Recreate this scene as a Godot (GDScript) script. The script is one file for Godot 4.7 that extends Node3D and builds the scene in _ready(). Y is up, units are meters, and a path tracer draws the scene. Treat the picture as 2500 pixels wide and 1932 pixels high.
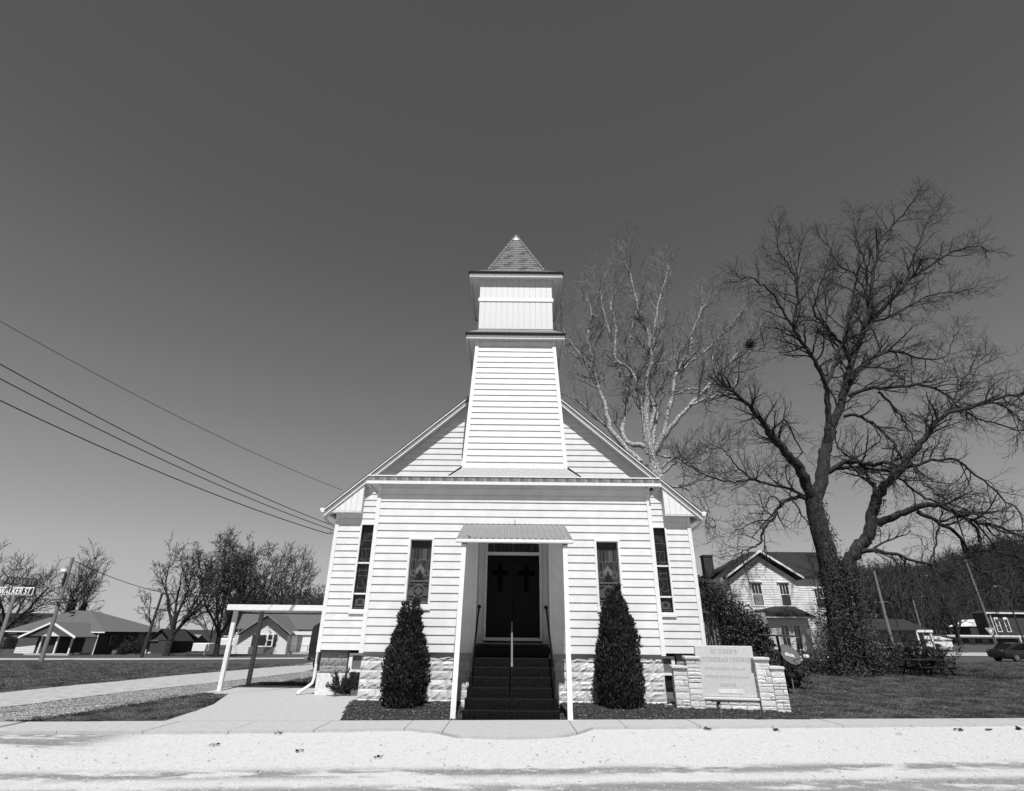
extends Node3D
# A white clapboard church on a small-town street under a clear spring sky, in black and white.
# x right, y up, camera looks towards -z. P(x, y, d): d metres in front of the camera.

const EXPO := 1.1
const CX := 0.08          # church centre line
var M := {}
var taken := {}
var rng := RandomNumberGenerator.new()

class MB:
	var v := PackedVector3Array()
	var n := PackedVector3Array()
	var c := PackedColorArray()
	var ix := PackedInt32Array()
	var col := Color.WHITE
	var use_col := false
	func vert(p: Vector3, nn: Vector3) -> int:
		v.append(p)
		n.append(nn)
		if use_col:
			c.append(col)
		return v.size() - 1
	func tri(a: Vector3, b: Vector3, d: Vector3, nn := Vector3.ZERO) -> void:
		var g := (b - a).cross(d - a)
		var o := nn
		if nn == Vector3.ZERO:
			o = -g.normalized()
		elif g.dot(nn) > 0.0:
			var t := b
			b = d
			d = t
		var i := vert(a, o)
		vert(b, o)
		vert(d, o)
		ix.append(i)
		ix.append(i + 1)
		ix.append(i + 2)
	func quad(a: Vector3, b: Vector3, d: Vector3, e: Vector3, nn := Vector3.ZERO) -> void:
		if nn == Vector3.ZERO:
			nn = (d - a).cross(b - a).normalized()
		tri(a, b, d, nn)
		tri(a, d, e, nn)
	# eight corners: 0-3 bottom loop, 4-7 top loop
	func hexa(p: Array) -> void:
		var m := Vector3.ZERO
		for q in p:
			m += q
		m /= 8.0
		for f in [[0, 1, 2, 3], [4, 5, 6, 7], [0, 1, 5, 4], [1, 2, 6, 5], [2, 3, 7, 6], [3, 0, 4, 7]]:
			var a: Vector3 = p[f[0]]
			var b: Vector3 = p[f[1]]
			var d: Vector3 = p[f[2]]
			var e: Vector3 = p[f[3]]
			var nn := (d - a).cross(e - b)
			if nn.length_squared() < 1e-14:
				continue
			nn = nn.normalized()
			if nn.dot((a + b + d + e) * 0.25 - m) < 0.0:
				nn = -nn
			quad(a, b, d, e, nn)
	func box(ctr: Vector3, size: Vector3, bs := Basis()) -> void:
		var h := size * 0.5
		var p := []
		for y in [-1, 1]:
			for s in [[-1, -1], [1, -1], [1, 1], [-1, 1]]:
				p.append(ctr + bs * Vector3(h.x * s[0], h.y * y, h.z * s[1]))
		hexa(p)
	# box between two corners
	func bx(a: Vector3, b: Vector3) -> void:
		box((a + b) * 0.5, (b - a).abs())
	# box with bevelled edges
	func bbox(ctr: Vector3, size: Vector3, bev: float, bs := Basis()) -> void:
		var h := size * 0.5
		bev = minf(bev, minf(h.x, minf(h.y, h.z)) * 0.9)
		var ax := [Vector3.RIGHT, Vector3.UP, Vector3.BACK]
		for i in 3:
			for s in [-1.0, 1.0]:
				var nn: Vector3 = ax[i] * s
				var u: Vector3 = ax[(i + 1) % 3] * (h[(i + 1) % 3] - bev)
				var w: Vector3 = ax[(i + 2) % 3] * (h[(i + 2) % 3] - bev)
				var o: Vector3 = nn * h[i]
				quad(ctr + bs * (o - u - w), ctr + bs * (o + u - w), ctr + bs * (o + u + w), ctr + bs * (o - u + w), bs * nn)
		for i in 3:
			for s in [-1.0, 1.0]:
				for t in [-1.0, 1.0]:
					var n1: Vector3 = ax[(i + 1) % 3] * s
					var n2: Vector3 = ax[(i + 2) % 3] * t
					var h1: float = h[(i + 1) % 3]
					var h2: float = h[(i + 2) % 3]
					var e: Vector3 = ax[i] * (h[i] - bev)
					var a := n1 * h1 + n2 * (h2 - bev)
					var b := n1 * (h1 - bev) + n2 * h2
					quad(ctr + bs * (a - e), ctr + bs * (a + e), ctr + bs * (b + e), ctr + bs * (b - e), bs * (n1 + n2).normalized())
		for s in [-1.0, 1.0]:
			for t in [-1.0, 1.0]:
				for q in [-1.0, 1.0]:
					var k := Vector3(s, t, q)
					tri(ctr + bs * (k * Vector3(h.x, h.y - bev, h.z - bev)), ctr + bs * (k * Vector3(h.x - bev, h.y, h.z - bev)), ctr + bs * (k * Vector3(h.x - bev, h.y - bev, h.z)), bs * k.normalized())
	# polygon in the xy plane (at z = za .. zb)
	func prism(poly: PackedVector2Array, za: float, zb: float) -> void:
		var t := Geometry2D.triangulate_polygon(poly)
		for k in range(0, t.size(), 3):
			for zz in [[za, za - zb], [zb, zb - za]]:
				tri(Vector3(poly[t[k]].x, poly[t[k]].y, zz[0]), Vector3(poly[t[k + 1]].x, poly[t[k + 1]].y, zz[0]), Vector3(poly[t[k + 2]].x, poly[t[k + 2]].y, zz[0]), Vector3(0, 0, signf(zz[1])))
		var cw := Geometry2D.is_polygon_clockwise(poly)
		for k in poly.size():
			var a := poly[k]
			var b := poly[(k + 1) % poly.size()]
			var e := (b - a).normalized()
			var nn := Vector3(-e.y, e.x, 0) * (1.0 if cw else -1.0)
			quad(Vector3(a.x, a.y, za), Vector3(b.x, b.y, za), Vector3(b.x, b.y, zb), Vector3(a.x, a.y, zb), nn)
	func tube(pts: PackedVector3Array, rad: PackedFloat32Array, sides := 6, cap := false) -> void:
		var m := pts.size()
		if m < 2:
			return
		var t := (pts[1] - pts[0]).normalized()
		var u := t.cross(Vector3.UP if absf(t.y) < 0.9 else Vector3.RIGHT).normalized()
		var base := v.size()
		for i in m:
			var tn := t
			if i > 0 and i < m - 1:
				tn = (pts[i + 1] - pts[i - 1]).normalized()
			elif i == m - 1:
				tn = (pts[i] - pts[i - 1]).normalized()
			u = (u - tn * u.dot(tn)).normalized()
			var w := tn.cross(u)
			for k in sides:
				var an := TAU * k / sides
				var o := u * cos(an) + w * sin(an)
				v.append(pts[i] + o * rad[i])
				n.append(o)
				if use_col:
					c.append(col)
		for i in m - 1:
			for k in sides:
				var a := base + i * sides + k
				var b := base + i * sides + (k + 1) % sides
				ix.append(a)
				ix.append(a + sides)
				ix.append(b)
				ix.append(b)
				ix.append(a + sides)
				ix.append(b + sides)
		if cap:
			for e in [0, m - 1]:
				var nn := ((pts[0] - pts[1]) if e == 0 else (pts[m - 1] - pts[m - 2])).normalized()
				for k in range(1, sides - 1):
					tri(v[base + e * sides], v[base + e * sides + k], v[base + e * sides + k + 1], nn)
	func rod(a: Vector3, b: Vector3, r: float, sides := 6, r2 := -1.0) -> void:
		tube(PackedVector3Array([a, b]), PackedFloat32Array([r, r if r2 < 0.0 else r2]), sides, true)
	# profile of (radius, height) turned about the y axis at o
	func lathe(prof: Array, o: Vector3, sides := 16, bs := Basis()) -> void:
		for i in prof.size() - 1:
			var a: Vector2 = prof[i]
			var b: Vector2 = prof[i + 1]
			var sl := Vector2(b.y - a.y, a.x - b.x).normalized()
			for k in sides:
				var p := []
				var q := []
				for j in 2:
					var an := TAU * (k + j) / sides
					var r := Vector3(cos(an), 0, sin(an))
					p.append([r * a.x + Vector3(0, a.y, 0), r * b.x + Vector3(0, b.y, 0)])
					q.append(bs * (r * sl.x + Vector3(0, sl.y, 0)))
				var s := v.size()
				vert(o + bs * p[0][0], q[0])
				vert(o + bs * p[1][0], q[1])
				vert(o + bs * p[1][1], q[1])
				vert(o + bs * p[0][1], q[0])
				for e in [0, 1, 2, 0, 2, 3]:
					ix.append(s + e)
	func mesh() -> ArrayMesh:
		var ar := []
		ar.resize(Mesh.ARRAY_MAX)
		ar[Mesh.ARRAY_VERTEX] = v
		ar[Mesh.ARRAY_NORMAL] = n
		if use_col:
			ar[Mesh.ARRAY_COLOR] = c
		ar[Mesh.ARRAY_INDEX] = ix
		var am := ArrayMesh.new()
		am.add_surface_from_arrays(Mesh.PRIMITIVE_TRIANGLES, ar)
		return am

func P(x: float, y: float, d: float) -> Vector3:
	return Vector3(x, y, -d)

func g(l: float, a := 1.0) -> Color:
	return Color(l, l, l, a).linear_to_srgb()

func numbered(s: String) -> String:
	if not taken.has(s):
		taken[s] = 0
		return s
	taken[s] += 1
	return "%s_%03d" % [s, taken[s]]

func thing(called: String, label: String, category: String, at := Vector3.ZERO, group := "") -> Node3D:
	var o := Node3D.new()
	o.name = numbered(called)
	add_child(o)
	o.position = at
	o.set_meta("label", label)
	o.set_meta("category", category)
	if group:
		o.set_meta("group", group)
	return o

# a part whose mesh is written in world coordinates, under a thing that is only moved
func wpart(t: Node3D, called: String, mb: MB, m: Material) -> MeshInstance3D:
	var o := part(t, called, mb.mesh(), m)
	o.position = -t.position
	return o

func part(t: Node3D, called: String, mesh: Mesh, m: Material) -> MeshInstance3D:
	var o := MeshInstance3D.new()
	o.name = called
	o.mesh = mesh
	o.material_override = m
	t.add_child(o, true)
	return o

func setting(called: String, mb: MB, m: Material) -> MeshInstance3D:
	var o := MeshInstance3D.new()
	o.name = numbered(called)
	o.mesh = mb.mesh()
	o.material_override = m
	o.set_meta("kind", "structure")
	add_child(o)
	return o

func ramp(stops: Array) -> Gradient:
	var gr := Gradient.new()
	var o := PackedFloat32Array()
	var cs := PackedColorArray()
	for s in stops:
		o.append(s[0])
		cs.append(g(s[1]))
	gr.offsets = o
	gr.colors = cs
	return gr

func noise_tex(sd: int, freq: float, stops: Array, size := 512, oct := 4, type := FastNoiseLite.TYPE_SIMPLEX_SMOOTH) -> NoiseTexture2D:
	var f := FastNoiseLite.new()
	f.seed = sd
	f.noise_type = type
	f.frequency = freq
	f.fractal_octaves = oct
	var t := NoiseTexture2D.new()
	t.width = size
	t.height = size
	t.seamless = true
	t.noise = f
	t.color_ramp = ramp(stops)
	return t

func bump_tex(sd: int, freq: float, oct := 4, size := 512, type := FastNoiseLite.TYPE_SIMPLEX_SMOOTH) -> NoiseTexture2D:
	var f := FastNoiseLite.new()
	f.seed = sd
	f.noise_type = type
	f.frequency = freq
	f.fractal_octaves = oct
	var t := NoiseTexture2D.new()
	t.width = size
	t.height = size
	t.seamless = true
	t.noise = f
	return t

# plain grey paint
func flat(l: float, rough := 0.8, metal := 0.0) -> StandardMaterial3D:
	var m := StandardMaterial3D.new()
	m.albedo_color = g(l)
	m.roughness = rough
	m.metallic = metal
	return m

# mottled surface: lo..hi is the range of its own colour, per = metres of one repeat
func mottled(sd: int, lo: float, hi: float, per: float, rough := 0.85, freq := 0.02, bump := 0.0, aniso := Vector3.ONE, oct := 4) -> StandardMaterial3D:
	var m := StandardMaterial3D.new()
	m.albedo_texture = noise_tex(sd, freq, [[0.2, lo], [0.8, hi]], 512, oct)
	m.uv1_triplanar = true
	m.uv1_world_triplanar = true
	m.uv1_scale = aniso / per
	m.roughness = rough
	if bump > 0.0:
		m.heightmap_enabled = true
		m.heightmap_texture = bump_tex(sd + 50, freq * 1.7, oct)
		m.heightmap_scale = bump
	return m

# height of the lie of the land (the street falls away to the left and climbs a little to the right)
func land(x: float, d: float) -> float:
	var y := 0.0
	var l := smoothstep(-6.0, -15.0, x)
	if l > 0.0 and d > 20.0:
		y += l * lin(d, [20.0, 35.0, 49.0, 64.0, 80.0, 160.0], [0.0, -0.36, -0.75, -1.0, -1.08, -1.1])
	var r := smoothstep(20.0, 45.0, x)
	if r > 0.0 and d > 55.0:
		y += r * lin(d, [55.0, 95.0, 140.0, 170.0], [0.0, 0.6, 0.6, 1.0])
	return y

func lin(x: float, xs: Array, ys: Array) -> float:
	if x <= xs[0]:
		return ys[0]
	for i in xs.size() - 1:
		if x < xs[i + 1]:
			return lerpf(ys[i], ys[i + 1], (x - xs[i]) / (xs[i + 1] - xs[i]))
	return ys[-1]

func rf(a: float, b: float) -> float:
	return rng.randf_range(a, b)

# a clapboard: four corners of the wall plane, n out of the wall, lip at the bottom
func clap(mb: MB, bl: Vector3, br: Vector3, tr: Vector3, tl: Vector3, nn: Vector3, lip := 0.021) -> void:
	# a hollow course, as metal siding is: face, turned-in lip and ends; the slot under the lip is open
	var b0 := nn * lip
	var t0 := nn * 0.004
	var up := (tl - bl).normalized() * 0.003
	mb.quad(bl + b0, br + b0, tr + t0, tl + t0, nn)
	mb.quad(bl + b0, br + b0, br + nn * (lip - 0.004), bl + nn * (lip - 0.004), -up.normalized())
	mb.quad(tl + t0, tr + t0, tr, tl, up.normalized())
	var sd := (br - bl).normalized()
	mb.quad(bl + b0, tl + t0, tl, bl, -sd)
	mb.quad(br + b0, tr + t0, tr, br, sd)

# boards of one wall facing the camera; edges(y) gives the left and right end, holes are [x0, x1, y0, y1]
func siding(wall: Node3D, y0: float, y1: float, d: float, ex: Callable, holes: Array, pitch := 0.2032, lip := 0.027, mat: Material = null) -> void:
	var y := y0
	while y < y1 - 0.01:
		var y2 := minf(y + pitch, y1)
		var lo: Array = ex.call(y)
		var hi: Array = ex.call(y2)
		var runs := [[lo[0], lo[1], hi[0], hi[1], y, y2]]
		for h in holes:
			if h[2] >= y2 - 0.012 or h[3] <= y + 0.012:
				continue
			var nr := []
			for r in runs:
				if h[1] <= r[0] or h[0] >= r[1] or r[4] != y or r[5] != y2:
					nr.append(r)
					continue
				if h[0] > r[0] + 0.02:
					nr.append([r[0], h[0], r[2], h[0], y, y2])
				if h[1] < r[1] - 0.02:
					nr.append([h[1], r[1], h[1], r[3], y, y2])
				# short pieces fitted under and over the opening
				var xa := maxf(h[0], r[0])
				var xb := minf(h[1], r[1])
				if h[2] > y + 0.012:
					nr.append([xa, xb, xa, xb, y, h[2]])
				if h[3] < y2 - 0.012:
					nr.append([xa, xb, xa, xb, h[3], y2])
			runs = nr
		for r in runs:
			if r[1] - r[0] < 0.03:
				continue
			r[3] = maxf(r[3], r[2] + 0.005)
			# long runs are made of two lengths that butt with a hair of misfit
			var segs := 1
			if r[1] - r[0] > 4.6:
				segs = 2
			for s in segs:
				var f0 := 0.0 if s == 0 else 0.5 + 0.18 * sin(y * 37.0)
				var f1 := 1.0 if s == segs - 1 else 0.5 + 0.18 * sin(y * 37.0)
				var mb := MB.new()
				clap(mb, P(lerpf(r[0], r[1], f0), r[4] + 0.012 + rf(0.0, 0.002), d), P(lerpf(r[0], r[1], f1), r[4] + 0.012 + rf(0.0, 0.002), d), P(lerpf(r[2], r[3], f1), r[5], d), P(lerpf(r[2], r[3], f0), r[5], d), Vector3.BACK, lip + rf(-0.002, 0.002))
				part(wall, "siding_board", mb.mesh(), mat if mat else M.siding)
		y += pitch

# the wall behind the boards: boxes around the holes
func backing(mb: MB, x0: float, x1: float, y0: float, y1: float, d: float, th: float, holes: Array) -> void:
	var xs := [x0, x1]
	var ys := [y0, y1]
	for h in holes:
		for e in [h[0], h[1]]:
			if e > x0 and e < x1 and not xs.has(e):
				xs.append(e)
		for e in [h[2], h[3]]:
			if e > y0 and e < y1 and not ys.has(e):
				ys.append(e)
	xs.sort()
	ys.sort()
	for i in xs.size() - 1:
		for j in ys.size() - 1:
			var mx: float = (xs[i] + xs[i + 1]) * 0.5
			var my: float = (ys[j] + ys[j + 1]) * 0.5
			var open := false
			for h in holes:
				if mx > h[0] and mx < h[1] and my > h[2] and my < h[3]:
					open = true
			if not open:
				mb.bx(P(xs[i], ys[j], d), P(xs[i + 1], ys[j + 1], d + th))

# a rough-faced stone block, front towards +z, unit-free (real size w, h)
func rock_block(w: float, h: float, deep: float, relief: float, sd: int, soft := 0.03) -> ArrayMesh:
	var f := FastNoiseLite.new()
	f.seed = sd
	f.frequency = 5.0
	f.fractal_octaves = 3
	var mb := MB.new()
	var nx := 6
	var ny := 4
	var grid := []
	for j in ny + 1:
		var row := []
		for i in nx + 1:
			var u := float(i) / nx
			var t := float(j) / ny
			var e := minf(minf(u, 1.0 - u) * w, minf(t, 1.0 - t) * h)
			var z := relief * smoothstep(0.0, soft, e) * (0.55 + 0.9 * f.get_noise_2d(u * w * 1.6 + sd, t * h * 3.0))
			row.append(Vector3((u - 0.5) * w + (0.012 * f.get_noise_2d(j * 0.9, i * 1.3 + sd) if i > 0 and i < nx else 0.0), (t - 0.5) * h + (0.012 * f.get_noise_2d(i * 1.1 + sd, j * 0.7) if j > 0 and j < ny else 0.0), maxf(z, 0.0)))
		grid.append(row)
	for j in ny:
		for i in nx:
			var a: Vector3 = grid[j][i]
			var b: Vector3 = grid[j][i + 1]
			var d: Vector3 = grid[j + 1][i + 1]
			var e: Vector3 = grid[j + 1][i]
			mb.tri(a, b, d, (b - a).cross(d - a).normalized())
			mb.tri(a, d, e, (d - a).cross(e - a).normalized())
	var x := w * 0.5
	var y := h * 0.5
	mb.quad(Vector3(-x, y, 0), Vector3(x, y, 0), Vector3(x, y, -deep), Vector3(-x, y, -deep), Vector3.UP)
	mb.quad(Vector3(-x, -y, 0), Vector3(x, -y, 0), Vector3(x, -y, -deep), Vector3(-x, -y, -deep), Vector3.DOWN)
	mb.quad(Vector3(-x, -y, 0), Vector3(-x, y, 0), Vector3(-x, y, -deep), Vector3(-x, -y, -deep), Vector3.LEFT)
	mb.quad(Vector3(x, -y, 0), Vector3(x, y, 0), Vector3(x, y, -deep), Vector3(x, -y, -deep), Vector3.RIGHT)
	return mb.mesh()

func _ready() -> void:
	rng.seed = 20240406
	look()
	materials()
	ground_and_roads()
	church()
	entrance()
	grounds_things()
	right_side()
	left_side()
	trees()
	wires()
	ground_cover()

func look() -> void:
	var cam := Camera3D.new()
	cam.name = "camera"
	cam.position = Vector3(0, 1.66, 0)
	cam.rotation_degrees = Vector3(24.7, 0, 0.6)
	cam.fov = 74.52
	cam.near = 0.1
	cam.far = 3000.0
	add_child(cam)
	cam.current = true
	var sky_image := Image.create_empty(64, 512, false, Image.FORMAT_RGBF)
	for j in 512:
		var el := 90.0 - (j + 0.5) / 512.0 * 180.0
		var l := lin(el, [-90.0, -2.0, 0.0, 3.0, 7.0, 9.4, 12.5, 16.3, 20.0, 25.0, 31.0, 36.0, 41.0, 52.0, 61.0, 90.0], [0.3, 0.5, 0.52, 0.49, 0.425, 0.36, 0.3, 0.247, 0.203, 0.162, 0.131, 0.111, 0.098, 0.088, 0.084, 0.08]) / EXPO
		for i in 64:
			sky_image.set_pixel(i, j, Color(l, l, l))
	var pano := PanoramaSkyMaterial.new()
	pano.panorama = ImageTexture.create_from_image(sky_image)
	var sky := Sky.new()
	sky.sky_material = pano
	var env := Environment.new()
	env.background_mode = Environment.BG_SKY
	env.sky = sky
	env.tonemap_mode = Environment.TONE_MAPPER_LINEAR
	env.tonemap_exposure = EXPO
	env.sdfgi_enabled = true
	env.ssao_enabled = true
	env.ssil_enabled = true
	var we := WorldEnvironment.new()
	we.name = "environment"
	we.environment = env
	add_child(we)
	var sun := DirectionalLight3D.new()
	sun.name = "sun"
	sun.light_energy = 1.6
	sun.light_color = Color(1, 1, 1)
	sun.light_angular_distance = 0.5
	sun.shadow_enabled = true
	sun.rotation_degrees = Vector3(-57.0, 3.5, 0)
	add_child(sun)

func materials() -> void:
	M.siding = mottled(1, 0.72, 0.79, 3.1, 0.45, 0.012)
	M.trim = mottled(2, 0.71, 0.78, 1.7, 0.5, 0.02)
	M.belfry = mottled(19, 0.58, 0.66, 0.9, 0.5, 0.03, 0.0, Vector3(3, 0.4, 3))
	M.soffit = mottled(3, 0.62, 0.72, 1.3, 0.6, 0.02)
	M.fascia = mottled(4, 0.14, 0.22, 1.1, 0.6, 0.02)
	M.stained = mottled(5, 0.06, 0.36, 1.6, 0.7, 0.02, 0.0, Vector3(5.0, 0.35, 5.0))
	M.mildew = mottled(6, 0.14, 0.66, 0.9, 0.8, 0.05)
	M.shingle = mottled(7, 0.13, 0.24, 0.6, 0.95, 0.06, 0.15)
	M.shingle_pale = mottled(8, 0.08, 0.125, 2.5, 0.95, 0.09)
	M.shingle_dark = mottled(9, 0.01, 0.03, 2.5, 0.95, 0.09)
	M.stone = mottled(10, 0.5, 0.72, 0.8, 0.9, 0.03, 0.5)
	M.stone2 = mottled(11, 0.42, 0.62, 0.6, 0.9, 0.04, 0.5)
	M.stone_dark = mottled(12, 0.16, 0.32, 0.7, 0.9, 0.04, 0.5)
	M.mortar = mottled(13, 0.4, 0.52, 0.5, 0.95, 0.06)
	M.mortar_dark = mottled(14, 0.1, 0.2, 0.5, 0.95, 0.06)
	M.concrete = mottled(15, 0.37, 0.43, 2.3, 0.9, 0.03, 0.0, Vector3.ONE, 6)
	M.parge = mottled(16, 0.55, 0.7, 1.9, 0.9, 0.02)
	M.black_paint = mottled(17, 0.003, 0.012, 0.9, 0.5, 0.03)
	M.iron = flat(0.008, 0.5)
	M.iron.metallic_specular = 0.25
	M.steel = flat(0.2, 0.5, 0.3)
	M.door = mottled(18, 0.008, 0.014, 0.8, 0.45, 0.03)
	M.cross = flat(0.002, 0.8)
	M.cross.metallic_specular = 0.15
	M.black_paint.metallic_specular = 0.2
	M.door.metallic_specular = 0.2
	M.car_glass = flat(0.006, 0.15)
	M.car_glass.metallic_specular = 0.35
	M.glass = flat(0.02, 0.06)
	M.glass.metallic_specular = 0.7
	for k in 5:
		M["pane%d" % k] = mottled(20 + k, [0.006, 0.012, 0.025, 0.05, 0.09][k], [0.014, 0.028, 0.055, 0.11, 0.2][k], 0.18, 0.25, 0.03)
	M.came = flat(0.13, 0.6)
	M.tin = mottled(26, 0.16, 0.32, 0.8, 0.6, 0.02, 0.0, Vector3(4, 1, 1))
	M.white_post = mottled(27, 0.68, 0.8, 1.5, 0.5, 0.02)
	M.grey_post = mottled(28, 0.68, 0.8, 1.5, 0.5, 0.02)
	M.tablet = mottled(29, 0.46, 0.53, 1.3, 0.8, 0.03, 0.05)
	M.carved = flat(0.3, 0.95)
	M.carved_small = flat(0.36, 0.95)
	M.pole_wood = mottled(30, 0.12, 0.24, 0.5, 0.95, 0.04, 0.0, Vector3(4, 0.5, 4))
	M.pole_dark = mottled(31, 0.02, 0.05, 0.5, 0.95, 0.04)
	M.old_wood = mottled(45, 0.008, 0.022, 0.5, 0.95, 0.04)
	M.plank = mottled(32, 0.12, 0.42, 0.6, 0.95, 0.03, 0.0, Vector3(3, 0.4, 3))
	M.bark = mottled(33, 0.003, 0.075, 2.6, 0.95, 0.03, 6.0, Vector3(1.6, 0.4, 1.6), 5)
	M.bark_pale = mottled(34, 0.06, 0.75, 1.2, 0.9, 0.02, 0.3, Vector3(1, 0.6, 1))
	M.bark_grey = mottled(35, 0.02, 0.06, 0.8, 0.95, 0.03)
	M.twig = flat(0.022, 0.9)
	M.twig_pale = flat(0.2, 0.9)
	M.twig_grey = flat(0.05, 0.9)
	M.brick = mottled(36, 0.035, 0.06, 0.6, 0.95, 0.1)
	M.brick_red = mottled(37, 0.03, 0.05, 0.8, 0.95, 0.1)
	M.old_white = mottled(38, 0.74, 0.84, 1.2, 0.8, 0.03, 0.0, Vector3(0.5, 2, 0.5))
	M.far_white = flat(0.72, 0.7)
	M.far_trim = flat(0.8, 0.7)
	M.dark_inside = flat(0.008, 0.9)
	M.shutter = flat(0.03, 0.7)
	M.hedge_dirt = mottled(39, 0.015, 0.035, 0.6, 0.95, 0.05)
	M.mulch = mottled(40, 0.015, 0.04, 0.5, 1.0, 0.08, 1.0)
	var lawn := mottled(41, 0.03, 0.08, 5.5, 1.0, 0.02, 1.0, Vector3.ONE, 6)
	M.lawn = lawn
	M.side_road = mottled(42, 0.3, 0.42, 4.3, 0.95, 0.02, 0.2, Vector3(1, 1, 1), 6)
	M.shoulder = mottled(43, 0.1, 0.26, 2.1, 0.95, 0.08, 0.4)
	M.hill = mottled(44, 0.012, 0.03, 60.0, 1.0, 0.03)
	var vc := StandardMaterial3D.new()
	vc.vertex_color_use_as_albedo = true
	vc.roughness = 0.9
	M.leaf = vc
	var gl := StandardMaterial3D.new()
	gl.vertex_color_use_as_albedo = true
	gl.roughness = 0.75
	M.ivy = gl
	M.car_paint = flat(0.012, 0.35)
	M.car_paint.clearcoat_enabled = true
	M.car_paint.clearcoat = 0.4
	M.car_paint.clearcoat_roughness = 0.1
	M.rubber = flat(0.01, 0.9)
	M.chrome = flat(0.5, 0.2, 0.9)
	M.sign_dark = flat(0.02, 0.5)
	M.sign_white = flat(0.75, 0.5)
	M.sign_grey = flat(0.12, 0.5)
	M.dish = flat(0.085, 0.55)
	M.wire = flat(0.008, 0.7)
	M.wire_grey = flat(0.03, 0.7)

func edge_back(x: float) -> float:
	return 12.64 + 0.0933 * x

func edge_front(x: float) -> float:
	return lin(x, [-40.0, -8.83, -5.38, -3.2, -2.2, -1.8, -1.36, -0.86, 0.06, 0.94, 1.3, 1.66, 2.4, 5.84, 10.91, 40.0], [7.9, 10.71, 10.93, 11.25, 11.47, 11.45, 11.24, 10.76, 10.68, 10.92, 11.3, 11.86, 11.95, 12.3, 12.88, 16.2])

func strip(mb: MB, a: Array, b: Array, up: float, step := 1.0, thick := 0.0) -> void:
	# a and b are lists of [x, d]; the strip is drawn between them on the land
	var n := 0
	for i in a.size() - 1:
		var m := maxi(1, int(Vector2(a[i][0] - a[i + 1][0], a[i][1] - a[i + 1][1]).length() / step))
		for k in m:
			var q := []
			for t in [float(k) / m, float(k + 1) / m]:
				var pa := Vector2(lerpf(a[i][0], a[i + 1][0], t), lerpf(a[i][1], a[i + 1][1], t))
				var pb := Vector2(lerpf(b[i][0], b[i + 1][0], t), lerpf(b[i][1], b[i + 1][1], t))
				var w := maxi(1, int((pa - pb).length() / 2.0))
				var row := []
				for s in w + 1:
					var pc := pa.lerp(pb, float(s) / w)
					row.append(P(pc.x, land(pc.x, pc.y) + up, pc.y))
				q.append(row)
			var w2: int = mini(q[0].size(), q[1].size()) - 1
			for s in w2:
				var e := s + 1
				var l0: Vector3 = q[0][e] if s < w2 - 1 else q[0][-1]
				var l1: Vector3 = q[1][e] if s < w2 - 1 else q[1][-1]
				mb.quad(q[0][s], l0, l1, q[1][s], Vector3.UP)
			n += 1

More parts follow.
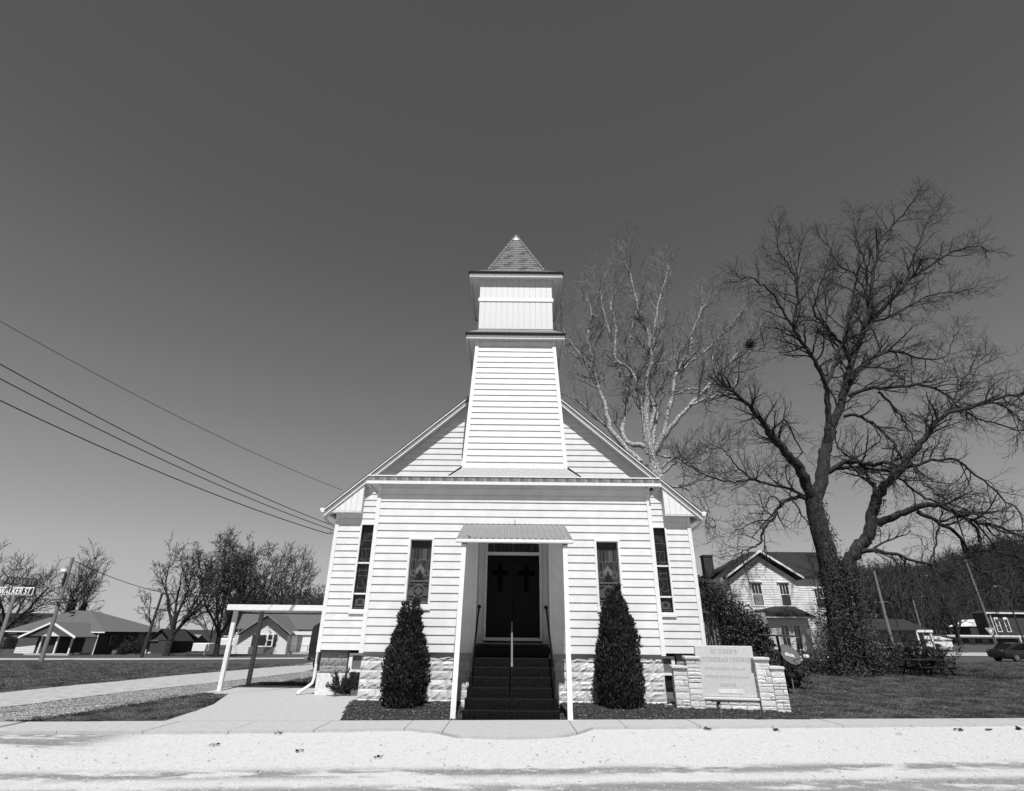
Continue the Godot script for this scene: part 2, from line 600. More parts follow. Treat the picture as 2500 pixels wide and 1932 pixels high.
func ground_and_roads() -> void:
	# one sheet of land to the horizon, finely divided near the camera
	var xs := []
	var ds := []
	for e in [-1500.0, -900.0, -500.0, -300.0, -200.0, -150.0, -120.0, -100.0, -85.0, -75.0]:
		xs.append(e)
	for k in range(-66, 67):
		xs.append(float(k))
	for e in [75.0, 85.0, 100.0, 120.0, 150.0, 200.0, 300.0, 500.0, 900.0, 1500.0]:
		xs.append(e)
	for e in [-200.0, -60.0, -20.0, 0.0, 4.0, 7.0]:
		ds.append(e)
	for k in range(8, 96):
		ds.append(float(k))
	for e in [105.0, 120.0, 140.0, 170.0, 210.0, 260.0, 330.0, 420.0, 560.0, 800.0, 1300.0]:
		ds.append(e)
	var mb := MB.new()
	for d in ds:
		for x in xs:
			var y: float = land(x, d) + 0.02
			if d < edge_back(x) - 0.3:
				y = -0.12
			mb.vert(P(x, y, d), Vector3.UP)
	var w := xs.size()
	for j in ds.size() - 1:
		for i in w - 1:
			var a := j * w + i
			for e in [a, a + w, a + 1, a + 1, a + w, a + w + 1]:
				mb.ix.append(e)
	setting("ground", mb, M.lawn)

	# the street in front, chip-seal with white gravel scattered over it
	var asphalt := Image.create_empty(1024, 512, false, Image.FORMAT_RGB8)
	var mask := Image.create_empty(1024, 512, false, Image.FORMAT_RGB8)
	var fn := FastNoiseLite.new()
	fn.seed = 5
	fn.frequency = 1.0
	fn.fractal_octaves = 4
	for j in 512:
		var d := j * 20.0 / 512.0
		for i in 1024:
			var x := i * 40.0 / 1024.0 - 20.0
			var a := 0.2 + 0.05 * fn.get_noise_2d(x * 6.0, d * 6.0) + 0.05 * fn.get_noise_2d(x * 0.6, d * 2.0)
			var gl := gravel(x, d, fn)
			asphalt.set_pixel(i, j, g(clampf(a, 0.05, 0.5)))
			mask.set_pixel(i, j, Color(gl, gl, gl))
	var sm := StandardMaterial3D.new()
	sm.albedo_texture = ImageTexture.create_from_image(asphalt)
	sm.detail_enabled = true
	sm.detail_mask = ImageTexture.create_from_image(mask)
	sm.detail_albedo = noise_tex(61, 0.22, [[0.1, 0.34], [0.35, 0.5], [0.7, 0.58], [0.95, 0.64]], 512, 3)
	sm.detail_uv_layer = BaseMaterial3D.DETAIL_UV_2
	sm.roughness = 0.95
	var vs := PackedVector3Array()
	var ns := PackedVector3Array()
	var uv := PackedVector2Array()
	var uv2 := PackedVector2Array()
	var ix := PackedInt32Array()
	var rows := [6.2, 7.0, 8.0, 9.0, 10.0, -1.0]
	var cols := []
	for k in range(-25, 26):
		cols.append(k * 2.4)
	for r in rows:
		for x in cols:
			var d: float = r
			if r == -1.0:
				d = maxf(edge_back(x) - 0.25, 10.2)
			vs.append(P(x, 0.0, d))
			ns.append(Vector3.UP)
			uv.append(Vector2((x + 20.0) / 40.0, d / 20.0))
			uv2.append(Vector2(x, d) / 1.7)
	for j in rows.size() - 1:
		for i in cols.size() - 1:
			var a: int = j * cols.size() + i
			var b: int = a + cols.size()
			for e in [a, b, a + 1, a + 1, b, b + 1]:
				ix.append(e)
	var ar := []
	ar.resize(Mesh.ARRAY_MAX)
	ar[Mesh.ARRAY_VERTEX] = vs
	ar[Mesh.ARRAY_NORMAL] = ns
	ar[Mesh.ARRAY_TEX_UV] = uv
	ar[Mesh.ARRAY_TEX_UV2] = uv2
	ar[Mesh.ARRAY_INDEX] = ix
	var am := ArrayMesh.new()
	am.add_surface_from_arrays(Mesh.PRIMITIVE_TRIANGLES, ar)
	var st := MeshInstance3D.new()
	st.name = "street"
	st.mesh = am
	st.material_override = sm
	st.set_meta("kind", "structure")
	add_child(st)

	var lane := MB.new()
	lane.quad(P(-60, 0, -40), P(60, 0, -40), P(60, 0, 6.2), P(-60, 0, 6.2), Vector3.UP)
	setting("street_lane", lane, M.shoulder)

	# concrete sidewalk in slabs
	var walk := Node3D.new()
	walk.name = "sidewalk"
	walk.set_meta("kind", "structure")
	add_child(walk)
	var joints := [-10.6, -9.35, -7.9, -6.45, -5.0, -3.55, -1.95, -0.2 - 1.6 + 0.6, 1.25, 2.3, 3.8, 5.3, 6.8, 8.3, 9.8, 11.3, 12.8, 14.3, 15.8, 17.3, 18.8, 20.3]
	for k in joints.size() - 1:
		var a: float = joints[k] + 0.006
		var b: float = joints[k + 1] - 0.006
		var m := MB.new()
		var n := 8
		var top := 0.05 + rf(-0.004, 0.004)
		for i in n:
			var x0 := lerpf(a, b, float(i) / n)
			var x1 := lerpf(a, b, float(i + 1) / n)
			var f0 := edge_front(x0) + 0.02 * sin(x0 * 9.0)
			var f1 := edge_front(x1) + 0.02 * sin(x1 * 9.0)
			m.hexa([P(x0, -0.1, f0), P(x1, -0.1, f1), P(x1, -0.1, edge_back(x1)), P(x0, -0.1, edge_back(x0)), P(x0, top, f0), P(x1, top, f1), P(x1, top, edge_back(x1)), P(x0, top, edge_back(x0))])
		part(walk, "slab", m.mesh(), M.concrete)

	# concrete pad beside the church, poured in two bays
	var pad := Node3D.new()
	pad.name = "paved_pad"
	pad.set_meta("kind", "structure")
	add_child(pad)
	for q in [[[-6.78, 12.02], [-6.95, 13.3], [-3.72, 13.9], [-3.42, 12.33], 0.052], [[-6.96, 13.315], [-7.2, 14.7], [-7.95, 16.9], [-8.95, 17.55], [-8.85, 19.75], [-5.74, 19.75], [-5.74, 17.3], [-4.1, 17.3], [-3.86, 14.9], [-3.74, 13.915], 0.047]]:
		var top: float = q.pop_back()
		var poly := PackedVector2Array()
		for e in q:
			poly.append(Vector2(e[0], e[1]))
		var m := MB.new()
		var t := Geometry2D.triangulate_polygon(poly)
		for k in range(0, t.size(), 3):
			m.tri(P(poly[t[k]].x, top, poly[t[k]].y), P(poly[t[k + 1]].x, top, poly[t[k + 1]].y), P(poly[t[k + 2]].x, top, poly[t[k + 2]].y), Vector3.UP)
		for k in poly.size():
			var a := poly[k]
			var b := poly[(k + 1) % poly.size()]
			m.quad(P(a.x, top, a.y), P(b.x, top, b.y), P(b.x, -0.1, b.y), P(a.x, -0.1, a.y))
		part(pad, "slab", m.mesh(), M.concrete)

	# the side road and its gravelly shoulder
	var sh := MB.new()
	strip(sh, [[-13.0, 11.3], [-12.6, 14.0], [-12.2, 17.0], [-11.0, 21.0], [-10.6, 28.0], [-11.5, 36.0], [-16.0, 56.0], [-18.5, 66.0]], [[-9.6, 11.7], [-9.35, 13.5], [-8.95, 17.0], [-8.35, 20.6], [-7.95, 24.0], [-8.2, 32.0], [-12.4, 54.0], [-14.8, 66.0]], 0.035, 1.0)
	setting("road_shoulder", sh, M.shoulder)
	var rd := MB.new()
	strip(rd, [[-15.2, 10.4], [-14.6, 14.0], [-14.2, 17.0], [-13.85, 20.8], [-14.45, 25.6], [-14.8, 33.0], [-17.1, 50.0], [-20.3, 66.0]], [[-12.0, 11.2], [-11.5, 13.7], [-11.15, 17.0], [-10.3, 20.6], [-9.6, 28.0], [-10.6, 36.0], [-13.8, 52.0], [-16.4, 66.0]], 0.05, 1.0)
	setting("side_road", rd, M.side_road)
	var fs := MB.new()
	strip(fs, [[-95.0, 42.0], [-43.2, 49.6], [-34.8, 52.8], [-21.5, 62.8], [-8.0, 70.0], [8.0, 78.0]], [[-95.0, 47.0], [-47.0, 54.5], [-38.5, 58.8], [-23.3, 67.6], [-9.0, 74.6], [7.0, 82.0]], 0.06, 1.0)
	setting("cross_street", fs, M.side_road)
	var fr := MB.new()
	strip(fr, [[24.0, 58.0], [45.3, 59.3], [62.0, 61.0], [110.0, 66.0]], [[24.0, 66.0], [52.0, 68.0], [72.0, 70.0], [110.0, 75.0]], 0.06, 1.0)
	setting("far_road", fr, M.side_road)

	# mulch beds either side of the steps, heaped a little against the wall
	bed("mulch_bed", [[-3.4, 12.36], [-3.75, 13.9], [-3.88, 14.95], [-1.2, 14.95], [-1.0, 12.62]])
	bed("mulch_bed", [[1.16, 12.78], [1.3, 14.95], [4.05, 14.95], [4.2, 15.9], [7.05, 15.3], [6.85, 14.1], [6.6, 13.2]])

	# wooded ridge far to the right
	var hb := MB.new()
	var hx := []
	for k in 61:
		hx.append(-300.0 + k * 20.0)
	var hd := [150.0, 170.0, 195.0, 220.0, 250.0, 285.0, 320.0, 360.0, 420.0]
	for d in hd:
		for x in hx:
			hb.vert(P(x, hill_at(x, d), d), Vector3.UP)
	for j in hd.size() - 1:
		for i in hx.size() - 1:
			var a: int = j * hx.size() + i
			var b: int = a + hx.size()
			for e in [a, b, a + 1, a + 1, b, b + 1]:
				hb.ix.append(e)
	setting("hills", hb, M.hill)

func hill_at(x: float, d: float) -> float:
	var ridge := lin(x / d, [-1.2, -0.5, 0.0, 0.3, 0.45, 0.55, 0.64, 0.76, 0.88, 0.97, 1.1, 1.4], [2.0, 3.0, 4.0, 6.0, 10.0, 16.0, 24.0, 27.0, 36.0, 42.0, 46.0, 48.0])
	return -0.6 + (ridge + 1.5 * sin(x * 0.05) + 1.2 * sin(x * 0.021 + 2.0)) * smoothstep(150.0, 320.0, d) + land(x, d) * 0.5

func bed(called: String, pts: Array) -> void:
	var poly := PackedVector2Array()
	for e in pts:
		poly.append(Vector2(e[0], e[1]))
	var fn := FastNoiseLite.new()
	fn.seed = 77
	fn.frequency = 1.4
	var mb := MB.new()
	var s := 0.1
	var lo := poly[0]
	var hi := poly[0]
	for p in poly:
		lo = lo.min(p)
		hi = hi.max(p)
	var idx := {}
	for j in int((hi.y - lo.y) / s) + 1:
		for i in int((hi.x - lo.x) / s) + 1:
			var q := lo + Vector2(i, j) * s
			if not Geometry2D.is_point_in_polygon(q + Vector2(s, s) * 0.5, poly):
				continue
			var c := []
			for o in [Vector2.ZERO, Vector2(s, 0), Vector2(s, s), Vector2(0, s)]:
				var r: Vector2 = q + o
				c.append(P(r.x, bed_at(r.x, r.y, fn), r.y))
			mb.tri(c[0], c[1], c[2])
			mb.tri(c[0], c[2], c[3])
	var o := setting(called, mb, M.mulch)
	o.set_meta("kind", "structure")

func bed_at(x: float, d: float, fn: FastNoiseLite) -> float:
	return 0.035 + 0.1 * smoothstep(12.6, 14.8, d) + 0.02 * fn.get_noise_2d(x * 3.0, d * 3.0) + 0.012 * fn.get_noise_2d(x * 11.0, d * 11.0)

func gravel(x: float, d: float, fn: FastNoiseLite) -> float:
	var e := d - 0.0933 * x
	var p := fn.get_noise_2d(x * 0.55, d * 1.9) + 0.5 * fn.get_noise_2d(x * 2.4 + 9.0, d * 4.0)
	var m := 1.0
	m -= 1.15 * exp(-pow((e - 8.38) / 0.26, 2.0)) * smoothstep(-0.25, 0.3, p + 0.12)
	m -= 0.95 * smoothstep(7.9, 7.6, e) * maxf(smoothstep(-0.35, 0.2, p + 0.2), smoothstep(7.4, 7.0, e))
	m -= 1.1 * smoothstep(-6.1, -7.4, x) * smoothstep(9.6, 10.0, d + 0.25 * (x + 8.0)) * smoothstep(-0.5, 0.1, p + 0.1)
	m -= 0.6 * smoothstep(0.42, 0.62, fn.get_noise_2d(x * 5.0 + 3.0, d * 8.0))
	return clampf(m, 0.04, 1.0)

const D1 := 14.8     # vestibule front
const D2 := 17.15    # nave front wall
const DR := 15.7     # back of the entrance recess
const TX := 0.1      # tower centre
const TD := 16.3     # tower centre depth
var church_node: Node3D

func nave_top(x: float) -> float:      # top of the roof at the rake
	return 5.33 + 0.897 * (6.13 - absf(x - CX))

func church() -> void:
	var t := thing("church", "white clapboard church with square belfry tower and corrugated porch awning", "church", P(CX, 0, 17.0))
	church_node = t
	foundation(t)
	# --- nave
	var holes_n := [[-4.86, -3.9, 2.27, 4.9], [4.14, 5.04, 2.27, 4.9]]
	var mb := MB.new()
	backing(mb, CX - 5.75, CX + 5.75, 1.2, 5.3, D2, 0.2, holes_n)
	mb.prism(PackedVector2Array([Vector2(CX - 5.75, 5.3), Vector2(CX + 5.75, 5.3), Vector2(CX + 5.75, 5.42), Vector2(CX, 10.55), Vector2(CX - 5.75, 5.42)]), -D2, -D2 - 0.2)
	mb.bx(P(CX - 5.75, 1.2, D2 + 0.2), P(CX - 5.55, 5.3, 36.0))
	mb.bx(P(CX + 5.55, 1.2, D2 + 0.2), P(CX + 5.75, 5.3, 36.0))
	mb.bx(P(CX - 5.55, 1.2, 35.8), P(CX + 5.55, 5.3, 36.0))
	var nave := wpart(t, "nave_wall", mb, M.siding)
	siding(nave, 1.19, 5.62, D2, func(_y): return [CX - 5.67, -3.7], holes_n)
	siding(nave, 1.19, 5.62, D2, func(_y): return [3.86, CX + 5.67], holes_n)
	siding(nave, 1.19 + 0.2032 * 21, 9.6, D2, func(y): return [CX - (10.57 - y) / 0.897, TX - 1.2], [])
	siding(nave, 1.19 + 0.2032 * 21, 9.6, D2, func(y): return [TX + 1.2, CX + (10.57 - y) / 0.897], [])
	for s in [-1.0, 1.0]:
		mb = MB.new()
		mb.bbox(P(CX + s * 5.72, 3.2, D2 - 0.016), Vector3(0.12, 4.12, 0.05), 0.004)
		wpart(t, "corner_board", mb, M.trim)
	tall_window(t, -4.86, -3.95)
	tall_window(t, 4.13, 5.04)
	# --- nave roof with its rake, eave boxes and gutters
	mb = MB.new()
	for s in [-1.0, 1.0]:
		var prof := [Vector2(CX, 5.33 + 0.897 * 6.13), Vector2(CX + s * 6.13, 5.33), Vector2(CX + s * 6.13, 5.29), Vector2(CX, 5.29 + 0.897 * 6.13)]
		mb.prism(PackedVector2Array(prof), -16.84, -36.4)
	var roof := wpart(t, "nave_roof", mb, M.shingle_dark)
	for s in [-1.0, 1.0]:
		var e := func(x: float, dy: float) -> Vector2: return Vector2(x, nave_top(x) - 0.045 - dy)
		var xo: float = CX + s * 6.1
		mb = MB.new()
		mb.prism(PackedVector2Array([e.call(xo, 0.0), e.call(CX, 0.0), e.call(CX, 0.045), e.call(xo, 0.045)]), -16.83, -16.9)
		part(roof, "drip_edge", mb.mesh(), M.trim)
		mb = MB.new()
		mb.prism(PackedVector2Array([e.call(xo, 0.045), e.call(CX, 0.045), e.call(CX, 0.2), e.call(xo, 0.2)]), -16.86, -16.92)
		part(roof, "rake_fascia", mb.mesh(), M.fascia)
		mb = MB.new()
		mb.prism(PackedVector2Array([e.call(xo, 0.2), e.call(CX, 0.2), e.call(CX, 0.245), e.call(xo, 0.245)]), -16.84, -16.9)
		part(roof, "rake_lip", mb.mesh(), M.trim)
		mb = MB.new()
		mb.prism(PackedVector2Array([e.call(xo, 0.215), e.call(CX, 0.215), e.call(CX, 0.235), e.call(xo, 0.235)]), -16.9, -17.16)
		part(roof, "rake_soffit", mb.mesh(), M.soffit)
		# boxed return under the eave, of narrow vertical panels
		var xi: float = CX + s * 4.92
		var yb := 5.24
		var n := 6
		var box := MB.new()
		box.prism(PackedVector2Array([Vector2(xi, yb), Vector2(CX + s * 6.06, yb), Vector2(CX + s * 6.06, nave_top(CX + s * 6.06) - 0.29), Vector2(xi, nave_top(xi) - 0.29)]), -16.9, -17.15)
		var ret := wpart(t, "eave_return", box, M.soffit)
		for k in n:
			var xa: float = lerpf(xi, CX + s * 6.0, float(k) / n) + s * 0.003
			var xb: float = lerpf(xi, CX + s * 6.0, float(k + 1) / n) - s * 0.003
			mb = MB.new()
			mb.prism(PackedVector2Array([Vector2(xa, yb + 0.012), Vector2(xb, yb + 0.012), Vector2(xb, maxf(nave_top(xb) - 0.292, yb + 0.02)), Vector2(xa, nave_top(xa) - 0.292)]), -16.886, -16.902)
			part(ret, "panel", mb.mesh(), M.trim)
		mb = MB.new()
		mb.bx(P(xi, yb - 0.03, 16.88), P(CX + s * 6.08, yb, 17.15))
		part(ret, "return_soffit", mb.mesh(), M.trim)
		# gutter along the side and the downspout
		mb = MB.new()
		mb.prism(PackedVector2Array([Vector2(CX + s * 6.1, 5.33), Vector2(CX + s * 6.24, 5.33), Vector2(CX + s * 6.23, 5.25), Vector2(CX + s * 6.19, 5.2), Vector2(CX + s * 6.1, 5.2)]), -16.82, -36.0)
		wpart(t, "gutter", mb, M.trim)
		mb = MB.new()
		mb.tube(PackedVector3Array([P(CX + s * 6.15, 5.2, 17.1), P(CX + s * 6.14, 5.05, 17.12), P(CX + s * 6.06, 4.95, 17.2), P(CX + s * 5.92, 4.86, 17.3), P(CX + s * 5.82, 4.78, 17.34), P(CX + s * 5.8, 4.6, 17.35), P(CX + s * 5.8, 0.45, 17.35), P(CX + s * 5.82, 0.32, 17.33), P(CX + s * 5.95, 0.2, 17.2), P(CX + s * 6.06, 0.12, 17.05), P(CX + s * 6.1, 0.06, 17.0)]), PackedFloat32Array([0.045, 0.045, 0.045, 0.045, 0.045, 0.045, 0.045, 0.045, 0.045, 0.048, 0.05]), 8, true)
		wpart(t, "downspout", mb, M.trim)
	# --- vestibule
	var holes := [[-2.81, -2.11, 2.31, 4.08], [2.32, 3.02, 2.31, 4.08], [CX - 0.97, CX + 0.97, 0.0, 4.3]]
	mb = MB.new()
	backing(mb, CX - 3.88, CX + 3.88, 1.22, 5.6, D1, 0.16, holes)
	for s in [-1.0, 1.0]:
		mb.bx(P(CX + s * 3.88, 1.22, D1 + 0.16), P(CX + s * 3.72, 5.6, D2))
	var ves := wpart(t, "vestibule_wall", mb, M.siding)
	siding(ves, 1.22, 5.56, D1, func(_y): return [CX - 3.8, CX + 3.8], [holes[0], holes[1], [CX - 1.03, CX + 1.03, 0.0, 4.36]])
	for s in [-1.0, 1.0]:
		mb = MB.new()
		mb.bbox(P(CX + s * 3.85, 3.375, D1 - 0.016), Vector3(0.115, 4.35, 0.05), 0.004)
		mb.bbox(P(CX + s * 3.895, 3.375, D1 + 0.05), Vector3(0.025, 4.35, 0.1), 0.004)
		wpart(t, "corner_board", mb, M.trim)
	stained_window(t, -2.81, -2.11, 2.31, 4.08)
	stained_window(t, 2.32, 3.02, 2.31, 4.08)
	# vestibule eave: soffit, stained fascia, white lips, low roof
	var eave := MB.new()
	eave.bx(P(CX - 4.18, 5.6, 14.56), P(CX + 4.18, 5.63, D2))
	var ev := wpart(t, "vestibule_eave", eave, M.soffit)
	for b in [["lower_fascia", 5.54, 5.625, 14.525, M.trim], ["stained_fascia", 5.628, 5.755, 14.54, M.stained], ["gutter_lip", 5.758, 5.79, 14.52, M.trim]]:
		mb = MB.new()
		mb.bx(P(CX - 4.2, b[1], b[3]), P(CX + 4.2, b[2], b[3] + 0.025))
		for s in [-1.0, 1.0]:
			mb.bx(P(CX + s * 4.2, b[1], b[3] + 0.025), P(CX + s * 4.175, b[2], D2))
		part(ev, b[0], mb.mesh(), b[4])
	mb = MB.new()
	mb.hexa([P(CX - 4.17, 5.64, 14.57), P(CX + 4.17, 5.64, 14.57), P(CX + 4.17, 5.64, D2), P(CX - 4.17, 5.64, D2), P(CX - 4.17, 5.77, 14.57), P(CX + 4.17, 5.77, 14.57), P(CX + 4.17, 6.0, D2), P(CX - 4.17, 6.0, D2)])
	part(ev, "low_roof", mb.mesh(), M.shingle_dark)
	mb = MB.new()
	mb.bbox(P(4.0, 5.47, 14.62), Vector3(0.07, 0.09, 0.09), 0.02)
	mb.rod(P(4.0, 5.47, 14.58), P(4.0, 5.45, 14.5), 0.035, 10, 0.04)
	wpart(t, "floodlight", mb, M.iron)
	tower(t)

func ring(mb: MB, half: float, front: float, y0: float, y1: float, th: float) -> void:
	# a square band round the tower, front face at depth front
	var back := 2.0 * TD - front
	mb.bx(P(TX - half, y0, front), P(TX + half, y1, front + th))
	mb.bx(P(TX - half, y0, back), P(TX + half, y1, back - th))
	mb.bx(P(TX - half, y0, front + th), P(TX - half + th, y1, back - th))
	mb.bx(P(TX + half, y0, front + th), P(TX + half - th, y1, back - th))

func frustum(mb: MB, h0: float, h0d: float, y0: float, h1: float, h1d: float, y1: float) -> void:
	mb.hexa([P(TX - h0, y0, TD - h0d), P(TX + h0, y0, TD - h0d), P(TX + h0, y0, TD + h0d), P(TX - h0, y0, TD + h0d), P(TX - h1, y1, TD - h1d), P(TX + h1, y1, TD - h1d), P(TX + h1, y1, TD + h1d), P(TX - h1, y1, TD + h1d)])

func tower(t: Node3D) -> void:
	# shaft, battered on all sides
	var yb := 6.09
	var yt := 10.63
	var hb := 1.53
	var ht := 1.285
	var mb := MB.new()
	frustum(mb, hb, 1.5, yb - 0.5, ht, 1.26, yt)
	var shaft := wpart(t, "tower_shaft", mb, M.siding)
	var y := yb
	var nf := Vector3(0, 0.054, 1).normalized()
	while y < yt - 0.02:
		var y2 := minf(y + 0.2032, yt)
		var a := (y - yb) / (yt - yb)
		var b := (y2 - yb) / (yt - yb)
		var xa := lerpf(hb, ht, a) - 0.03
		var xb := lerpf(hb, ht, b) - 0.03
		var da := lerpf(1.5, 1.26, a)
		var db := lerpf(1.5, 1.26, b)
		mb = MB.new()
		clap(mb, P(TX - xa, y, TD - da), P(TX + xa, y, TD - da), P(TX + xb, y2, TD - db), P(TX - xb, y2, TD - db), nf, 0.027)
		part(shaft, "siding_board", mb.mesh(), M.siding)
		for s in [-1.0, 1.0]:
			mb = MB.new()
			clap(mb, P(TX + s * (xa + 0.03), y, TD + da), P(TX + s * (xa + 0.03), y, TD - da), P(TX + s * (xb + 0.03), y2, TD - db), P(TX + s * (xb + 0.03), y2, TD + db), Vector3(s, 0.05, 0).normalized(), 0.02)
			part(shaft, "siding_board", mb.mesh(), M.siding)
		y = y2
	for s in [-1.0, 1.0]:
		mb = MB.new()
		var x0: float = TX + s * hb
		var x1: float = TX + s * ht
		mb.hexa([P(x0 - s * 0.085, yb, TD - 1.545), P(x0 + s * 0.03, yb, TD - 1.545), P(x0 + s * 0.03, yb, TD - 1.44), P(x0 - s * 0.085, yb, TD - 1.44), P(x1 - s * 0.08, yt, TD - 1.305), P(x1 + s * 0.03, yt, TD - 1.305), P(x1 + s * 0.03, yt, TD - 1.2), P(x1 - s * 0.08, yt, TD - 1.2)])
		wpart(t, "corner_board", mb, M.trim)
	# little hipped roof at the foot of the shaft
	mb = MB.new()
	mb.hexa([P(TX - 1.9, 5.78, 14.53), P(TX + 1.9, 5.78, 14.53), P(TX + 1.9, 5.78, 15.2), P(TX - 1.9, 5.78, 15.2), P(TX - 1.57, 6.1, 14.76), P(TX + 1.57, 6.1, 14.76), P(TX + 1.57, 6.1, 15.2), P(TX - 1.57, 6.1, 15.2)])
	var foot := wpart(t, "tower_foot_roof", mb, M.mildew)
	for s in [-1.0, 1.0]:
		mb = MB.new()
		mb.rod(P(TX + s * 1.9, 5.79, 14.53), P(TX + s * 1.56, 6.12, 14.75), 0.022, 6)
		part(foot, "hip_flashing", mb.mesh(), M.iron)
	# lower eave, belfry, upper eave
	mb = MB.new()
	frustum(mb, 1.26, 1.25, 10.9, 1.26, 1.25, 13.2)
	var bel := wpart(t, "belfry_wall", mb, M.belfry)
	for k in 13:
		for seg in [[11.05, 12.15], [12.31, 13.14]]:
			var xa := TX - 1.26 + 2.52 * k / 13.0 + 0.003
			var xb := TX - 1.26 + 2.52 * (k + 1) / 13.0 - 0.003
			mb = MB.new()
			mb.bbox(P((xa + xb) * 0.5, (seg[0] + seg[1]) * 0.5, TD - 1.258), Vector3(xb - xa, seg[1] - seg[0], 0.016 + rf(0, 0.004)), 0.005)
			part(bel, "panel", mb.mesh(), M.belfry)
	mb = MB.new()
	ring(mb, 1.3, TD - 1.29, 12.16, 12.3, 0.05)
	part(bel, "belt_board", mb.mesh(), M.trim)
	for e in [[10.76, 1.63, 0.0], [13.27, 1.63, 1.0]]:
		var ye: float = e[0]
		var hh: float = e[1]
		var fr := 14.84
		var hd := TD - fr
		mb = MB.new()
		mb.bx(P(TX - hh + 0.03, ye - 0.145, fr + 0.03), P(TX + hh - 0.03, ye - 0.125, 2.0 * TD - fr - 0.03))
		var es := wpart(t, "belfry_eave" if e[2] else "tower_eave", mb, M.soffit)
		mb = MB.new()
		ring(mb, hh, fr, ye - 0.175, ye - 0.03, 0.025)
		part(es, "fascia", mb.mesh(), M.fascia)
		mb = MB.new()
		ring(mb, hh + 0.008, fr - 0.008, ye - 0.202, ye - 0.177, 0.04)
		part(es, "eave_lip", mb.mesh(), M.trim)
		mb = MB.new()
		ring(mb, hh + 0.04, fr - 0.04, ye - 0.028, ye + 0.022, 0.2)
		part(es, "roof_edge", mb.mesh(), M.shingle_dark)
		mb = MB.new()
		if e[2] == 0.0:
			frustum(mb, hh + 0.02, hd + 0.02, ye + 0.023, 1.22, 1.21, ye + 0.3)
		else:
			frustum(mb, hh + 0.02, hd + 0.02, ye + 0.023, 1.0, 1.0, ye + 0.45)
		part(es, "flared_roof", mb.mesh(), M.shingle)
	# steep pyramid of shingles with a metal cap
	var p0 := 13.68
	var p1 := 16.22
	var hp := 1.02
	mb = MB.new()
	frustum(mb, hp, hp, p0 - 0.05, 0.02, 0.02, p1)
	var spire := wpart(t, "spire_roof", mb, M.shingle)
	var rows := 19
	for k in rows:
		var fa := float(k) / rows
		var fb := float(k + 1) / rows
		var wa := hp * (1.0 - fa)
		var tabs := maxi(1, int(wa * 2.0 / 0.21))
		for i in tabs:
			var o := 0.5 * (k % 2)
			var ua := clampf((i - o) / tabs, 0.0, 1.0)
			var ub := clampf((i + 1 - o) / tabs, 0.0, 1.0)
			if i == tabs - 1:
				ub = 1.0
			if ub - ua < 0.01 or k == rows - 1:
				continue
			var wb := hp * (1.0 - fb)
			var ya := lerpf(p0, p1, fa) + rf(0.0, 0.012)
			var y2 := lerpf(p0, p1, fb)
			var q := []
			for s in [[ua, wa, ya], [ub, wa, ya], [ub, wb, y2], [ua, wb, y2]]:
				q.append(P(TX + lerpf(-s[1], s[1], s[0]) + (0.004 if s[0] == ua else -0.004), s[2], TD - s[1]))
			mb = MB.new()
			clap(mb, q[0], q[1], q[2], q[3], Vector3(0, 0.36, 1).normalized(), 0.016)
			part(spire, "shingle", mb.mesh(), M.shingle if (i * 7 + k * 3) % 5 else M.shingle_pale)
	for s in [-1.0, 1.0]:
		for k in 12:
			var fa := k / 12.0
			var fb := (k + 1.1) / 12.0
			mb = MB.new()
			mb.rod(P(TX + s * hp * (1.0 - fa), lerpf(p0, p1, fa), TD - hp * (1.0 - fa) - 0.005), P(TX + s * hp * (1.0 - fb), lerpf(p0, p1, fb), TD - hp * (1.0 - fb) - 0.005), 0.06, 6, 0.045)
			part(spire, "hip_shingle", mb.mesh(), M.shingle)
	mb = MB.new()
	frustum(mb, 0.2, 0.2, 15.83, 0.01, 0.01, 16.28)
	part(spire, "metal_cap", mb.mesh(), M.parge)

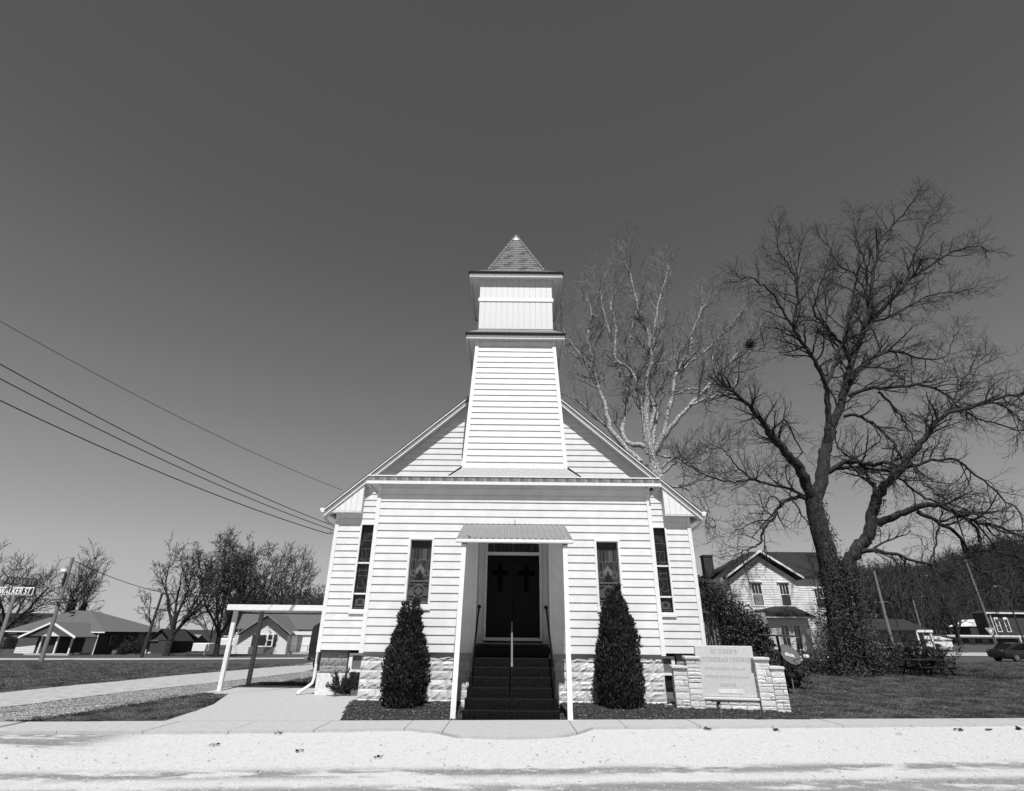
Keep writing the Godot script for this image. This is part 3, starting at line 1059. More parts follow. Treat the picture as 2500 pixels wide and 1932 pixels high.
func foundation(t: Node3D) -> void:
	var variants := []
	for k in 7:
		variants.append(rock_block(0.4, 0.2, 0.1, 0.036, 100 + k * 13, 0.02))
	var lay := func(par: Node3D, x0: float, x1: float, rows: Array, d: float, m1: Material, m2: Material, wmin: float, wmax: float) -> void:
		for r in rows.size() - 1:
			var x := x0
			var first := true
			while x < x1 - 0.01:
				var w := rf(wmin, wmax)
				if first and r % 2:
					w *= 0.55
				first = false
				if x1 - x - w < 0.12:
					w = x1 - x
				var h: float = rows[r] - rows[r + 1]
				var o := part(par, "foundation_stone", variants[rng.randi() % variants.size()], m1 if rng.randf() < 0.6 else m2)
				o.position = P(x + w * 0.5, rows[r] - h * 0.5, d)
				o.scale = Vector3((w - 0.012) / 0.4, (h - 0.012) / 0.2, rf(0.75, 1.25))
				x += w
	var mb := MB.new()
	var rows := [1.15, 1.03, 0.815, 0.61, 0.4, 0.185, 0.0]
	for s in [-1.0, 1.0]:
		mb = MB.new()
		mb.bx(P(CX + s * 3.84, -0.3, D1 + 0.075), P(CX + s * 1.02, 1.22, D1 + 0.4))
		mb.bx(P(CX + s * 3.84, -0.3, D1 + 0.4), P(CX + s * 3.5, 1.22, D2 + 0.3))
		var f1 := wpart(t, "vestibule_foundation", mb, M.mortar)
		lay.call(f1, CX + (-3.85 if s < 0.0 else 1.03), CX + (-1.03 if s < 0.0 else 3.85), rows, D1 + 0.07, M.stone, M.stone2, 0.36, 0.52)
	mb = MB.new()
	mb.bx(P(CX - 5.66, -0.3, D2 + 0.12), P(-4.78, 1.19, D2 + 0.4))
	mb.bx(P(4.95, -0.3, D2 + 0.12), P(CX + 5.66, 1.19, D2 + 0.4))
	for s in [-1.0, 1.0]:
		mb.bx(P(CX + s * 5.66, -0.3, D2 + 0.4), P(CX + s * 5.3, 1.19, 35.9))
		mb.bx(P(CX + s * 4.72, -0.3, D2 + 0.25), P(CX + s * 3.5, 0.3, D2 + 0.4))
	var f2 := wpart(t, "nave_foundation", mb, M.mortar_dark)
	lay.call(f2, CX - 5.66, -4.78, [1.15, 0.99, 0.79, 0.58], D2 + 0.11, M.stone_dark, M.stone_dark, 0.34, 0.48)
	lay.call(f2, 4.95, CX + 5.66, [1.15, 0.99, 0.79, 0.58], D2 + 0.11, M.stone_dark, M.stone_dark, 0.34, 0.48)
	for s in [-1.0, 1.0]:
		mb = MB.new()
		mb.bbox(P(CX + s * 5.25, 0.2, D2 + 0.1), Vector3(0.86, 0.76, 0.16), 0.01)
		part(f2, "concrete_footing", mb.mesh(), M.parge)
		# basement window tucked in the corner
		var xc: float = CX + s * 4.4
		mb = MB.new()
		mb.bx(P(xc - 0.36, 0.62, D2 + 0.2), P(xc + 0.36, 0.68, D2 + 0.08))
		mb.bx(P(xc - 0.42, 0.3, D2 + 0.2), P(xc - 0.32, 1.06, D2 + 0.1))
		mb.bx(P(xc + 0.32, 0.3, D2 + 0.2), P(xc + 0.42, 1.06, D2 + 0.1))
		mb.bx(P(xc - 0.42, 1.06, D2 + 0.2), P(xc + 0.42, 1.12, D2 + 0.1))
		var bw := wpart(t, "basement_window", mb, M.trim)
		mb = MB.new()
		mb.bx(P(xc - 0.32, 0.68, D2 + 0.18), P(xc + 0.32, 1.06, D2 + 0.16))
		part(bw, "pane", mb.mesh(), M.sign_grey)
		mb = MB.new()
		mb.bx(P(xc - 0.32, 0.3, D2 + 0.19), P(xc + 0.32, 0.62, D2 + 0.17))
		part(bw, "lower_pane", mb.mesh(), M.glass)

func frame(mb: MB, x0: float, x1: float, y0: float, y1: float, d: float, w: float, th: float) -> void:
	mb.bbox(P((x0 + x1) * 0.5, y1 - w * 0.5, d), Vector3(x1 - x0, w, th), 0.005)
	mb.bbox(P((x0 + x1) * 0.5, y0 + w * 0.5, d), Vector3(x1 - x0, w, th), 0.005)
	mb.bbox(P(x0 + w * 0.5, (y0 + y1) * 0.5, d), Vector3(w, y1 - y0 - 2.0 * w, th), 0.005)
	mb.bbox(P(x1 - w * 0.5, (y0 + y1) * 0.5, d), Vector3(w, y1 - y0 - 2.0 * w, th), 0.005)

func lead(mb: MB, d: float, pts: Array, r := 0.007) -> void:
	var p := PackedVector3Array()
	var q := PackedFloat32Array()
	for e in pts:
		p.append(P(e.x, e.y, d))
		q.append(r)
	mb.tube(p, q, 4)

func arc(c: Vector2, rx: float, ry: float, a0: float, a1: float, n := 10) -> Array:
	var o := []
	for k in n + 1:
		var a := deg_to_rad(lerpf(a0, a1, float(k) / n))
		o.append(c + Vector2(cos(a) * rx, sin(a) * ry))
	return o

func pane(par: Node3D, pts: Array, d: float, k: int) -> void:
	var mb := MB.new()
	var a := PackedVector2Array()
	for e in pts:
		a.append(e)
	mb.prism(a, -d, -d - 0.004)
	part(par, "pane", mb.mesh(), M["pane%d" % k])

func stained_window(t: Node3D, x0: float, x1: float, y0: float, y1: float) -> void:
	var mb := MB.new()
	frame(mb, x0 - 0.005, x1 + 0.005, y0, y1 + 0.01, D1 - 0.01, 0.06, 0.06)
	mb.bbox(P((x0 + x1) * 0.5, y0 - 0.045, D1 - 0.02), Vector3(x1 - x0 + 0.03, 0.085, 0.07), 0.006)
	var w := wpart(t, "stained_glass_window", mb, M.trim)
	w.set_meta("label", "leaded glass sash window with pale curving tracery")
	mb = MB.new()
	for s in [[x0 + 0.055, x0 + 0.06], [x1 - 0.06, x1 - 0.055]]:
		mb.bx(P(s[0], y0 + 0.06, D1 + 0.02), P(s[1], y1 - 0.05, D1 + 0.13))
	mb.bx(P(x0 + 0.05, y1 - 0.055, D1 + 0.02), P(x1 - 0.05, y1 - 0.05, D1 + 0.13))
	part(w, "jamb", mb.mesh(), M.trim)
	var xa := x0 + 0.06
	var xb := x1 - 0.06
	var ya := y0 + 0.06
	var yb := y1 - 0.05
	var d := D1 + 0.11
	var W := xb - xa
	var H := yb - ya
	var at := func(u: float, v: float) -> Vector2: return Vector2(xa + u * W, ya + v * H)
	# dark backing glass, then paler pieces in front of it
	pane(w, [at.call(0, 0), at.call(1, 0), at.call(1, 1), at.call(0, 1)], d + 0.012, 0)
	var cols := [0.05, 0.13, 0.25, 0.42, 0.58, 0.75, 0.87, 0.95]
	for i in 7:
		pane(w, [at.call(cols[i], 0.68), at.call(cols[i + 1], 0.68), at.call(cols[i + 1], 0.87), at.call(cols[i], 0.87)], d + 0.004, [2, 1, 1, 2, 3, 1, 1][i])
		pane(w, [at.call(cols[i], 0.47), at.call(cols[i + 1], 0.47), at.call(cols[i + 1], 0.675), at.call(cols[i], 0.675)], d + 0.004, [1, 0, 2, 1, 1, 2, 0][i])
	# flame and scrolls
	pane(w, [at.call(0.5, 0.64), at.call(0.56, 0.58), at.call(0.68, 0.56), at.call(0.74, 0.46), at.call(0.64, 0.455), at.call(0.5, 0.545), at.call(0.36, 0.455), at.call(0.26, 0.46), at.call(0.32, 0.56), at.call(0.44, 0.58)], d - 0.002, 4)
	for s in [-1.0, 1.0]:
		pane(w, arc(at.call(0.5 + s * 0.31, 0.475), 0.16 * W, 0.05 * H, 0, 330, 14), d - 0.003, 3)
		pane(w, arc(at.call(0.5 + s * 0.31, 0.475), 0.08 * W, 0.025 * H, 0, 330, 10), d - 0.006, 1)
		pane(w, [at.call(0.5 + s * 0.12, 0.40), at.call(0.5 + s * 0.4, 0.42), at.call(0.5 + s * 0.24, 0.46)], d - 0.002, 3)
		pane(w, arc(at.call(0.5 + s * 0.36, 0.375), 0.09 * W, 0.035 * H, 0, 330, 10), d - 0.002, 2)
	pane(w, arc(at.call(0.5, 0.415), 0.065 * W, 0.035 * H, 0, 330, 12), d - 0.006, 0)
	# lower panel: diamond in a rosette
	pane(w, [at.call(0.07, 0.08), at.call(0.93, 0.08), at.call(0.93, 0.31), at.call(0.07, 0.31)], d + 0.006, 1)
	for s in [-1.0, 1.0]:
		pane(w, arc(at.call(0.5 + s * 0.34, 0.19), 0.13 * W, 0.06 * H, 0, 330, 12), d - 0.001, 3)
	pane(w, arc(at.call(0.5, 0.2), 0.3 * W, 0.1 * H, 0, 345, 16), d - 0.003, 3)
	pane(w, arc(at.call(0.5, 0.2), 0.24 * W, 0.075 * H, 0, 345, 16), d - 0.006, 0)
	pane(w, [at.call(0.5, 0.27), at.call(0.7, 0.2), at.call(0.5, 0.13), at.call(0.3, 0.2)], d - 0.009, 3)
	pane(w, [at.call(0.07, 0.02), at.call(0.93, 0.02), at.call(0.93, 0.045), at.call(0.07, 0.045)], d + 0.002, 4)
	mb = MB.new()
	for c in cols:
		lead(mb, d - 0.004, [at.call(c, 0.46), at.call(c, 0.875)], 0.006)
	for v in [0.875, 0.68, 0.36, 0.345, 0.305, 0.08, 0.05]:
		lead(mb, d - 0.004, [at.call(0.04, v), at.call(0.96, v)], 0.007)
	for u in [0.05, 0.95]:
		lead(mb, d - 0.004, [at.call(u, 0.02), at.call(u, 0.88)], 0.009)
	for u in [0.27, 0.5, 0.73]:
		lead(mb, d - 0.004, [at.call(u, 0.02), at.call(u, 0.1)], 0.005)
		lead(mb, d - 0.004, [at.call(u, 0.305), at.call(u, 0.345)], 0.005)
	for s in [-1.0, 1.0]:
		lead(mb, d - 0.008, arc(at.call(0.5 + s * 0.31, 0.475), 0.16 * W, 0.05 * H, 0, 360, 16), 0.006)
		lead(mb, d - 0.008, arc(at.call(0.5 + s * 0.36, 0.375), 0.1 * W, 0.035 * H, 0, 360, 12), 0.005)
		lead(mb, d - 0.008, arc(at.call(0.5 + s * 0.34, 0.19), 0.13 * W, 0.06 * H, 0, 360, 12), 0.005)
	lead(mb, d - 0.009, arc(at.call(0.5, 0.2), 0.3 * W, 0.1 * H, 0, 360, 20), 0.007)
	lead(mb, d - 0.009, arc(at.call(0.5, 0.675), 0.07 * W, 0.03 * H, 0, 360, 8), 0.005)
	part(w, "lead_came", mb.mesh(), M.came)

func tall_window(t: Node3D, x0: float, x1: float) -> void:
	var y0 := 2.27
	var y1 := 4.9
	var mb := MB.new()
	frame(mb, x0 - 0.01, x1 + 0.01, y0 - 0.005, y1 + 0.01, D2 - 0.012, 0.055, 0.06)
	mb.bbox(P((x0 + x1) * 0.5, y0 - 0.045, D2 - 0.025), Vector3(x1 - x0 + 0.05, 0.08, 0.08), 0.006)
	var w := wpart(t, "tall_window", mb, M.trim)
	w.set_meta("label", "tall leaded window in three lights beside the vestibule")
	var xa := x0 + 0.045
	var xb := x1 - 0.045
	var ya := y0 + 0.05
	var yb := y1 - 0.045
	var d := D2 + 0.1
	var W := xb - xa
	var H := yb - ya
	mb = MB.new()
	for v in [0.175, 0.535]:
		mb.bbox(P((xa + xb) * 0.5, ya + v * H, D2 + 0.05), Vector3(W, 0.05, 0.05), 0.005)
	part(w, "rail", mb.mesh(), M.trim)
	var at := func(u: float, v: float) -> Vector2: return Vector2(xa + u * W, ya + v * H)
	for q in [[0.0, 0.17], [0.18, 0.53], [0.54, 1.0]]:
		pane(w, [at.call(0, q[0]), at.call(1, q[0]), at.call(1, q[1]), at.call(0, q[1])], d + 0.01, 0)
	for s in [-1.0, 1.0]:
		for k in 2:
			pane(w, arc(at.call(0.5 + s * 0.27, 0.085), (0.17 - 0.08 * k) * W, (0.05 - 0.025 * k) * H, 0, 330, 12), d + 0.002 - 0.004 * k, 3 - 2 * k)
		pane(w, [at.call(0.5 + s * 0.02, 0.09), at.call(0.5 + s * 0.2, 0.13), at.call(0.5 + s * 0.16, 0.05)], d, 3)
	mb = MB.new()
	for s in [-1.0, 1.0]:
		lead(mb, d, arc(at.call(0.5, 0.74), 0.5 * W, 0.17 * H, 90, 90 + s * 88, 10), 0.007)
		lead(mb, d, arc(at.call(0.5, 0.74), 0.43 * W, 0.145 * H, 90, 90 + s * 88, 10), 0.006)
		lead(mb, d, [at.call(0.5 + s * 0.08, 0.9), at.call(0.5 + s * 0.16, 0.95), at.call(0.5 + s * 0.26, 0.88), at.call(0.5 + s * 0.36, 0.93), at.call(0.5 + s * 0.42, 0.84)], 0.006)
		lead(mb, d, [at.call(0.5 + s * 0.46, 0.7), at.call(0.5 + s * 0.4, 0.64), at.call(0.5 + s * 0.44, 0.58), at.call(0.5 + s * 0.3, 0.56)], 0.007)
		lead(mb, d, [at.call(0.5 + s * 0.3, 0.7), at.call(0.5 + s * 0.22, 0.63), at.call(0.5 + s * 0.3, 0.58), at.call(0.5 + s * 0.2, 0.55)], 0.006)
		lead(mb, d, [at.call(0.5 + s * 0.14, 0.53), at.call(0.5 + s * 0.2, 0.46), at.call(0.5 + s * 0.12, 0.38), at.call(0.5 + s * 0.3, 0.34), at.call(0.5 + s * 0.22, 0.28), at.call(0.5 + s * 0.1, 0.26), at.call(0.5 + s * 0.16, 0.2)], 0.007)
		lead(mb, d, [at.call(0.5 + s * 0.5, 0.26), at.call(0.5 + s * 0.3, 0.235), at.call(0.5 + s * 0.1, 0.26)], 0.006)
	for v in [0.81, 0.71, 0.585, 0.45, 0.385]:
		lead(mb, d, [at.call(0.02, v), at.call(0.98, v)], 0.006)
	lead(mb, d, [at.call(0.5, 0.9), at.call(0.5, 0.7), at.call(0.46, 0.62), at.call(0.54, 0.55)], 0.006)
	for u in [0.06, 0.94]:
		lead(mb, d, [at.call(u, 0.19), at.call(u, 0.52)], 0.005)
		lead(mb, d, [at.call(u, 0.01), at.call(u, 0.16)], 0.006)
	for v in [0.02, 0.045, 0.14]:
		lead(mb, d, [at.call(0.02, v), at.call(0.98, v)], 0.006)
	part(w, "lead_came", mb.mesh(), M.came)

func entrance() -> void:
	var t := church_node
	# recess: narrow side returns and a back wall of siding with the double door
	var dh := [[-0.72, 0.9, 1.45, 4.3]]
	var mb := MB.new()
	backing(mb, CX - 0.97, CX + 0.97, 1.43, 4.3, DR, 0.12, dh)
	for s in [-1.0, 1.0]:
		mb.bx(P(CX + s * 0.97, 1.2, D1 + 0.16), P(CX + s * 1.06, 4.3, DR + 0.12))
	mb.bx(P(CX - 1.06, 4.3, D1 + 0.16), P(CX + 1.06, 4.36, DR + 0.12))
	var rec := wpart(t, "entrance_recess", mb, M.siding)
	siding(rec, 1.43, 4.29, DR, func(_y): return [CX - 0.968, CX + 0.968], dh, 0.2032, 0.02)
	mb = MB.new()
	for s in [-1.0, 1.0]:
		mb.bbox(P(CX + s * 1.0, 2.75, D1 - 0.02), Vector3(0.075, 3.1, 0.07), 0.006)
	mb.bbox(P(CX, 4.33, D1 - 0.02), Vector3(2.075, 0.075, 0.07), 0.006)
	part(rec, "opening_casing", mb.mesh(), M.trim)
	var dm := MB.new()
	for s in [-1.0, 1.0]:
		dm.bbox(P(0.09 + s * 0.785, 2.85, DR - 0.01), Vector3(0.075, 2.72, 0.1), 0.006)
	dm.bbox(P(0.09, 3.8, DR - 0.01), Vector3(1.5, 0.09, 0.1), 0.006)
	dm.bbox(P(0.09, 4.21, DR - 0.01), Vector3(1.64, 0.08, 0.1), 0.006)
	dm.bbox(P(0.09, 1.545, DR - 0.03), Vector3(1.64, 0.08, 0.14), 0.006)
	var fr := wpart(t, "door_frame", dm, M.trim)
	mb = MB.new()
	mb.bx(P(-0.66, 3.84, DR + 0.03), P(0.84, 4.18, DR + 0.05))
	part(fr, "transom_pane", mb.mesh(), M.glass)
	for s in [-1.0, 1.0]:
		var xc: float = 0.09 + s * 0.375
		mb = MB.new()
		mb.bbox(P(xc, 2.67, DR + 0.04), Vector3(0.742, 2.17, 0.05), 0.004)
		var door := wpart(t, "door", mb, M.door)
		mb = MB.new()
		mb.bbox(P(xc - 0.0 + s * 0.0, 3.135, DR + 0.008), Vector3(0.13, 0.74, 0.02), 0.003)
		mb.bbox(P(xc, 3.265, DR + 0.008), Vector3(0.475, 0.135, 0.021), 0.003)
		part(door, "cross", mb.mesh(), M.cross)
		mb = MB.new()
		mb.rod(P(xc - s * 0.31, 2.45, DR + 0.015), P(xc - s * 0.31, 2.45, DR - 0.03), 0.025, 10)
		part(door, "knob", mb.mesh(), M.iron)
		for y in [1.9, 2.6, 3.35]:
			mb = MB.new()
			mb.rod(P(xc + s * 0.372, y, DR - 0.005), P(xc + s * 0.372, y + 0.12, DR - 0.005), 0.014, 6)
			part(door, "hinge", mb.mesh(), M.iron)
	# steps, landing, cheek walls
	for k in 7:
		var d0 := 12.85 + 0.282 * k
		var half := lerpf(1.04, 0.96, clampf(k / 4.0, 0.0, 1.0))
		mb = MB.new()
		var d1 := d0 + 0.31 if k < 6 else 15.82
		mb.bbox(P(CX - 0.03, 0.19 * (k + 1) - 0.115 + (0.045 if k == 6 else 0.0), (d0 + d1) * 0.5), Vector3(half * 2.0, 0.23, d1 - d0), 0.012)
		mb.bx(P(CX - 0.03 - half + 0.01, -0.1, d0 + 0.02), P(CX - 0.03 + half - 0.01, 0.19 * (k + 1) - 0.2, d1))
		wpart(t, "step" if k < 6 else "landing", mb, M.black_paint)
	# handrails
	for s in [-1.0, 1.0]:
		var x: float = CX + s * 0.92
		mb = MB.new()
		mb.tube(PackedVector3Array([P(x + s * 0.01, 2.36, DR - 0.02), P(x + s * 0.01, 2.34, DR - 0.12), P(x + s * 0.0, 1.05, 13.2), P(x, 0.97, 13.1), P(x, 0.86, 13.08)]), PackedFloat32Array([0.022, 0.022, 0.022, 0.022, 0.022]), 8)
		mb.rod(P(x, 0.18, 13.08), P(x, 0.9, 13.08), 0.022, 8)
		mb.rod(P(x, 0.75, 13.98), P(x, 1.45, 13.98), 0.018, 8)
		mb.lathe([Vector2(0, 0), Vector2(0.05, 0.0), Vector2(0.05, 0.012), Vector2(0, 0.03)], P(x + s * 0.01, 2.36, DR - 0.005), 12, Basis(Vector3.RIGHT, PI / 2))
		mb.lathe([Vector2(0.0, -0.045), Vector2(0.032, -0.032), Vector2(0.045, 0), Vector2(0.032, 0.032), Vector2(0, 0.045)], P(x + s * 0.01, 2.36, DR - 0.06), 12)
		wpart(t, "handrail", mb, M.iron)
	mb = MB.new()
	mb.tube(PackedVector3Array([P(CX - 0.02, 0.19, 13.1), P(CX - 0.02, 1.0, 13.1), P(CX - 0.02, 1.06, 13.16), P(CX - 0.02, 1.95, 14.55), P(CX - 0.02, 1.97, 14.65), P(CX - 0.02, 1.9, 14.7), P(CX - 0.02, 1.3, 14.7)]), PackedFloat32Array([0.022, 0.022, 0.022, 0.022, 0.022, 0.022, 0.022]), 8)
	var ch := wpart(t, "handrail", mb, M.iron)
	ch.set_meta("label", "centre handrail with a worn bare metal grip")
	mb = MB.new()
	mb.rod(P(CX - 0.02, 1.0, 13.078), P(CX - 0.02, 1.07, 13.14), 0.026, 8)
	mb.rod(P(CX - 0.02, 1.07, 13.14), P(CX - 0.02, 1.93, 14.49), 0.0245, 8)
	part(ch, "worn_grip", mb.mesh(), M.steel)
	# corrugated awning on two posts
	var yt := 4.46
	var yf := 3.76
	var df := 12.86
	mb = MB.new()
	var n := 19 * 8
	var half := 1.395
	for i in n:
		var q := []
		for j in [i, i + 1]:
			var u := float(j) / n
			var x := CX + 0.02 + lerpf(-half, half, u)
			var h := 0.024 * cos(u * 19.0 * TAU)
			q.append([P(x, yt + h, D1 - 0.02), P(x, yf + h, df), Vector3(0.024 * 19.0 * TAU / (2.0 * half) * sin(u * 19.0 * TAU), 1, 0.36).normalized()])
		var b := mb.v.size()
		mb.vert(q[0][0], q[0][2])
		mb.vert(q[1][0], q[1][2])
		mb.vert(q[1][1], q[1][2])
		mb.vert(q[0][1], q[0][2])
		for e in [0, 1, 2, 0, 2, 3]:
			mb.ix.append(b + e)
	var aw := wpart(t, "awning", mb, M.tin)
	aw.set_meta("label", "pale corrugated sheet awning over the church steps")
	mb = MB.new()
	mb.bbox(P(CX + 0.02, yf - 0.055, df), Vector3(2.0 * half + 0.06, 0.085, 0.07), 0.02)
	part(aw, "front_gutter", mb.mesh(), M.white_post)
	mb = MB.new()
	for s in [-1.0, 1.0]:
		var x: float = CX + 0.02 + s * (half - 0.0)
		mb.hexa([P(x - 0.02, yf - 0.09, df + 0.03), P(x + 0.02, yf - 0.09, df + 0.03), P(x + 0.02, yt - 0.09, D1 - 0.03), P(x - 0.02, yt - 0.09, D1 - 0.03), P(x - 0.02, yf + 0.0, df + 0.03), P(x + 0.02, yf + 0.0, df + 0.03), P(x + 0.02, yt + 0.0, D1 - 0.03), P(x - 0.02, yt + 0.0, D1 - 0.03)])
	part(aw, "side_rafter", mb.mesh(), M.tin)
	mb = MB.new()
	for s in [-0.6, 0.0, 0.6]:
		mb.hexa([P(CX + s - 0.02, yf - 0.1, df + 0.05), P(CX + s + 0.02, yf - 0.1, df + 0.05), P(CX + s + 0.02, yt - 0.1, D1 - 0.03), P(CX + s - 0.02, yt - 0.1, D1 - 0.03), P(CX + s - 0.02, yf - 0.03, df + 0.05), P(CX + s + 0.02, yf - 0.03, df + 0.05), P(CX + s + 0.02, yt - 0.03, D1 - 0.03), P(CX + s - 0.02, yt - 0.03, D1 - 0.03)])
	part(aw, "rafter", mb.mesh(), M.white_post)
	for s in [-1.0, 1.0]:
		mb = MB.new()
		var xb: float = CX - 0.02 + s * 1.235
		var xt: float = CX + 0.02 + s * 1.215
		var h := 0.055
		mb.hexa([P(xb - h, 0.0, 12.72), P(xb + h, 0.0, 12.72), P(xb + h, 0.0, 12.83), P(xb - h, 0.0, 12.83), P(xt - h, 3.66, 12.87), P(xt + h, 3.66, 12.87), P(xt + h, 3.66, 12.98), P(xt - h, 3.66, 12.98)])
		var po := wpart(t, "porch_post", mb, M.white_post)
		mb = MB.new()
		mb.bx(P(xt - 0.062, 3.56, 12.862), P(xt + 0.062, 3.7, 12.985))
		part(po, "post_bracket", mb.mesh(), M.fascia)
	# a twist of wire standing on the awning
	mb = MB.new()
	mb.tube(PackedVector3Array([P(CX + 0.05, 4.46, 14.72), P(CX + 0.03, 4.54, 14.7), P(CX + 0.06, 4.6, 14.7)]), PackedFloat32Array([0.008, 0.008, 0.006]), 5)
	part(aw, "wire_stub", mb.mesh(), M.iron)
	mb = MB.new()
	mb.tube(PackedVector3Array([P(CX - 1.13, 3.86, 13.02), P(CX - 1.1, 3.84, 12.96), P(CX - 1.07, 3.81, 12.9), P(CX - 1.04, 3.8, 12.88)]), PackedFloat32Array([0.006, 0.012, 0.012, 0.004]), 5)
	part(aw, "fallen_twig", mb.mesh(), M.twig)

# ---------------------------------------------------------------- plants
func leaf(mb: MB, p: Vector3, along: Vector3, nn: Vector3, l: float, w: float, c: float) -> void:
	var s := along.cross(nn).normalized() * w * 0.5
	nn = s.cross(along).normalized()
	mb.col = Color(c, c, c)
	var b := mb.v.size()
	var tip := p + along * l
	var m := p + along * l * 0.45 + nn * l * 0.08
	mb.vert(p, nn)
	mb.vert(m + s, (nn + s.normalized() * 0.3).normalized())
	mb.vert(tip, nn)
	mb.vert(m - s, (nn - s.normalized() * 0.3).normalized())
	for e in [0, 2, 1, 0, 3, 2]:
		mb.ix.append(b + e)

func rdir() -> Vector3:
	var z := rf(-1, 1)
	var a := rf(0, TAU)
	var r := sqrt(1.0 - z * z)
	return Vector3(r * cos(a), z, r * sin(a))

func cone_shrub(called: String, label: String, at: Vector3, columns: Array, count: int) -> void:
	# columns: [dx, dz, [[y, r] ...]] - upright leaders that grow into one another
	var t := thing(called, label, "shrub", at, "clipped evergreen shrubs beside the steps")
	var core := MB.new()
	for c in columns:
		var top: float = c[2][-1][0]
		core.tube(PackedVector3Array([Vector3(c[0] * 0.3, -0.1, c[1] * 0.3), Vector3(c[0], top * 0.5, c[1]), Vector3(c[0], top * 0.95, c[1])]), PackedFloat32Array([0.06, 0.04, 0.008]), 6)
		for k in 70:
			var y := rf(0.1, 0.9) * top
			var a := rf(0, TAU)
			var r := 0.1
			for q in c[2]:
				if q[0] <= y:
					r = q[1]
			core.rod(Vector3(c[0], y - 0.15, c[1]), Vector3(c[0] + cos(a) * r * 0.85, y + 0.15, c[1] + sin(a) * r * 0.85), 0.01, 4, 0.004)
	part(t, "trunk", core.mesh(), M.bark_grey)
	var mb := MB.new()
	mb.use_col = true
	var area := []
	var total := 0.0
	for c in columns:
		for i in c[2].size() - 1:
			var a: float = (c[2][i][1] + c[2][i + 1][1]) * (c[2][i + 1][0] - c[2][i][0])
			total += a
			area.append([total, c, i])
	var fn := FastNoiseLite.new()
	fn.seed = int(at.x * 100.0)
	fn.frequency = 3.0
	for k in count:
		var pick := rng.randf() * total
		for e in area:
			if pick <= e[0]:
				var q0: Array = e[1][2][e[2]]
				var q1: Array = e[1][2][e[2] + 1]
				var f := rng.randf()
				var y := lerpf(q0[0], q1[0], f)
				var r := lerpf(q0[1], q1[1], f)
				var a := rng.randf() * TAU
				var o := Vector3(cos(a), 0, sin(a))
				var lump := fn.get_noise_3d(o.x * r + e[1][0], y, o.z * r) * 0.14
				var depth := pow(rng.randf(), 2.0) * 0.34 * r / 0.5
				var p := Vector3(e[1][0], y, e[1][1]) + o * maxf(r + lump - depth, 0.01)
				var up := (Vector3.UP * rf(0.5, 1.2) + o * rf(0.1, 0.9) + rdir() * 0.45).normalized()
				var nn := (o + Vector3.UP * 0.3 + rdir() * 0.55).normalized()
				nn = (nn - up * nn.dot(up)).normalized()
				leaf(mb, p, up, nn, rf(0.05, 0.11), rf(0.025, 0.05), rf(0.006, 0.036) * (1.0 if rng.randf() < 0.96 else 2.5))
				break
	part(t, "foliage", mb.mesh(), M.leaf)

# branches
func grow(mb: MB, p: Vector3, dir: Vector3, length: float, r: float, level: int, last: int, cfg: Dictionary) -> void:
	var n := maxi(2, int(ceil(length / cfg.seg[level])))
	var st := length / n
	var pts := PackedVector3Array([p])
	var rad := PackedFloat32Array([r])
	var tip: float = maxf(r * cfg.get("taper", 0.35), cfg.rmin)
	var d := dir
	var dirs := [dir]
	for i in n:
		d = (d + rdir() * cfg.wig[level] + Vector3.UP * cfg.lift[level]).normalized()
		p += d * st
		pts.append(p)
		dirs.append(d)
		rad.append(lerpf(r, tip, float(i + 1) / n))
	mb.tube(pts, rad, 5 if level <= 1 and r > 0.04 else 3)
	if level >= last:
		return
	offshoots(mb, pts, rad, length, level, last, cfg, 0.2)

func offshoots(mb: MB, pts: PackedVector3Array, rad: PackedFloat32Array, length: float, level: int, last: int, cfg: Dictionary, from: float) -> void:
	var n := int(length * cfg.dens[level] + rng.randf())
	var m := pts.size() - 1
	for k in n:
		var f := lerpf(from, 1.0, (k + rng.randf()) / n)
		var i := mini(int(f * m), m - 1)
		var u := f * m - i
		var q := pts[i].lerp(pts[i + 1], u)
		var rr := lerpf(rad[i], rad[i + 1], u)
		var ax := (pts[i + 1] - pts[i]).normalized()
		var side := ax.cross(rdir()).normalized()
		var an := rf(cfg.ang[0], cfg.ang[1])
		var dd := (ax * cos(an) + side * sin(an)).normalized()
		var l: float = cfg.len[level] * rf(0.55, 1.25) * (1.0 - 0.35 * f)
		if cfg.has("within") and not cfg.within.call(q + dd * l):
			l *= 0.5
		grow(mb, q, dd, l, maxf(minf(rr * 0.6, cfg.rad[level]), cfg.rmin), level + 1, last, cfg)

func smooth_line(pts: Array, sub: int, wob: float) -> PackedVector3Array:
	var o := PackedVector3Array()
	for i in pts.size() - 1:
		var p0: Vector3 = pts[maxi(i - 1, 0)]
		var p1: Vector3 = pts[i]
		var p2: Vector3 = pts[i + 1]
		var p3: Vector3 = pts[mini(i + 2, pts.size() - 1)]
		for k in sub:
			o.append(p1.cubic_interpolate(p2, p0, p3, float(k) / sub) + (rdir() * wob if k > 0 else Vector3.ZERO))
	o.append(pts[-1])
	return o

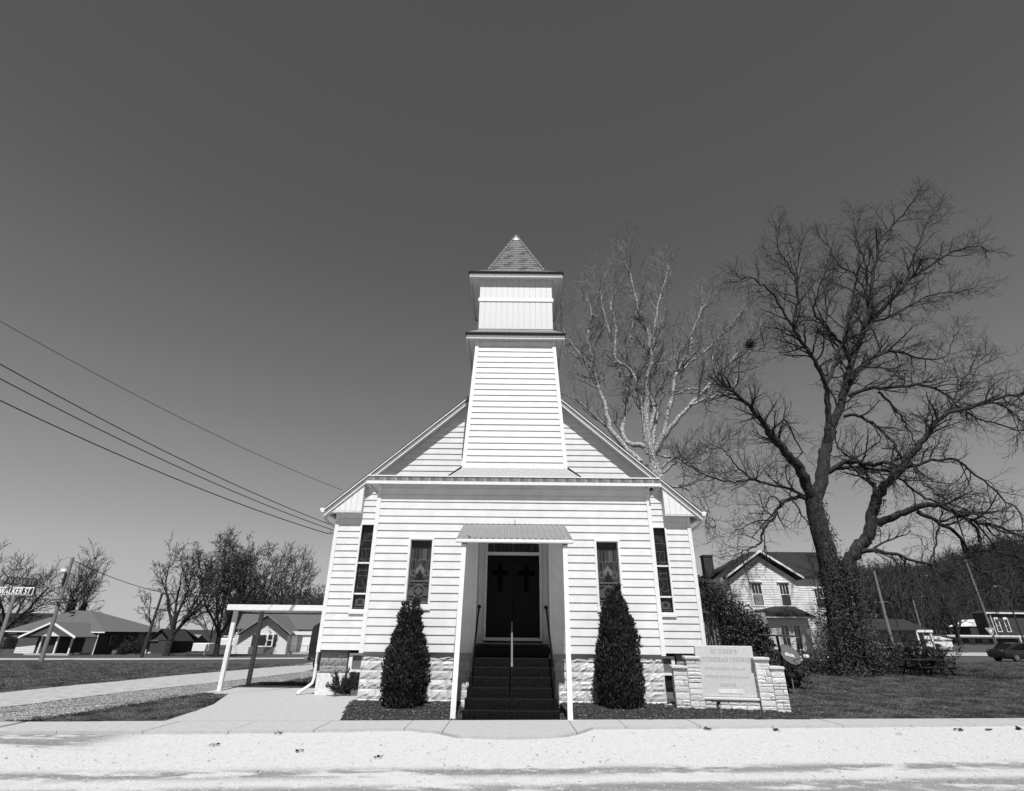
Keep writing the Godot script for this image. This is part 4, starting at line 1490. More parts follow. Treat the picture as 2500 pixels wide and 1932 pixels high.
# a free-standing bare tree of the given height and spread
func bare_tree(called: String, label: String, at: Vector3, h: float, spread: float, trunk_h: float, r: float, sd: int, bark: Material, twig: Material, group := "", leafy := 0, dens := 1.0, rmin := 0.02) -> Node3D:
	rng.seed = sd
	var t := thing(called, label, "tree", at, group)
	var tr := MB.new()
	var cr := MB.new()
	var cfg := {"seg": [1.2, 1.0, 0.7, 0.5, 0.4], "wig": [0.16, 0.22, 0.3, 0.34, 0.36], "lift": [0.1, 0.08, 0.07, 0.06, 0.05], "dens": [0.9 * dens, 1.2 * dens, 1.9 * dens, 2.0 * dens], "ang": [0.45, 1.0], "len": [h * 0.3, h * 0.19, h * 0.105, h * 0.06], "rad": [r * 0.4, r * 0.2, r * 0.1, rmin], "rmin": rmin}
	var lean := Vector3(rf(-0.06, 0.06), 1, rf(-0.05, 0.05)).normalized()
	var top := lean * trunk_h
	tr.tube(PackedVector3Array([Vector3(0, -0.15, 0), Vector3(0, 0.25, 0), top * 0.5, top]), PackedFloat32Array([r * 1.5, r * 1.1, r * 0.95, r * 0.85]), 10)
	var n := 5 + sd % 3
	for k in n:
		var a := TAU * k / n + rf(-0.4, 0.4)
		var out := spread / h * rf(0.5, 1.25)
		var dd := Vector3(cos(a) * out, rf(0.75, 1.1), sin(a) * out).normalized()
		var l := (h - trunk_h) * rf(0.75, 1.02) / maxf(dd.y, 0.5) * 0.86
		var m := maxi(4, int(l / 1.1))
		var pts := PackedVector3Array()
		var rad := PackedFloat32Array()
		var p := top - lean * rf(0.0, trunk_h * 0.25)
		var d := dd
		for i in m + 1:
			pts.append(p)
			rad.append(lerpf(r * 0.55, rmin * 1.4, float(i) / m))
			d = (d + rdir() * 0.2 + Vector3.UP * 0.06).normalized()
			p += d * l / m
		tr.tube(pts, rad, 6)
		offshoots(cr, pts, rad, l, 0, 3, cfg, 0.18)
	part(t, "trunk", tr.mesh(), bark)
	part(t, "crown", cr.mesh(), twig)
	if leafy > 0:
		var lf := MB.new()
		lf.use_col = true
		var nv := cr.v.size()
		for k in leafy:
			var p := cr.v[rng.randi() % nv] + rdir() * 0.14
			leaf(lf, p, rdir(), rdir(), rf(0.1, 0.22), rf(0.07, 0.13), rf(0.015, 0.06))
		part(t, "young_leaves", lf.mesh(), M.leaf)
	return t

# ---------------------------------------------------------------- things close to the church
func grounds_things() -> void:
	rng.seed = 11
	cone_shrub("arborvitae", "tall dark evergreen shrub with twin tips left of the church steps", P(-2.5, 0.08, 14.16), [[0.0, 0.0, [[0.0, 0.4], [0.3, 0.5], [0.6, 0.53], [1.2, 0.46], [1.55, 0.33], [1.75, 0.2], [1.85, 0.04]]], [-0.14, 0.0, [[1.3, 0.24], [1.7, 0.16], [2.05, 0.09], [2.28, 0.01]]], [0.12, 0.03, [[1.3, 0.28], [1.75, 0.19], [2.12, 0.1], [2.38, 0.01]]]], 17000)
	cone_shrub("arborvitae", "taller ragged evergreen shrub right of the church steps covering part of a window", P(2.7, 0.08, 14.4), [[0.0, 0.0, [[0.0, 0.46], [0.35, 0.55], [0.8, 0.55], [1.3, 0.47], [1.8, 0.35], [2.15, 0.2], [2.35, 0.04]]], [-0.1, 0.0, [[1.7, 0.3], [2.2, 0.2], [2.4, 0.11], [2.62, 0.01]]], [0.1, 0.04, [[1.7, 0.3], [2.2, 0.2], [2.5, 0.11], [2.76, 0.01]]], [0.28, 0.02, [[1.3, 0.28], [1.7, 0.2], [2.0, 0.1], [2.2, 0.01]]]], 20000)
	# juniper in the corner
	var t := thing("juniper_bush", "low spiky dark juniper bush in the corner by the basement window", "bush", P(-4.75, 0.1, 16.85))
	var st := MB.new()
	var fl := MB.new()
	fl.use_col = true
	for k in 46:
		var a := rf(0, TAU)
		var d := Vector3(cos(a) * rf(0.2, 1.0), rf(0.25, 1.0), sin(a) * rf(0.15, 0.5)).normalized()
		var l := rf(0.35, 0.72)
		var pts := PackedVector3Array()
		var rad := PackedFloat32Array()
		for i in 5:
			pts.append(d * l * i / 4.0 + Vector3(0, 0.05 * sin(i * 1.0), 0))
			rad.append(0.008)
		st.tube(pts, rad, 3)
		for j in 34:
			var p := pts[0].lerp(pts[-1], pow(rng.randf(), 0.7))
			leaf(fl, p + rdir() * 0.03, (d + rdir() * 0.8).normalized(), rdir(), rf(0.05, 0.1), rf(0.015, 0.03), rf(0.01, 0.035))
	part(t, "stems", st.mesh(), M.twig)
	part(t, "foliage", fl.mesh(), M.leaf)

	# carport roof on two posts at the side of the church
	t = thing("carport", "flat white carport roof on two posts at the church side", "carport", P(-7.3, 0, 18.6))
	var mb := MB.new()
	mb.bx(P(-8.84, 2.3, 17.64), P(-5.72, 2.42, 19.85))
	wpart(t, "roof_deck", mb, M.soffit)
	mb = MB.new()
	mb.bbox(P(-7.27, 2.355, 17.6), Vector3(3.14, 0.165, 0.04), 0.008)
	wpart(t, "front_fascia", mb, M.trim)
	mb = MB.new()
	mb.bbox(P(-7.27, 2.355, 19.88), Vector3(3.14, 0.15, 0.04), 0.008)
	mb.bbox(P(-8.85, 2.355, 18.74), Vector3(0.04, 0.15, 2.22), 0.008)
	wpart(t, "side_fascia", mb, M.trim)
	for q in [[-8.67, 17.87], [-8.56, 19.5]]:
		mb = MB.new()
		mb.bbox(P(q[0], 1.15, q[1]), Vector3(0.12, 2.3, 0.12), 0.01)
		wpart(t, "post", mb, M.white_post if q[1] < 18.0 else M.fascia)
	monument()
	# T-shaped clothesline post
	t = thing("clothesline_post", "black T-shaped clothesline post behind the stone sign", "post", P(8.73, 0, 18.66))
	mb = MB.new()
	mb.rod(Vector3(0.03, -0.1, 0), Vector3(0, 1.7, 0), 0.045, 8)
	part(t, "upright", mb.mesh(), M.iron)
	mb = MB.new()
	mb.rod(Vector3(-0.62, 1.73, 0), Vector3(0.6, 1.7, 0), 0.03, 8)
	part(t, "crossarm", mb.mesh(), M.pole_dark)
	# satellite dish on a pole
	t = thing("satellite_dish", "grey satellite dish tilted on a thin pole beside the T-post", "satellite dish", P(8.98, 0, 18.75))
	mb = MB.new()
	mb.rod(Vector3(0.02, -0.1, 0), Vector3(0, 1.05, 0), 0.022, 8)
	part(t, "mast", mb.mesh(), M.steel)
	mb = MB.new()
	# bowl: shallow oval paraboloid facing up, right and towards the street
	var look_at_ := Vector3(0.12, 0.5, 0.86).normalized()
	var u := Vector3.UP.cross(look_at_).normalized()
	var v := look_at_.cross(u)
	var tilt := Basis(u, v, look_at_).rotated(look_at_, 0.5)
	var c := Vector3(0.05, 1.17, 0.12)
	for i in 5:
		for k in 24:
			var q := []
			for e in [[i, k], [i + 1, k], [i + 1, k + 1], [i, k + 1]]:
				var r: float = e[0] / 5.0
				var a: float = TAU * e[1] / 24.0
				q.append(c + tilt * Vector3(cos(a) * r * 0.3, sin(a) * r * 0.34, (r * r - 1.0) * 0.06))
			mb.quad(q[0], q[1], q[2], q[3], look_at_)
	part(t, "reflector", mb.mesh(), M.dish)
	mb = MB.new()
	for k in 25:
		pass
	var rim := PackedVector3Array()
	var rr := PackedFloat32Array()
	for k in 25:
		var a := TAU * k / 24.0
		rim.append(c + tilt * Vector3(cos(a) * 0.3, sin(a) * 0.34, 0))
		rr.append(0.008)
	mb.tube(rim, rr, 5)
	part(t, "rim", mb.mesh(), M.sign_grey)
	mb = MB.new()
	var horn := Vector3(0.3, 1.13, 0.62)
	mb.rod(Vector3(0.02, 0.96, 0.05), horn, 0.016, 6)
	part(t, "feed_arm", mb.mesh(), M.steel)
	mb = MB.new()
	mb.bbox(horn, Vector3(0.12, 0.1, 0.14), 0.02, Basis(Vector3.UP, 0.5))
	part(t, "feed_horn", mb.mesh(), M.far_white)
	# worn print on the dish
	mb = MB.new()
	var tm := text_mesh("dish", 0.11, 0.003)
	var logo := part(t, "faded_lettering", tm, M.far_white)
	logo.transform = Transform3D(tilt.rotated(look_at_, -0.75), c + look_at_ * -0.035)
	# street name signs on their post
	t = thing("street_sign", "street name post with N OAK ST and WALKER ST blades", "street sign", P(-9.2, 0, 10.4))
	mb = MB.new()
	mb.rod(Vector3(0.08, 0.0, 0), Vector3(-0.03, 2.28, 0), 0.032, 10)
	part(t, "sign_post", mb.mesh(), M.pole_wood)
	mb = MB.new()
	mb.bbox(Vector3(-0.0, 2.4, 0), Vector3(0.06, 0.06, 0.05), 0.01)
	part(t, "bracket", mb.mesh(), M.steel)
	var b1 := Basis(Vector3.UP, 0.02)
	var b2 := Basis(Vector3.UP, 0.62) * Basis(Vector3.BACK, -0.06)
	for q in [["WALKER ST", Vector3(-0.02, 2.31, 0.03), b1, 0.66, 0.14, 0.1, 0.57], ["N OAK ST", Vector3(0.0, 2.48, 0.0), b2, 0.46, 0.14, 0.085, 0.38]]:
		mb = MB.new()
		mb.bbox(Vector3.ZERO, Vector3(q[3], q[4], 0.008), 0.003)
		var bl := part(t, "name_blade", mb.mesh(), M.sign_white if q[0] == "WALKER ST" else M.sign_dark)
		bl.transform = Transform3D(q[2], q[1])
		bl.set_meta("label", "blade reading " + q[0])
		mb = MB.new()
		mb.bbox(Vector3(0, 0, 0.005), Vector3(q[3] - 0.025, q[4] - 0.025, 0.006), 0.002)
		part(bl, "blade_face", mb.mesh(), M.sign_dark)
		var tx := text_mesh(q[0], q[5], 0.004)
		var lt := part(bl, "lettering", tx, M.sign_white if q[0] == "WALKER ST" else M.steel)
		lt.position = Vector3(0, 0.0, 0.01)
		lt.scale = Vector3(q[6] / tx.get_aabb().size.x, 1.05, 1)

func text_mesh(s: String, h: float, depth: float, serif := false) -> TextMesh:
	var f := SystemFont.new()
	f.font_names = PackedStringArray(["Droid Serif" if serif else "Droid Sans"])
	if not serif:
		f.font_weight = 700
	var t := TextMesh.new()
	t.text = s
	t.font = f
	t.font_size = 48
	t.pixel_size = h / 35.0
	t.depth = depth
	t.curve_step = 3.0
	t.horizontal_alignment = HORIZONTAL_ALIGNMENT_CENTER
	t.vertical_alignment = VERTICAL_ALIGNMENT_CENTER
	return t

func monument() -> void:
	rng.seed = 31
	# local frame: x along the face, z towards the street
	var t := thing("church_sign", "stone monument sign with carved limestone tablet between stepped pillars", "sign", P(5.3, 0.02, 14.25))
	t.rotation.y = deg_to_rad(-9.0)
	var stones := [rock_block(0.4, 0.2, 0.1, 0.014, 700, 0.01), rock_block(0.4, 0.2, 0.1, 0.02, 713, 0.01), rock_block(0.4, 0.2, 0.1, 0.012, 726, 0.01), rock_block(0.4, 0.2, 0.1, 0.024, 739, 0.01)]
	var mats := [M.stone, M.stone2, M.stone, M.stone2]
	var wall := func(par: Node3D, x0: float, x1: float, y0: float, y1: float, z: float, rot: float, off: Vector3) -> void:
		# random coursed ashlar
		var y := y0
		var bs := Basis(Vector3.UP, rot)
		while y < y1 - 0.01:
			var h: float = [0.065, 0.09, 0.125, 0.15][rng.randi() % 4]
			if y1 - y - h < 0.045:
				h = y1 - y
			var x := x0
			while x < x1 - 0.01:
				var w := rf(0.13, 0.4) if h > 0.09 else rf(0.16, 0.5)
				if x1 - x - w < 0.09:
					w = x1 - x
				var subs := [[0.0, h]]
				if h > 0.1 and rng.randf() < 0.35:
					subs = [[0.0, h * 0.5], [h * 0.5, h]]
				for s in subs:
					var o := part(par, "stone", stones[rng.randi() % 4], mats[rng.randi() % 4])
					o.transform = Transform3D(bs.scaled_local(Vector3((w - 0.011) / 0.4, (s[1] - s[0] - 0.011) / 0.2, rf(0.5, 1.1))), off + bs * Vector3(x + w * 0.5, y + (s[0] + s[1]) * 0.5, z))
				x += w
			y += h
	var pil := func(called: String, x0: float, x1: float, steps: Array) -> void:
		# steps: [xa, xb, top]
		var mb := MB.new()
		for s in steps:
			mb.bx(Vector3(s[0] + 0.012, -0.25, -0.2), Vector3(s[1] - 0.012, s[2], 0.178))
		var p := part(t, called, mb.mesh(), M.mortar_dark)
		for s in steps:
			wall.call(p, s[0], s[1], -0.06, s[2], 0.185, 0.0, Vector3.ZERO)
			var cap := MB.new()
			cap.bbox(Vector3((s[0] + s[1]) * 0.5 - 0.01, s[2] + 0.03, 0.0), Vector3(s[1] - s[0] + 0.05, 0.065, 0.46), 0.015)
			part(p, "coping_stone", cap.mesh(), M.stone2)
		wall.call(p, -0.19, 0.19, -0.06, steps[0][2] if x0 < 0.0 else steps[0][2], 0.0, -PI / 2, Vector3(x0 + 0.008, 0, 0))
	pil.call("stepped_pillar", -1.3, -0.64, [[-1.3, -0.97, 0.93], [-0.97, -0.64, 1.14]])
	pil.call("stepped_pillar", 0.62, 1.25, [[0.62, 0.95, 1.14], [0.95, 1.25, 0.95]])
	# low wall and ledge under the tablet
	var mb := MB.new()
	mb.bx(Vector3(-0.63, -0.25, -0.15), Vector3(0.61, 0.27, 0.088))
	var base := part(t, "base_wall", mb.mesh(), M.mortar_dark)
	wall.call(base, -0.63, 0.61, -0.06, 0.27, 0.095, 0.0, Vector3.ZERO)
	mb = MB.new()
	mb.bbox(Vector3(-0.01, 0.305, 0.0), Vector3(1.27, 0.065, 0.27), 0.018)
	part(t, "ledge_stone", mb.mesh(), M.stone2)
	mb = MB.new()
	mb.bbox(Vector3(-0.03, 0.89, -0.03), Vector3(1.36, 1.1, 0.14), 0.012)
	var tab := part(t, "tablet", mb.mesh(), M.tablet)
	for q in [["ST JOHN'S", 0.095, 1.31, 0.0], ["LUTHERAN CHURCH", 0.09, 1.135, 0.02], ["SUNDAY SCHOOL 9:00 A.M.", 0.054, 0.94, -0.02], ["CHURCH SERVICE 10:00 A.M.", 0.054, 0.765, 0.0], ["PASTOR", 0.068, 0.59, 0.0]]:
		var tx := part(tab, "carved_lettering", text_mesh(q[0], q[1], 0.004, true), M.carved if q[1] > 0.08 else M.carved_small)
		tx.position = Vector3(q[3] - 0.03, q[2], 0.0415)
	mb = MB.new()
	mb.bbox(Vector3(-0.0, 0.455, 0.043), Vector3(0.56, 0.085, 0.012), 0.004)
	part(tab, "name_plate", mb.mesh(), M.parge)
	mb = MB.new()
	mb.lathe([Vector2(0, -0.03), Vector2(0.03, -0.02), Vector2(0.035, 0.02), Vector2(0, 0.04)], Vector3(-0.34, 0.22, 0.14), 8)
	mb.rod(Vector3(-0.34, 0.2, 0.14), Vector3(-0.3, 0.24, 0.18), 0.02, 6)
	part(t, "spotlight", mb.mesh(), M.iron)
	# loose rock at the corner of the wall
	var rk := thing("loose_rock", "small loose rock on mulch by the stone sign", "rock", P(3.95, 0.1, 14.6))
	part(rk, "stone", rock_block(0.3, 0.16, 0.2, 0.09, 8), M.stone)
	rk.rotation = Vector3(-0.9, 0.4, 0)

# clapboards too far off to tell apart one by one: one mesh per wall; normal is +z turned by rot about the point o
func far_boards(par: Node3D, x0: float, x1: float, y0: float, y1: float, d: float, pitch: float, m: Material, holes := [], ex = null) -> void:
	var mb := MB.new()
	var y := y0
	while y < y1 - 0.01:
		var ya := y
		var yb := minf(y + pitch, y1)
		var lo := [x0, x1]
		var hi := [x0, x1]
		if ex != null:
			lo = ex.call(ya)
			hi = ex.call(yb)
		var runs := [[lo[0], lo[1], hi[0], hi[1]]]
		for h in holes:
			if h[2] < yb - 0.03 and h[3] > ya + 0.03:
				var nr := []
				for r in runs:
					if h[1] <= r[0] or h[0] >= r[1]:
						nr.append(r)
						continue
					nr.append([r[0], h[0], r[2], h[0]])
					nr.append([h[1], r[1], h[1], r[3]])
				runs = nr
		for r in runs:
			if r[1] - r[0] > 0.02:
				clap(mb, P(r[0], ya, d), P(r[1], ya, d), P(maxf(r[3], r[2] + 0.005), yb, d), P(r[2], yb, d), Vector3.BACK, 0.025 + rf(-0.006, 0.006))
		y += pitch
	if mb.v.size():
		var o := part(par, "clapboards", mb.mesh(), m)
		o.set_meta("kind", "stuff")

func far_window(t: Node3D, x0: float, x1: float, y0: float, y1: float, d: float, trim: Material, bars_x := 1, bars_y := 1, w := 0.08) -> MeshInstance3D:
	var mb := MB.new()
	mb.bx(P(x0 - w, y0 - w, d - 0.06), P(x1 + w, y0, d + 0.02))
	mb.bx(P(x0 - w, y1, d - 0.06), P(x1 + w, y1 + w, d + 0.02))
	mb.bx(P(x0 - w, y0, d - 0.05), P(x0, y1, d + 0.02))
	mb.bx(P(x1, y0, d - 0.05), P(x1 + w, y1, d + 0.02))
	var f := wpart(t, "window", mb, trim)
	mb = MB.new()
	mb.bx(P(x0, y0, d + 0.0), P(x1, y1, d + 0.02))
	part(f, "pane", mb.mesh(), M.glass)
	mb = MB.new()
	for k in bars_x:
		var x := lerpf(x0, x1, float(k + 1) / (bars_x + 1))
		mb.bx(P(x - 0.015, (y0 + y1) * 0.5 if bars_x > 1 else y0, d - 0.02), P(x + 0.015, y1, d))
	for k in bars_y:
		var y := lerpf(y0, y1, float(k + 1) / (bars_y + 1))
		mb.bx(P(x0, y - 0.022, d - 0.025), P(x1, y + 0.022, d - 0.001))
	if mb.v.size():
		part(f, "glazing_bars", mb.mesh(), trim)
	return f

func slab_roof(mb: MB, a: Vector3, b: Vector3, c: Vector3, e: Vector3, th := 0.12) -> void:
	var dn := Vector3(0, -th, 0)
	mb.hexa([a + dn, b + dn, c + dn, e + dn, a, b, c, e])

func right_side() -> void:
	rng.seed = 41
	var mb: MB
	# ------------------------------------------------ two-storey white farmhouse
	var t := thing("farmhouse", "two-storey white clapboard farmhouse with dark roof and brick chimney", "house", P(19.0, 0, 42.0))
	var wins := [[17.95, 18.65, 3.8, 5.3], [20.02, 20.66, 3.8, 5.3]]
	mb = MB.new()
	backing(mb, 16.4, 21.35, 0.1, 5.6, 41.0, 0.2, wins)
	mb.prism(PackedVector2Array([Vector2(16.4, 5.6), Vector2(21.35, 5.6), Vector2(18.85, 7.3)]), -41.0, -41.2)
	mb.bx(P(16.4, 0.1, 41.2), P(16.6, 5.7, 47.0))
	mb.bx(P(21.15, 0.1, 41.2), P(21.35, 5.7, 43.8))
	mb.bx(P(21.35, 0.1, 43.8), P(27.0, 6.0, 44.0))
	mb.bx(P(26.8, 0.1, 44.0), P(27.0, 6.0, 49.0))
	mb.bx(P(16.4, 0.1, 48.8), P(27.0, 6.0, 49.0))
	mb.bx(P(16.42, 0.1, 41.21), P(16.4 - 0.6, 5.7, 47.0))
	var wall := wpart(t, "wall", mb, M.old_white)
	far_boards(wall, 16.4, 21.35, 0.3, 5.6, 41.0, 0.17, M.old_white, [[17.87, 18.73, 3.72, 5.38], [19.94, 20.74, 3.72, 5.38]])
	far_boards(wall, 0, 0, 5.6, 7.2, 41.0, 0.17, M.old_white, [], func(y): return [16.4 + (y - 5.6) * 1.44, 21.35 - (y - 5.6) * 1.47])
	far_boards(wall, 21.36, 27.0, 0.3, 6.0, 43.8, 0.17, M.old_white, [[24.0, 24.8, 3.7, 5.3]])
	for w in wins:
		far_window(t, w[0], w[1], w[2], w[3], 41.0, M.old_white, 2, 1)
		mb = MB.new()
		mb.bx(P(w[0] - 0.14, w[3] + 0.08, 40.84), P(w[1] + 0.14, w[3] + 0.14, 41.0))
		wpart(t, "window_hood", mb, M.old_white)
	mb = MB.new()
	mb.bx(P(18.05, 3.85, 40.995), P(18.6, 4.6, 41.0))
	wpart(t, "window_blind", mb, M.tin)
	far_window(t, 24.08, 24.72, 3.8, 5.2, 43.8, M.old_white, 2, 1)
	mb = MB.new()
	slab_roof(mb, P(18.86, 7.6, 40.55), P(16.0, 5.72, 40.55), P(16.0, 5.72, 46.5), P(18.86, 7.6, 46.5))
	slab_roof(mb, P(18.86, 7.6, 40.55), P(21.75, 5.72, 40.55), P(21.75, 5.72, 46.5), P(18.86, 7.6, 46.5))
	slab_roof(mb, P(20.6, 8.35, 46.2), P(27.6, 8.35, 46.2), P(27.6, 6.1, 43.4), P(18.0, 6.1, 43.4))
	slab_roof(mb, P(20.6, 8.35, 46.2), P(27.6, 8.35, 46.2), P(27.6, 6.1, 49.4), P(18.0, 6.1, 49.4))
	slab_roof(mb, P(20.6, 8.35, 46.2), P(15.6, 5.9, 43.2), P(15.6, 5.9, 49.2), P(20.6, 8.34, 46.3))
	var roof := wpart(t, "roof", mb, M.shingle_dark)
	mb = MB.new()
	for s in [[15.98, 1.0], [21.77, -1.0]]:
		var a := P(s[0], 5.6, 40.52)
		var b := P(18.86, 7.5, 40.52)
		mb.hexa([a, b, b + Vector3(0, 0, -0.06), a + Vector3(0, 0, -0.06), a + Vector3(0, 0.16, 0), b + Vector3(0, 0.16, 0), b + Vector3(0, 0.16, -0.06), a + Vector3(0, 0.16, -0.06)])
	part(roof, "bargeboard", mb.mesh(), M.old_white)
	mb = MB.new()
	mb.bx(P(15.75, 5.0, 44.0), P(16.5, 7.75, 44.7))
	mb.bx(P(15.7, 7.6, 43.95), P(16.55, 7.72, 44.75))
	part(roof, "chimney", mb.mesh(), M.brick_red)
	# lower bay with hipped porch roof
	var bwin := [[18.6, 19.08, 0.98, 2.4], [19.46, 19.86, 0.95, 2.4]]
	mb = MB.new()
	backing(mb, 16.2, 20.6, 0.2, 2.9, 39.0, 0.15, bwin)
	mb.bx(P(16.2, 0.2, 39.15), P(16.35, 2.9, 41.0))
	mb.bx(P(20.45, 0.2, 39.15), P(20.6, 2.9, 41.0))
	var bay := wpart(t, "bay_wall", mb, M.old_white)
	far_boards(bay, 16.2, 20.6, 0.25, 2.9, 39.0, 0.17, M.old_white, [[18.52, 19.16, 0.9, 2.48], [19.38, 19.94, 0.87, 2.48]])
	for w in bwin:
		far_window(t, w[0], w[1], w[2], w[3], 39.0, M.old_white, 1, 1)
	mb = MB.new()
	mb.hexa([P(15.8, 2.98, 38.55), P(21.0, 2.98, 38.55), P(21.0, 2.98, 41.0), P(15.8, 2.98, 41.0), P(19.3, 3.72, 40.6), P(20.6, 3.72, 40.6), P(20.6, 3.72, 41.0), P(19.3, 3.72, 41.0)])
	var pr := wpart(t, "bay_roof", mb, M.shingle_dark)
	mb = MB.new()
	mb.bx(P(15.8, 2.88, 38.57), P(21.0, 2.97, 38.62))
	part(pr, "fascia", mb.mesh(), M.old_white)
	mb = MB.new()
	mb.bx(P(16.3, -0.2, 39.1), P(20.5, 0.25, 39.3))
	mb.bx(P(20.4, -0.2, 43.9), P(26.9, 0.25, 44.1))
	wpart(t, "foundation", mb, M.stone_dark)

	# ------------------------------------------------ weathered plank fence smothered in vine
	t = thing("plank_fence", "weathered tall plank fence against the church side under vine", "fence", P(9.0, 0, 23.0))
	for k in 15:
		var x := 7.55 + k * 0.2
		mb = MB.new()
		mb.bbox(P(x, 1.25, 23.0 + rf(-0.01, 0.01)), Vector3(rf(0.17, 0.19), 2.6 + rf(-0.1, 0.1), 0.025), 0.004)
		wpart(t, "plank", mb, M.plank)
	mb = MB.new()
	for y in [0.5, 1.3, 2.2]:
		mb.bx(P(7.5, y, 23.03), P(10.5, y + 0.1, 23.08))
	wpart(t, "rail", mb, M.pole_wood)
	t = thing("vine", "dense dark ivy heaped over the plank fence beside the farmhouse", "vine", P(9.3, 0, 22.8), "ivy in the yard")
	var st := MB.new()
	var fl := MB.new()
	fl.use_col = true
	var blobs := [[8.1, 3.4, 0.55], [8.6, 3.2, 0.6], [9.0, 2.7, 0.65], [8.4, 2.8, 0.4], [9.4, 2.3, 0.7], [9.8, 2.0, 0.6], [8.9, 1.9, 0.55], [9.3, 1.5, 0.75], [9.8, 1.3, 0.6], [9.0, 1.0, 0.6], [9.6, 0.7, 0.7], [10.15, 1.9, 0.3], [10.2, 1.2, 0.35], [10.35, 1.45, 0.15], [7.9, 3.7, 0.35], [8.0, 2.9, 0.25], [9.2, 0.4, 0.5]]
	for b in blobs:
		var c := P(b[0], b[1], 22.75)
		for k in 6:
			st.rod(P(b[0] + rf(-0.3, 0.3), 0.0 + rf(0, 0.5), 22.9), c + rdir() * b[2] * 0.7, 0.012, 4)
		for k in int(900.0 * b[2]):
			var o := rdir()
			var p: Vector3 = c + o * b[2] * pow(rng.randf(), 0.4) * Vector3(1, 1, 0.55)
			leaf(fl, p, (rdir() + Vector3.DOWN * 0.5).normalized(), (o * 0.5 + rdir() + Vector3(0, 0.4, 0.6)).normalized(), rf(0.06, 0.12), rf(0.05, 0.1), rf(0.008, 0.04))
	part(t, "stems", st.mesh(), M.twig).position = -t.position
	part(t, "foliage", fl.mesh(), M.ivy).position = -t.position

	# ------------------------------------------------ lawn furniture in the shade of the tree
	t = thing("lawn_chair", "dark slatted lawn chair with tall rounded back by the ivy tree", "chair", P(15.4, 0, 29.4))
	chair(t, 0.5)
	t = thing("lawn_chair", "low dark lawn chair leaning back beside the farmhouse wall", "chair", P(14.2, 0, 30.4))
	chair(t, 2.4)
	t = thing("picnic_table", "old dark wooden picnic table in front of the scrub bush", "picnic table", P(20.3, 0, 28.4))
	t.rotation.y = 0.28
	for k in 5:
		mb = MB.new()
		mb.bbox(Vector3(0, 0.74, -0.32 + 0.16 * k), Vector3(2.4, 0.04, 0.14), 0.006)
		part(t, "table_plank", mb.mesh(), M.old_wood)
	for s in [-1.0, 1.0]:
		for k in 2:
			mb = MB.new()
			mb.bbox(Vector3(0, 0.44, s * (0.62 + 0.15 * k)), Vector3(2.4, 0.04, 0.13), 0.006)
			part(t, "bench_plank", mb.mesh(), M.old_wood)
		mb = MB.new()
		mb.bx(Vector3(s * 0.85 - 0.03, 0.37, -0.8), Vector3(s * 0.85 + 0.03, 0.42, 0.8))
		mb.rod(Vector3(s * 0.85, 0.72, -0.25), Vector3(s * 0.85, 0.0, -0.65), 0.045, 4)
		mb.rod(Vector3(s * 0.85, 0.72, 0.25), Vector3(s * 0.85, 0.0, 0.65), 0.045, 4)
		part(t, "leg_frame", mb.mesh(), M.old_wood)

	# ------------------------------------------------ car on the far street
	car()

	# ------------------------------------------------ buildings across the road
	t = thing("brick_building", "dark brick building with two arched white-trimmed windows in the distance", "building", P(116.0, 0.5, 130.0))
	mb = MB.new()
	mb.bx(P(110.4, 0.0, 130.0), P(127.0, 7.3, 134.0))
	wpart(t, "wall", mb, M.brick)
	mb = MB.new()
	mb.hexa([P(109.9, 7.3, 129.5), P(127.4, 7.3, 129.5), P(127.4, 7.3, 134.4), P(109.9, 7.3, 134.4), P(111.5, 7.9, 131.5), P(125.5, 7.9, 131.5), P(125.5, 7.9, 133.0), P(111.5, 7.9, 133.0)])
	var rf_ := wpart(t, "roof", mb, M.shingle_dark)
	mb = MB.new()
	mb.bx(P(109.9, 7.12, 129.45), P(127.4, 7.4, 129.6))
	part(rf_, "cornice", mb.mesh(), M.far_trim)
	for x in [111.75, 113.85]:
		far_window(t, x, x + 0.75, 3.4, 5.9, 129.95, M.far_trim, 0, 1, 0.14)
		mb = MB.new()
		var ar := [Vector2(x - 0.14, 5.95), Vector2(x + 0.89, 5.95)]
		for k in 9:
			var a := PI * k / 8.0
			ar.append(Vector2(x + 0.375 + cos(a) * 0.515, 6.0 + sin(a) * 0.4))
		ar.remove_at(1)
		mb.prism(PackedVector2Array(arc(Vector2(x + 0.375, 5.98), 0.515, 0.42, 0, 180, 8)), -129.85, -130.0)
		wpart(t, "arched_hood", mb, M.far_trim)
	mb = MB.new()
	mb.rod(P(110.9, 0.5, 129.8), P(110.9, 6.9, 129.8), 0.08, 6)
	wpart(t, "downspout", mb, M.far_trim)
	t = thing("low_building", "long low dark storefront with white roof edge across the road", "building", P(100.0, 0.4, 121.0))
	mb = MB.new()
	mb.bx(P(91.8, 0.0, 120.0), P(106.6, 2.2, 128.0))
	wpart(t, "wall", mb, M.brick)
	mb = MB.new()
	mb.bx(P(91.4, 2.2, 119.2), P(107.4, 2.5, 128.4))
	wpart(t, "roof", mb, M.far_white)
	mb = MB.new()
	mb.bx(P(91.5, 1.95, 119.3), P(107.3, 2.19, 119.5))
	wpart(t, "valance", mb, M.tin)
	for x in [93.4, 96.2, 99.0]:
		far_window(t, x, x + 1.4, 0.9, 1.75, 119.98, M.shutter, 1, 0, 0.06)
	mb = MB.new()
	mb.bx(P(106.4, 0.3, 119.2), P(106.6, 2.2, 119.4))
	wpart(t, "corner_post", mb, M.far_white)
	t = thing("gabled_shed", "small shed with a white gable beside the brick building", "shed", P(116.0, 0.5, 141.0))
	mb = MB.new()
	mb.bx(P(113.5, 0.2, 140.0), P(119.5, 4.6, 146.0))
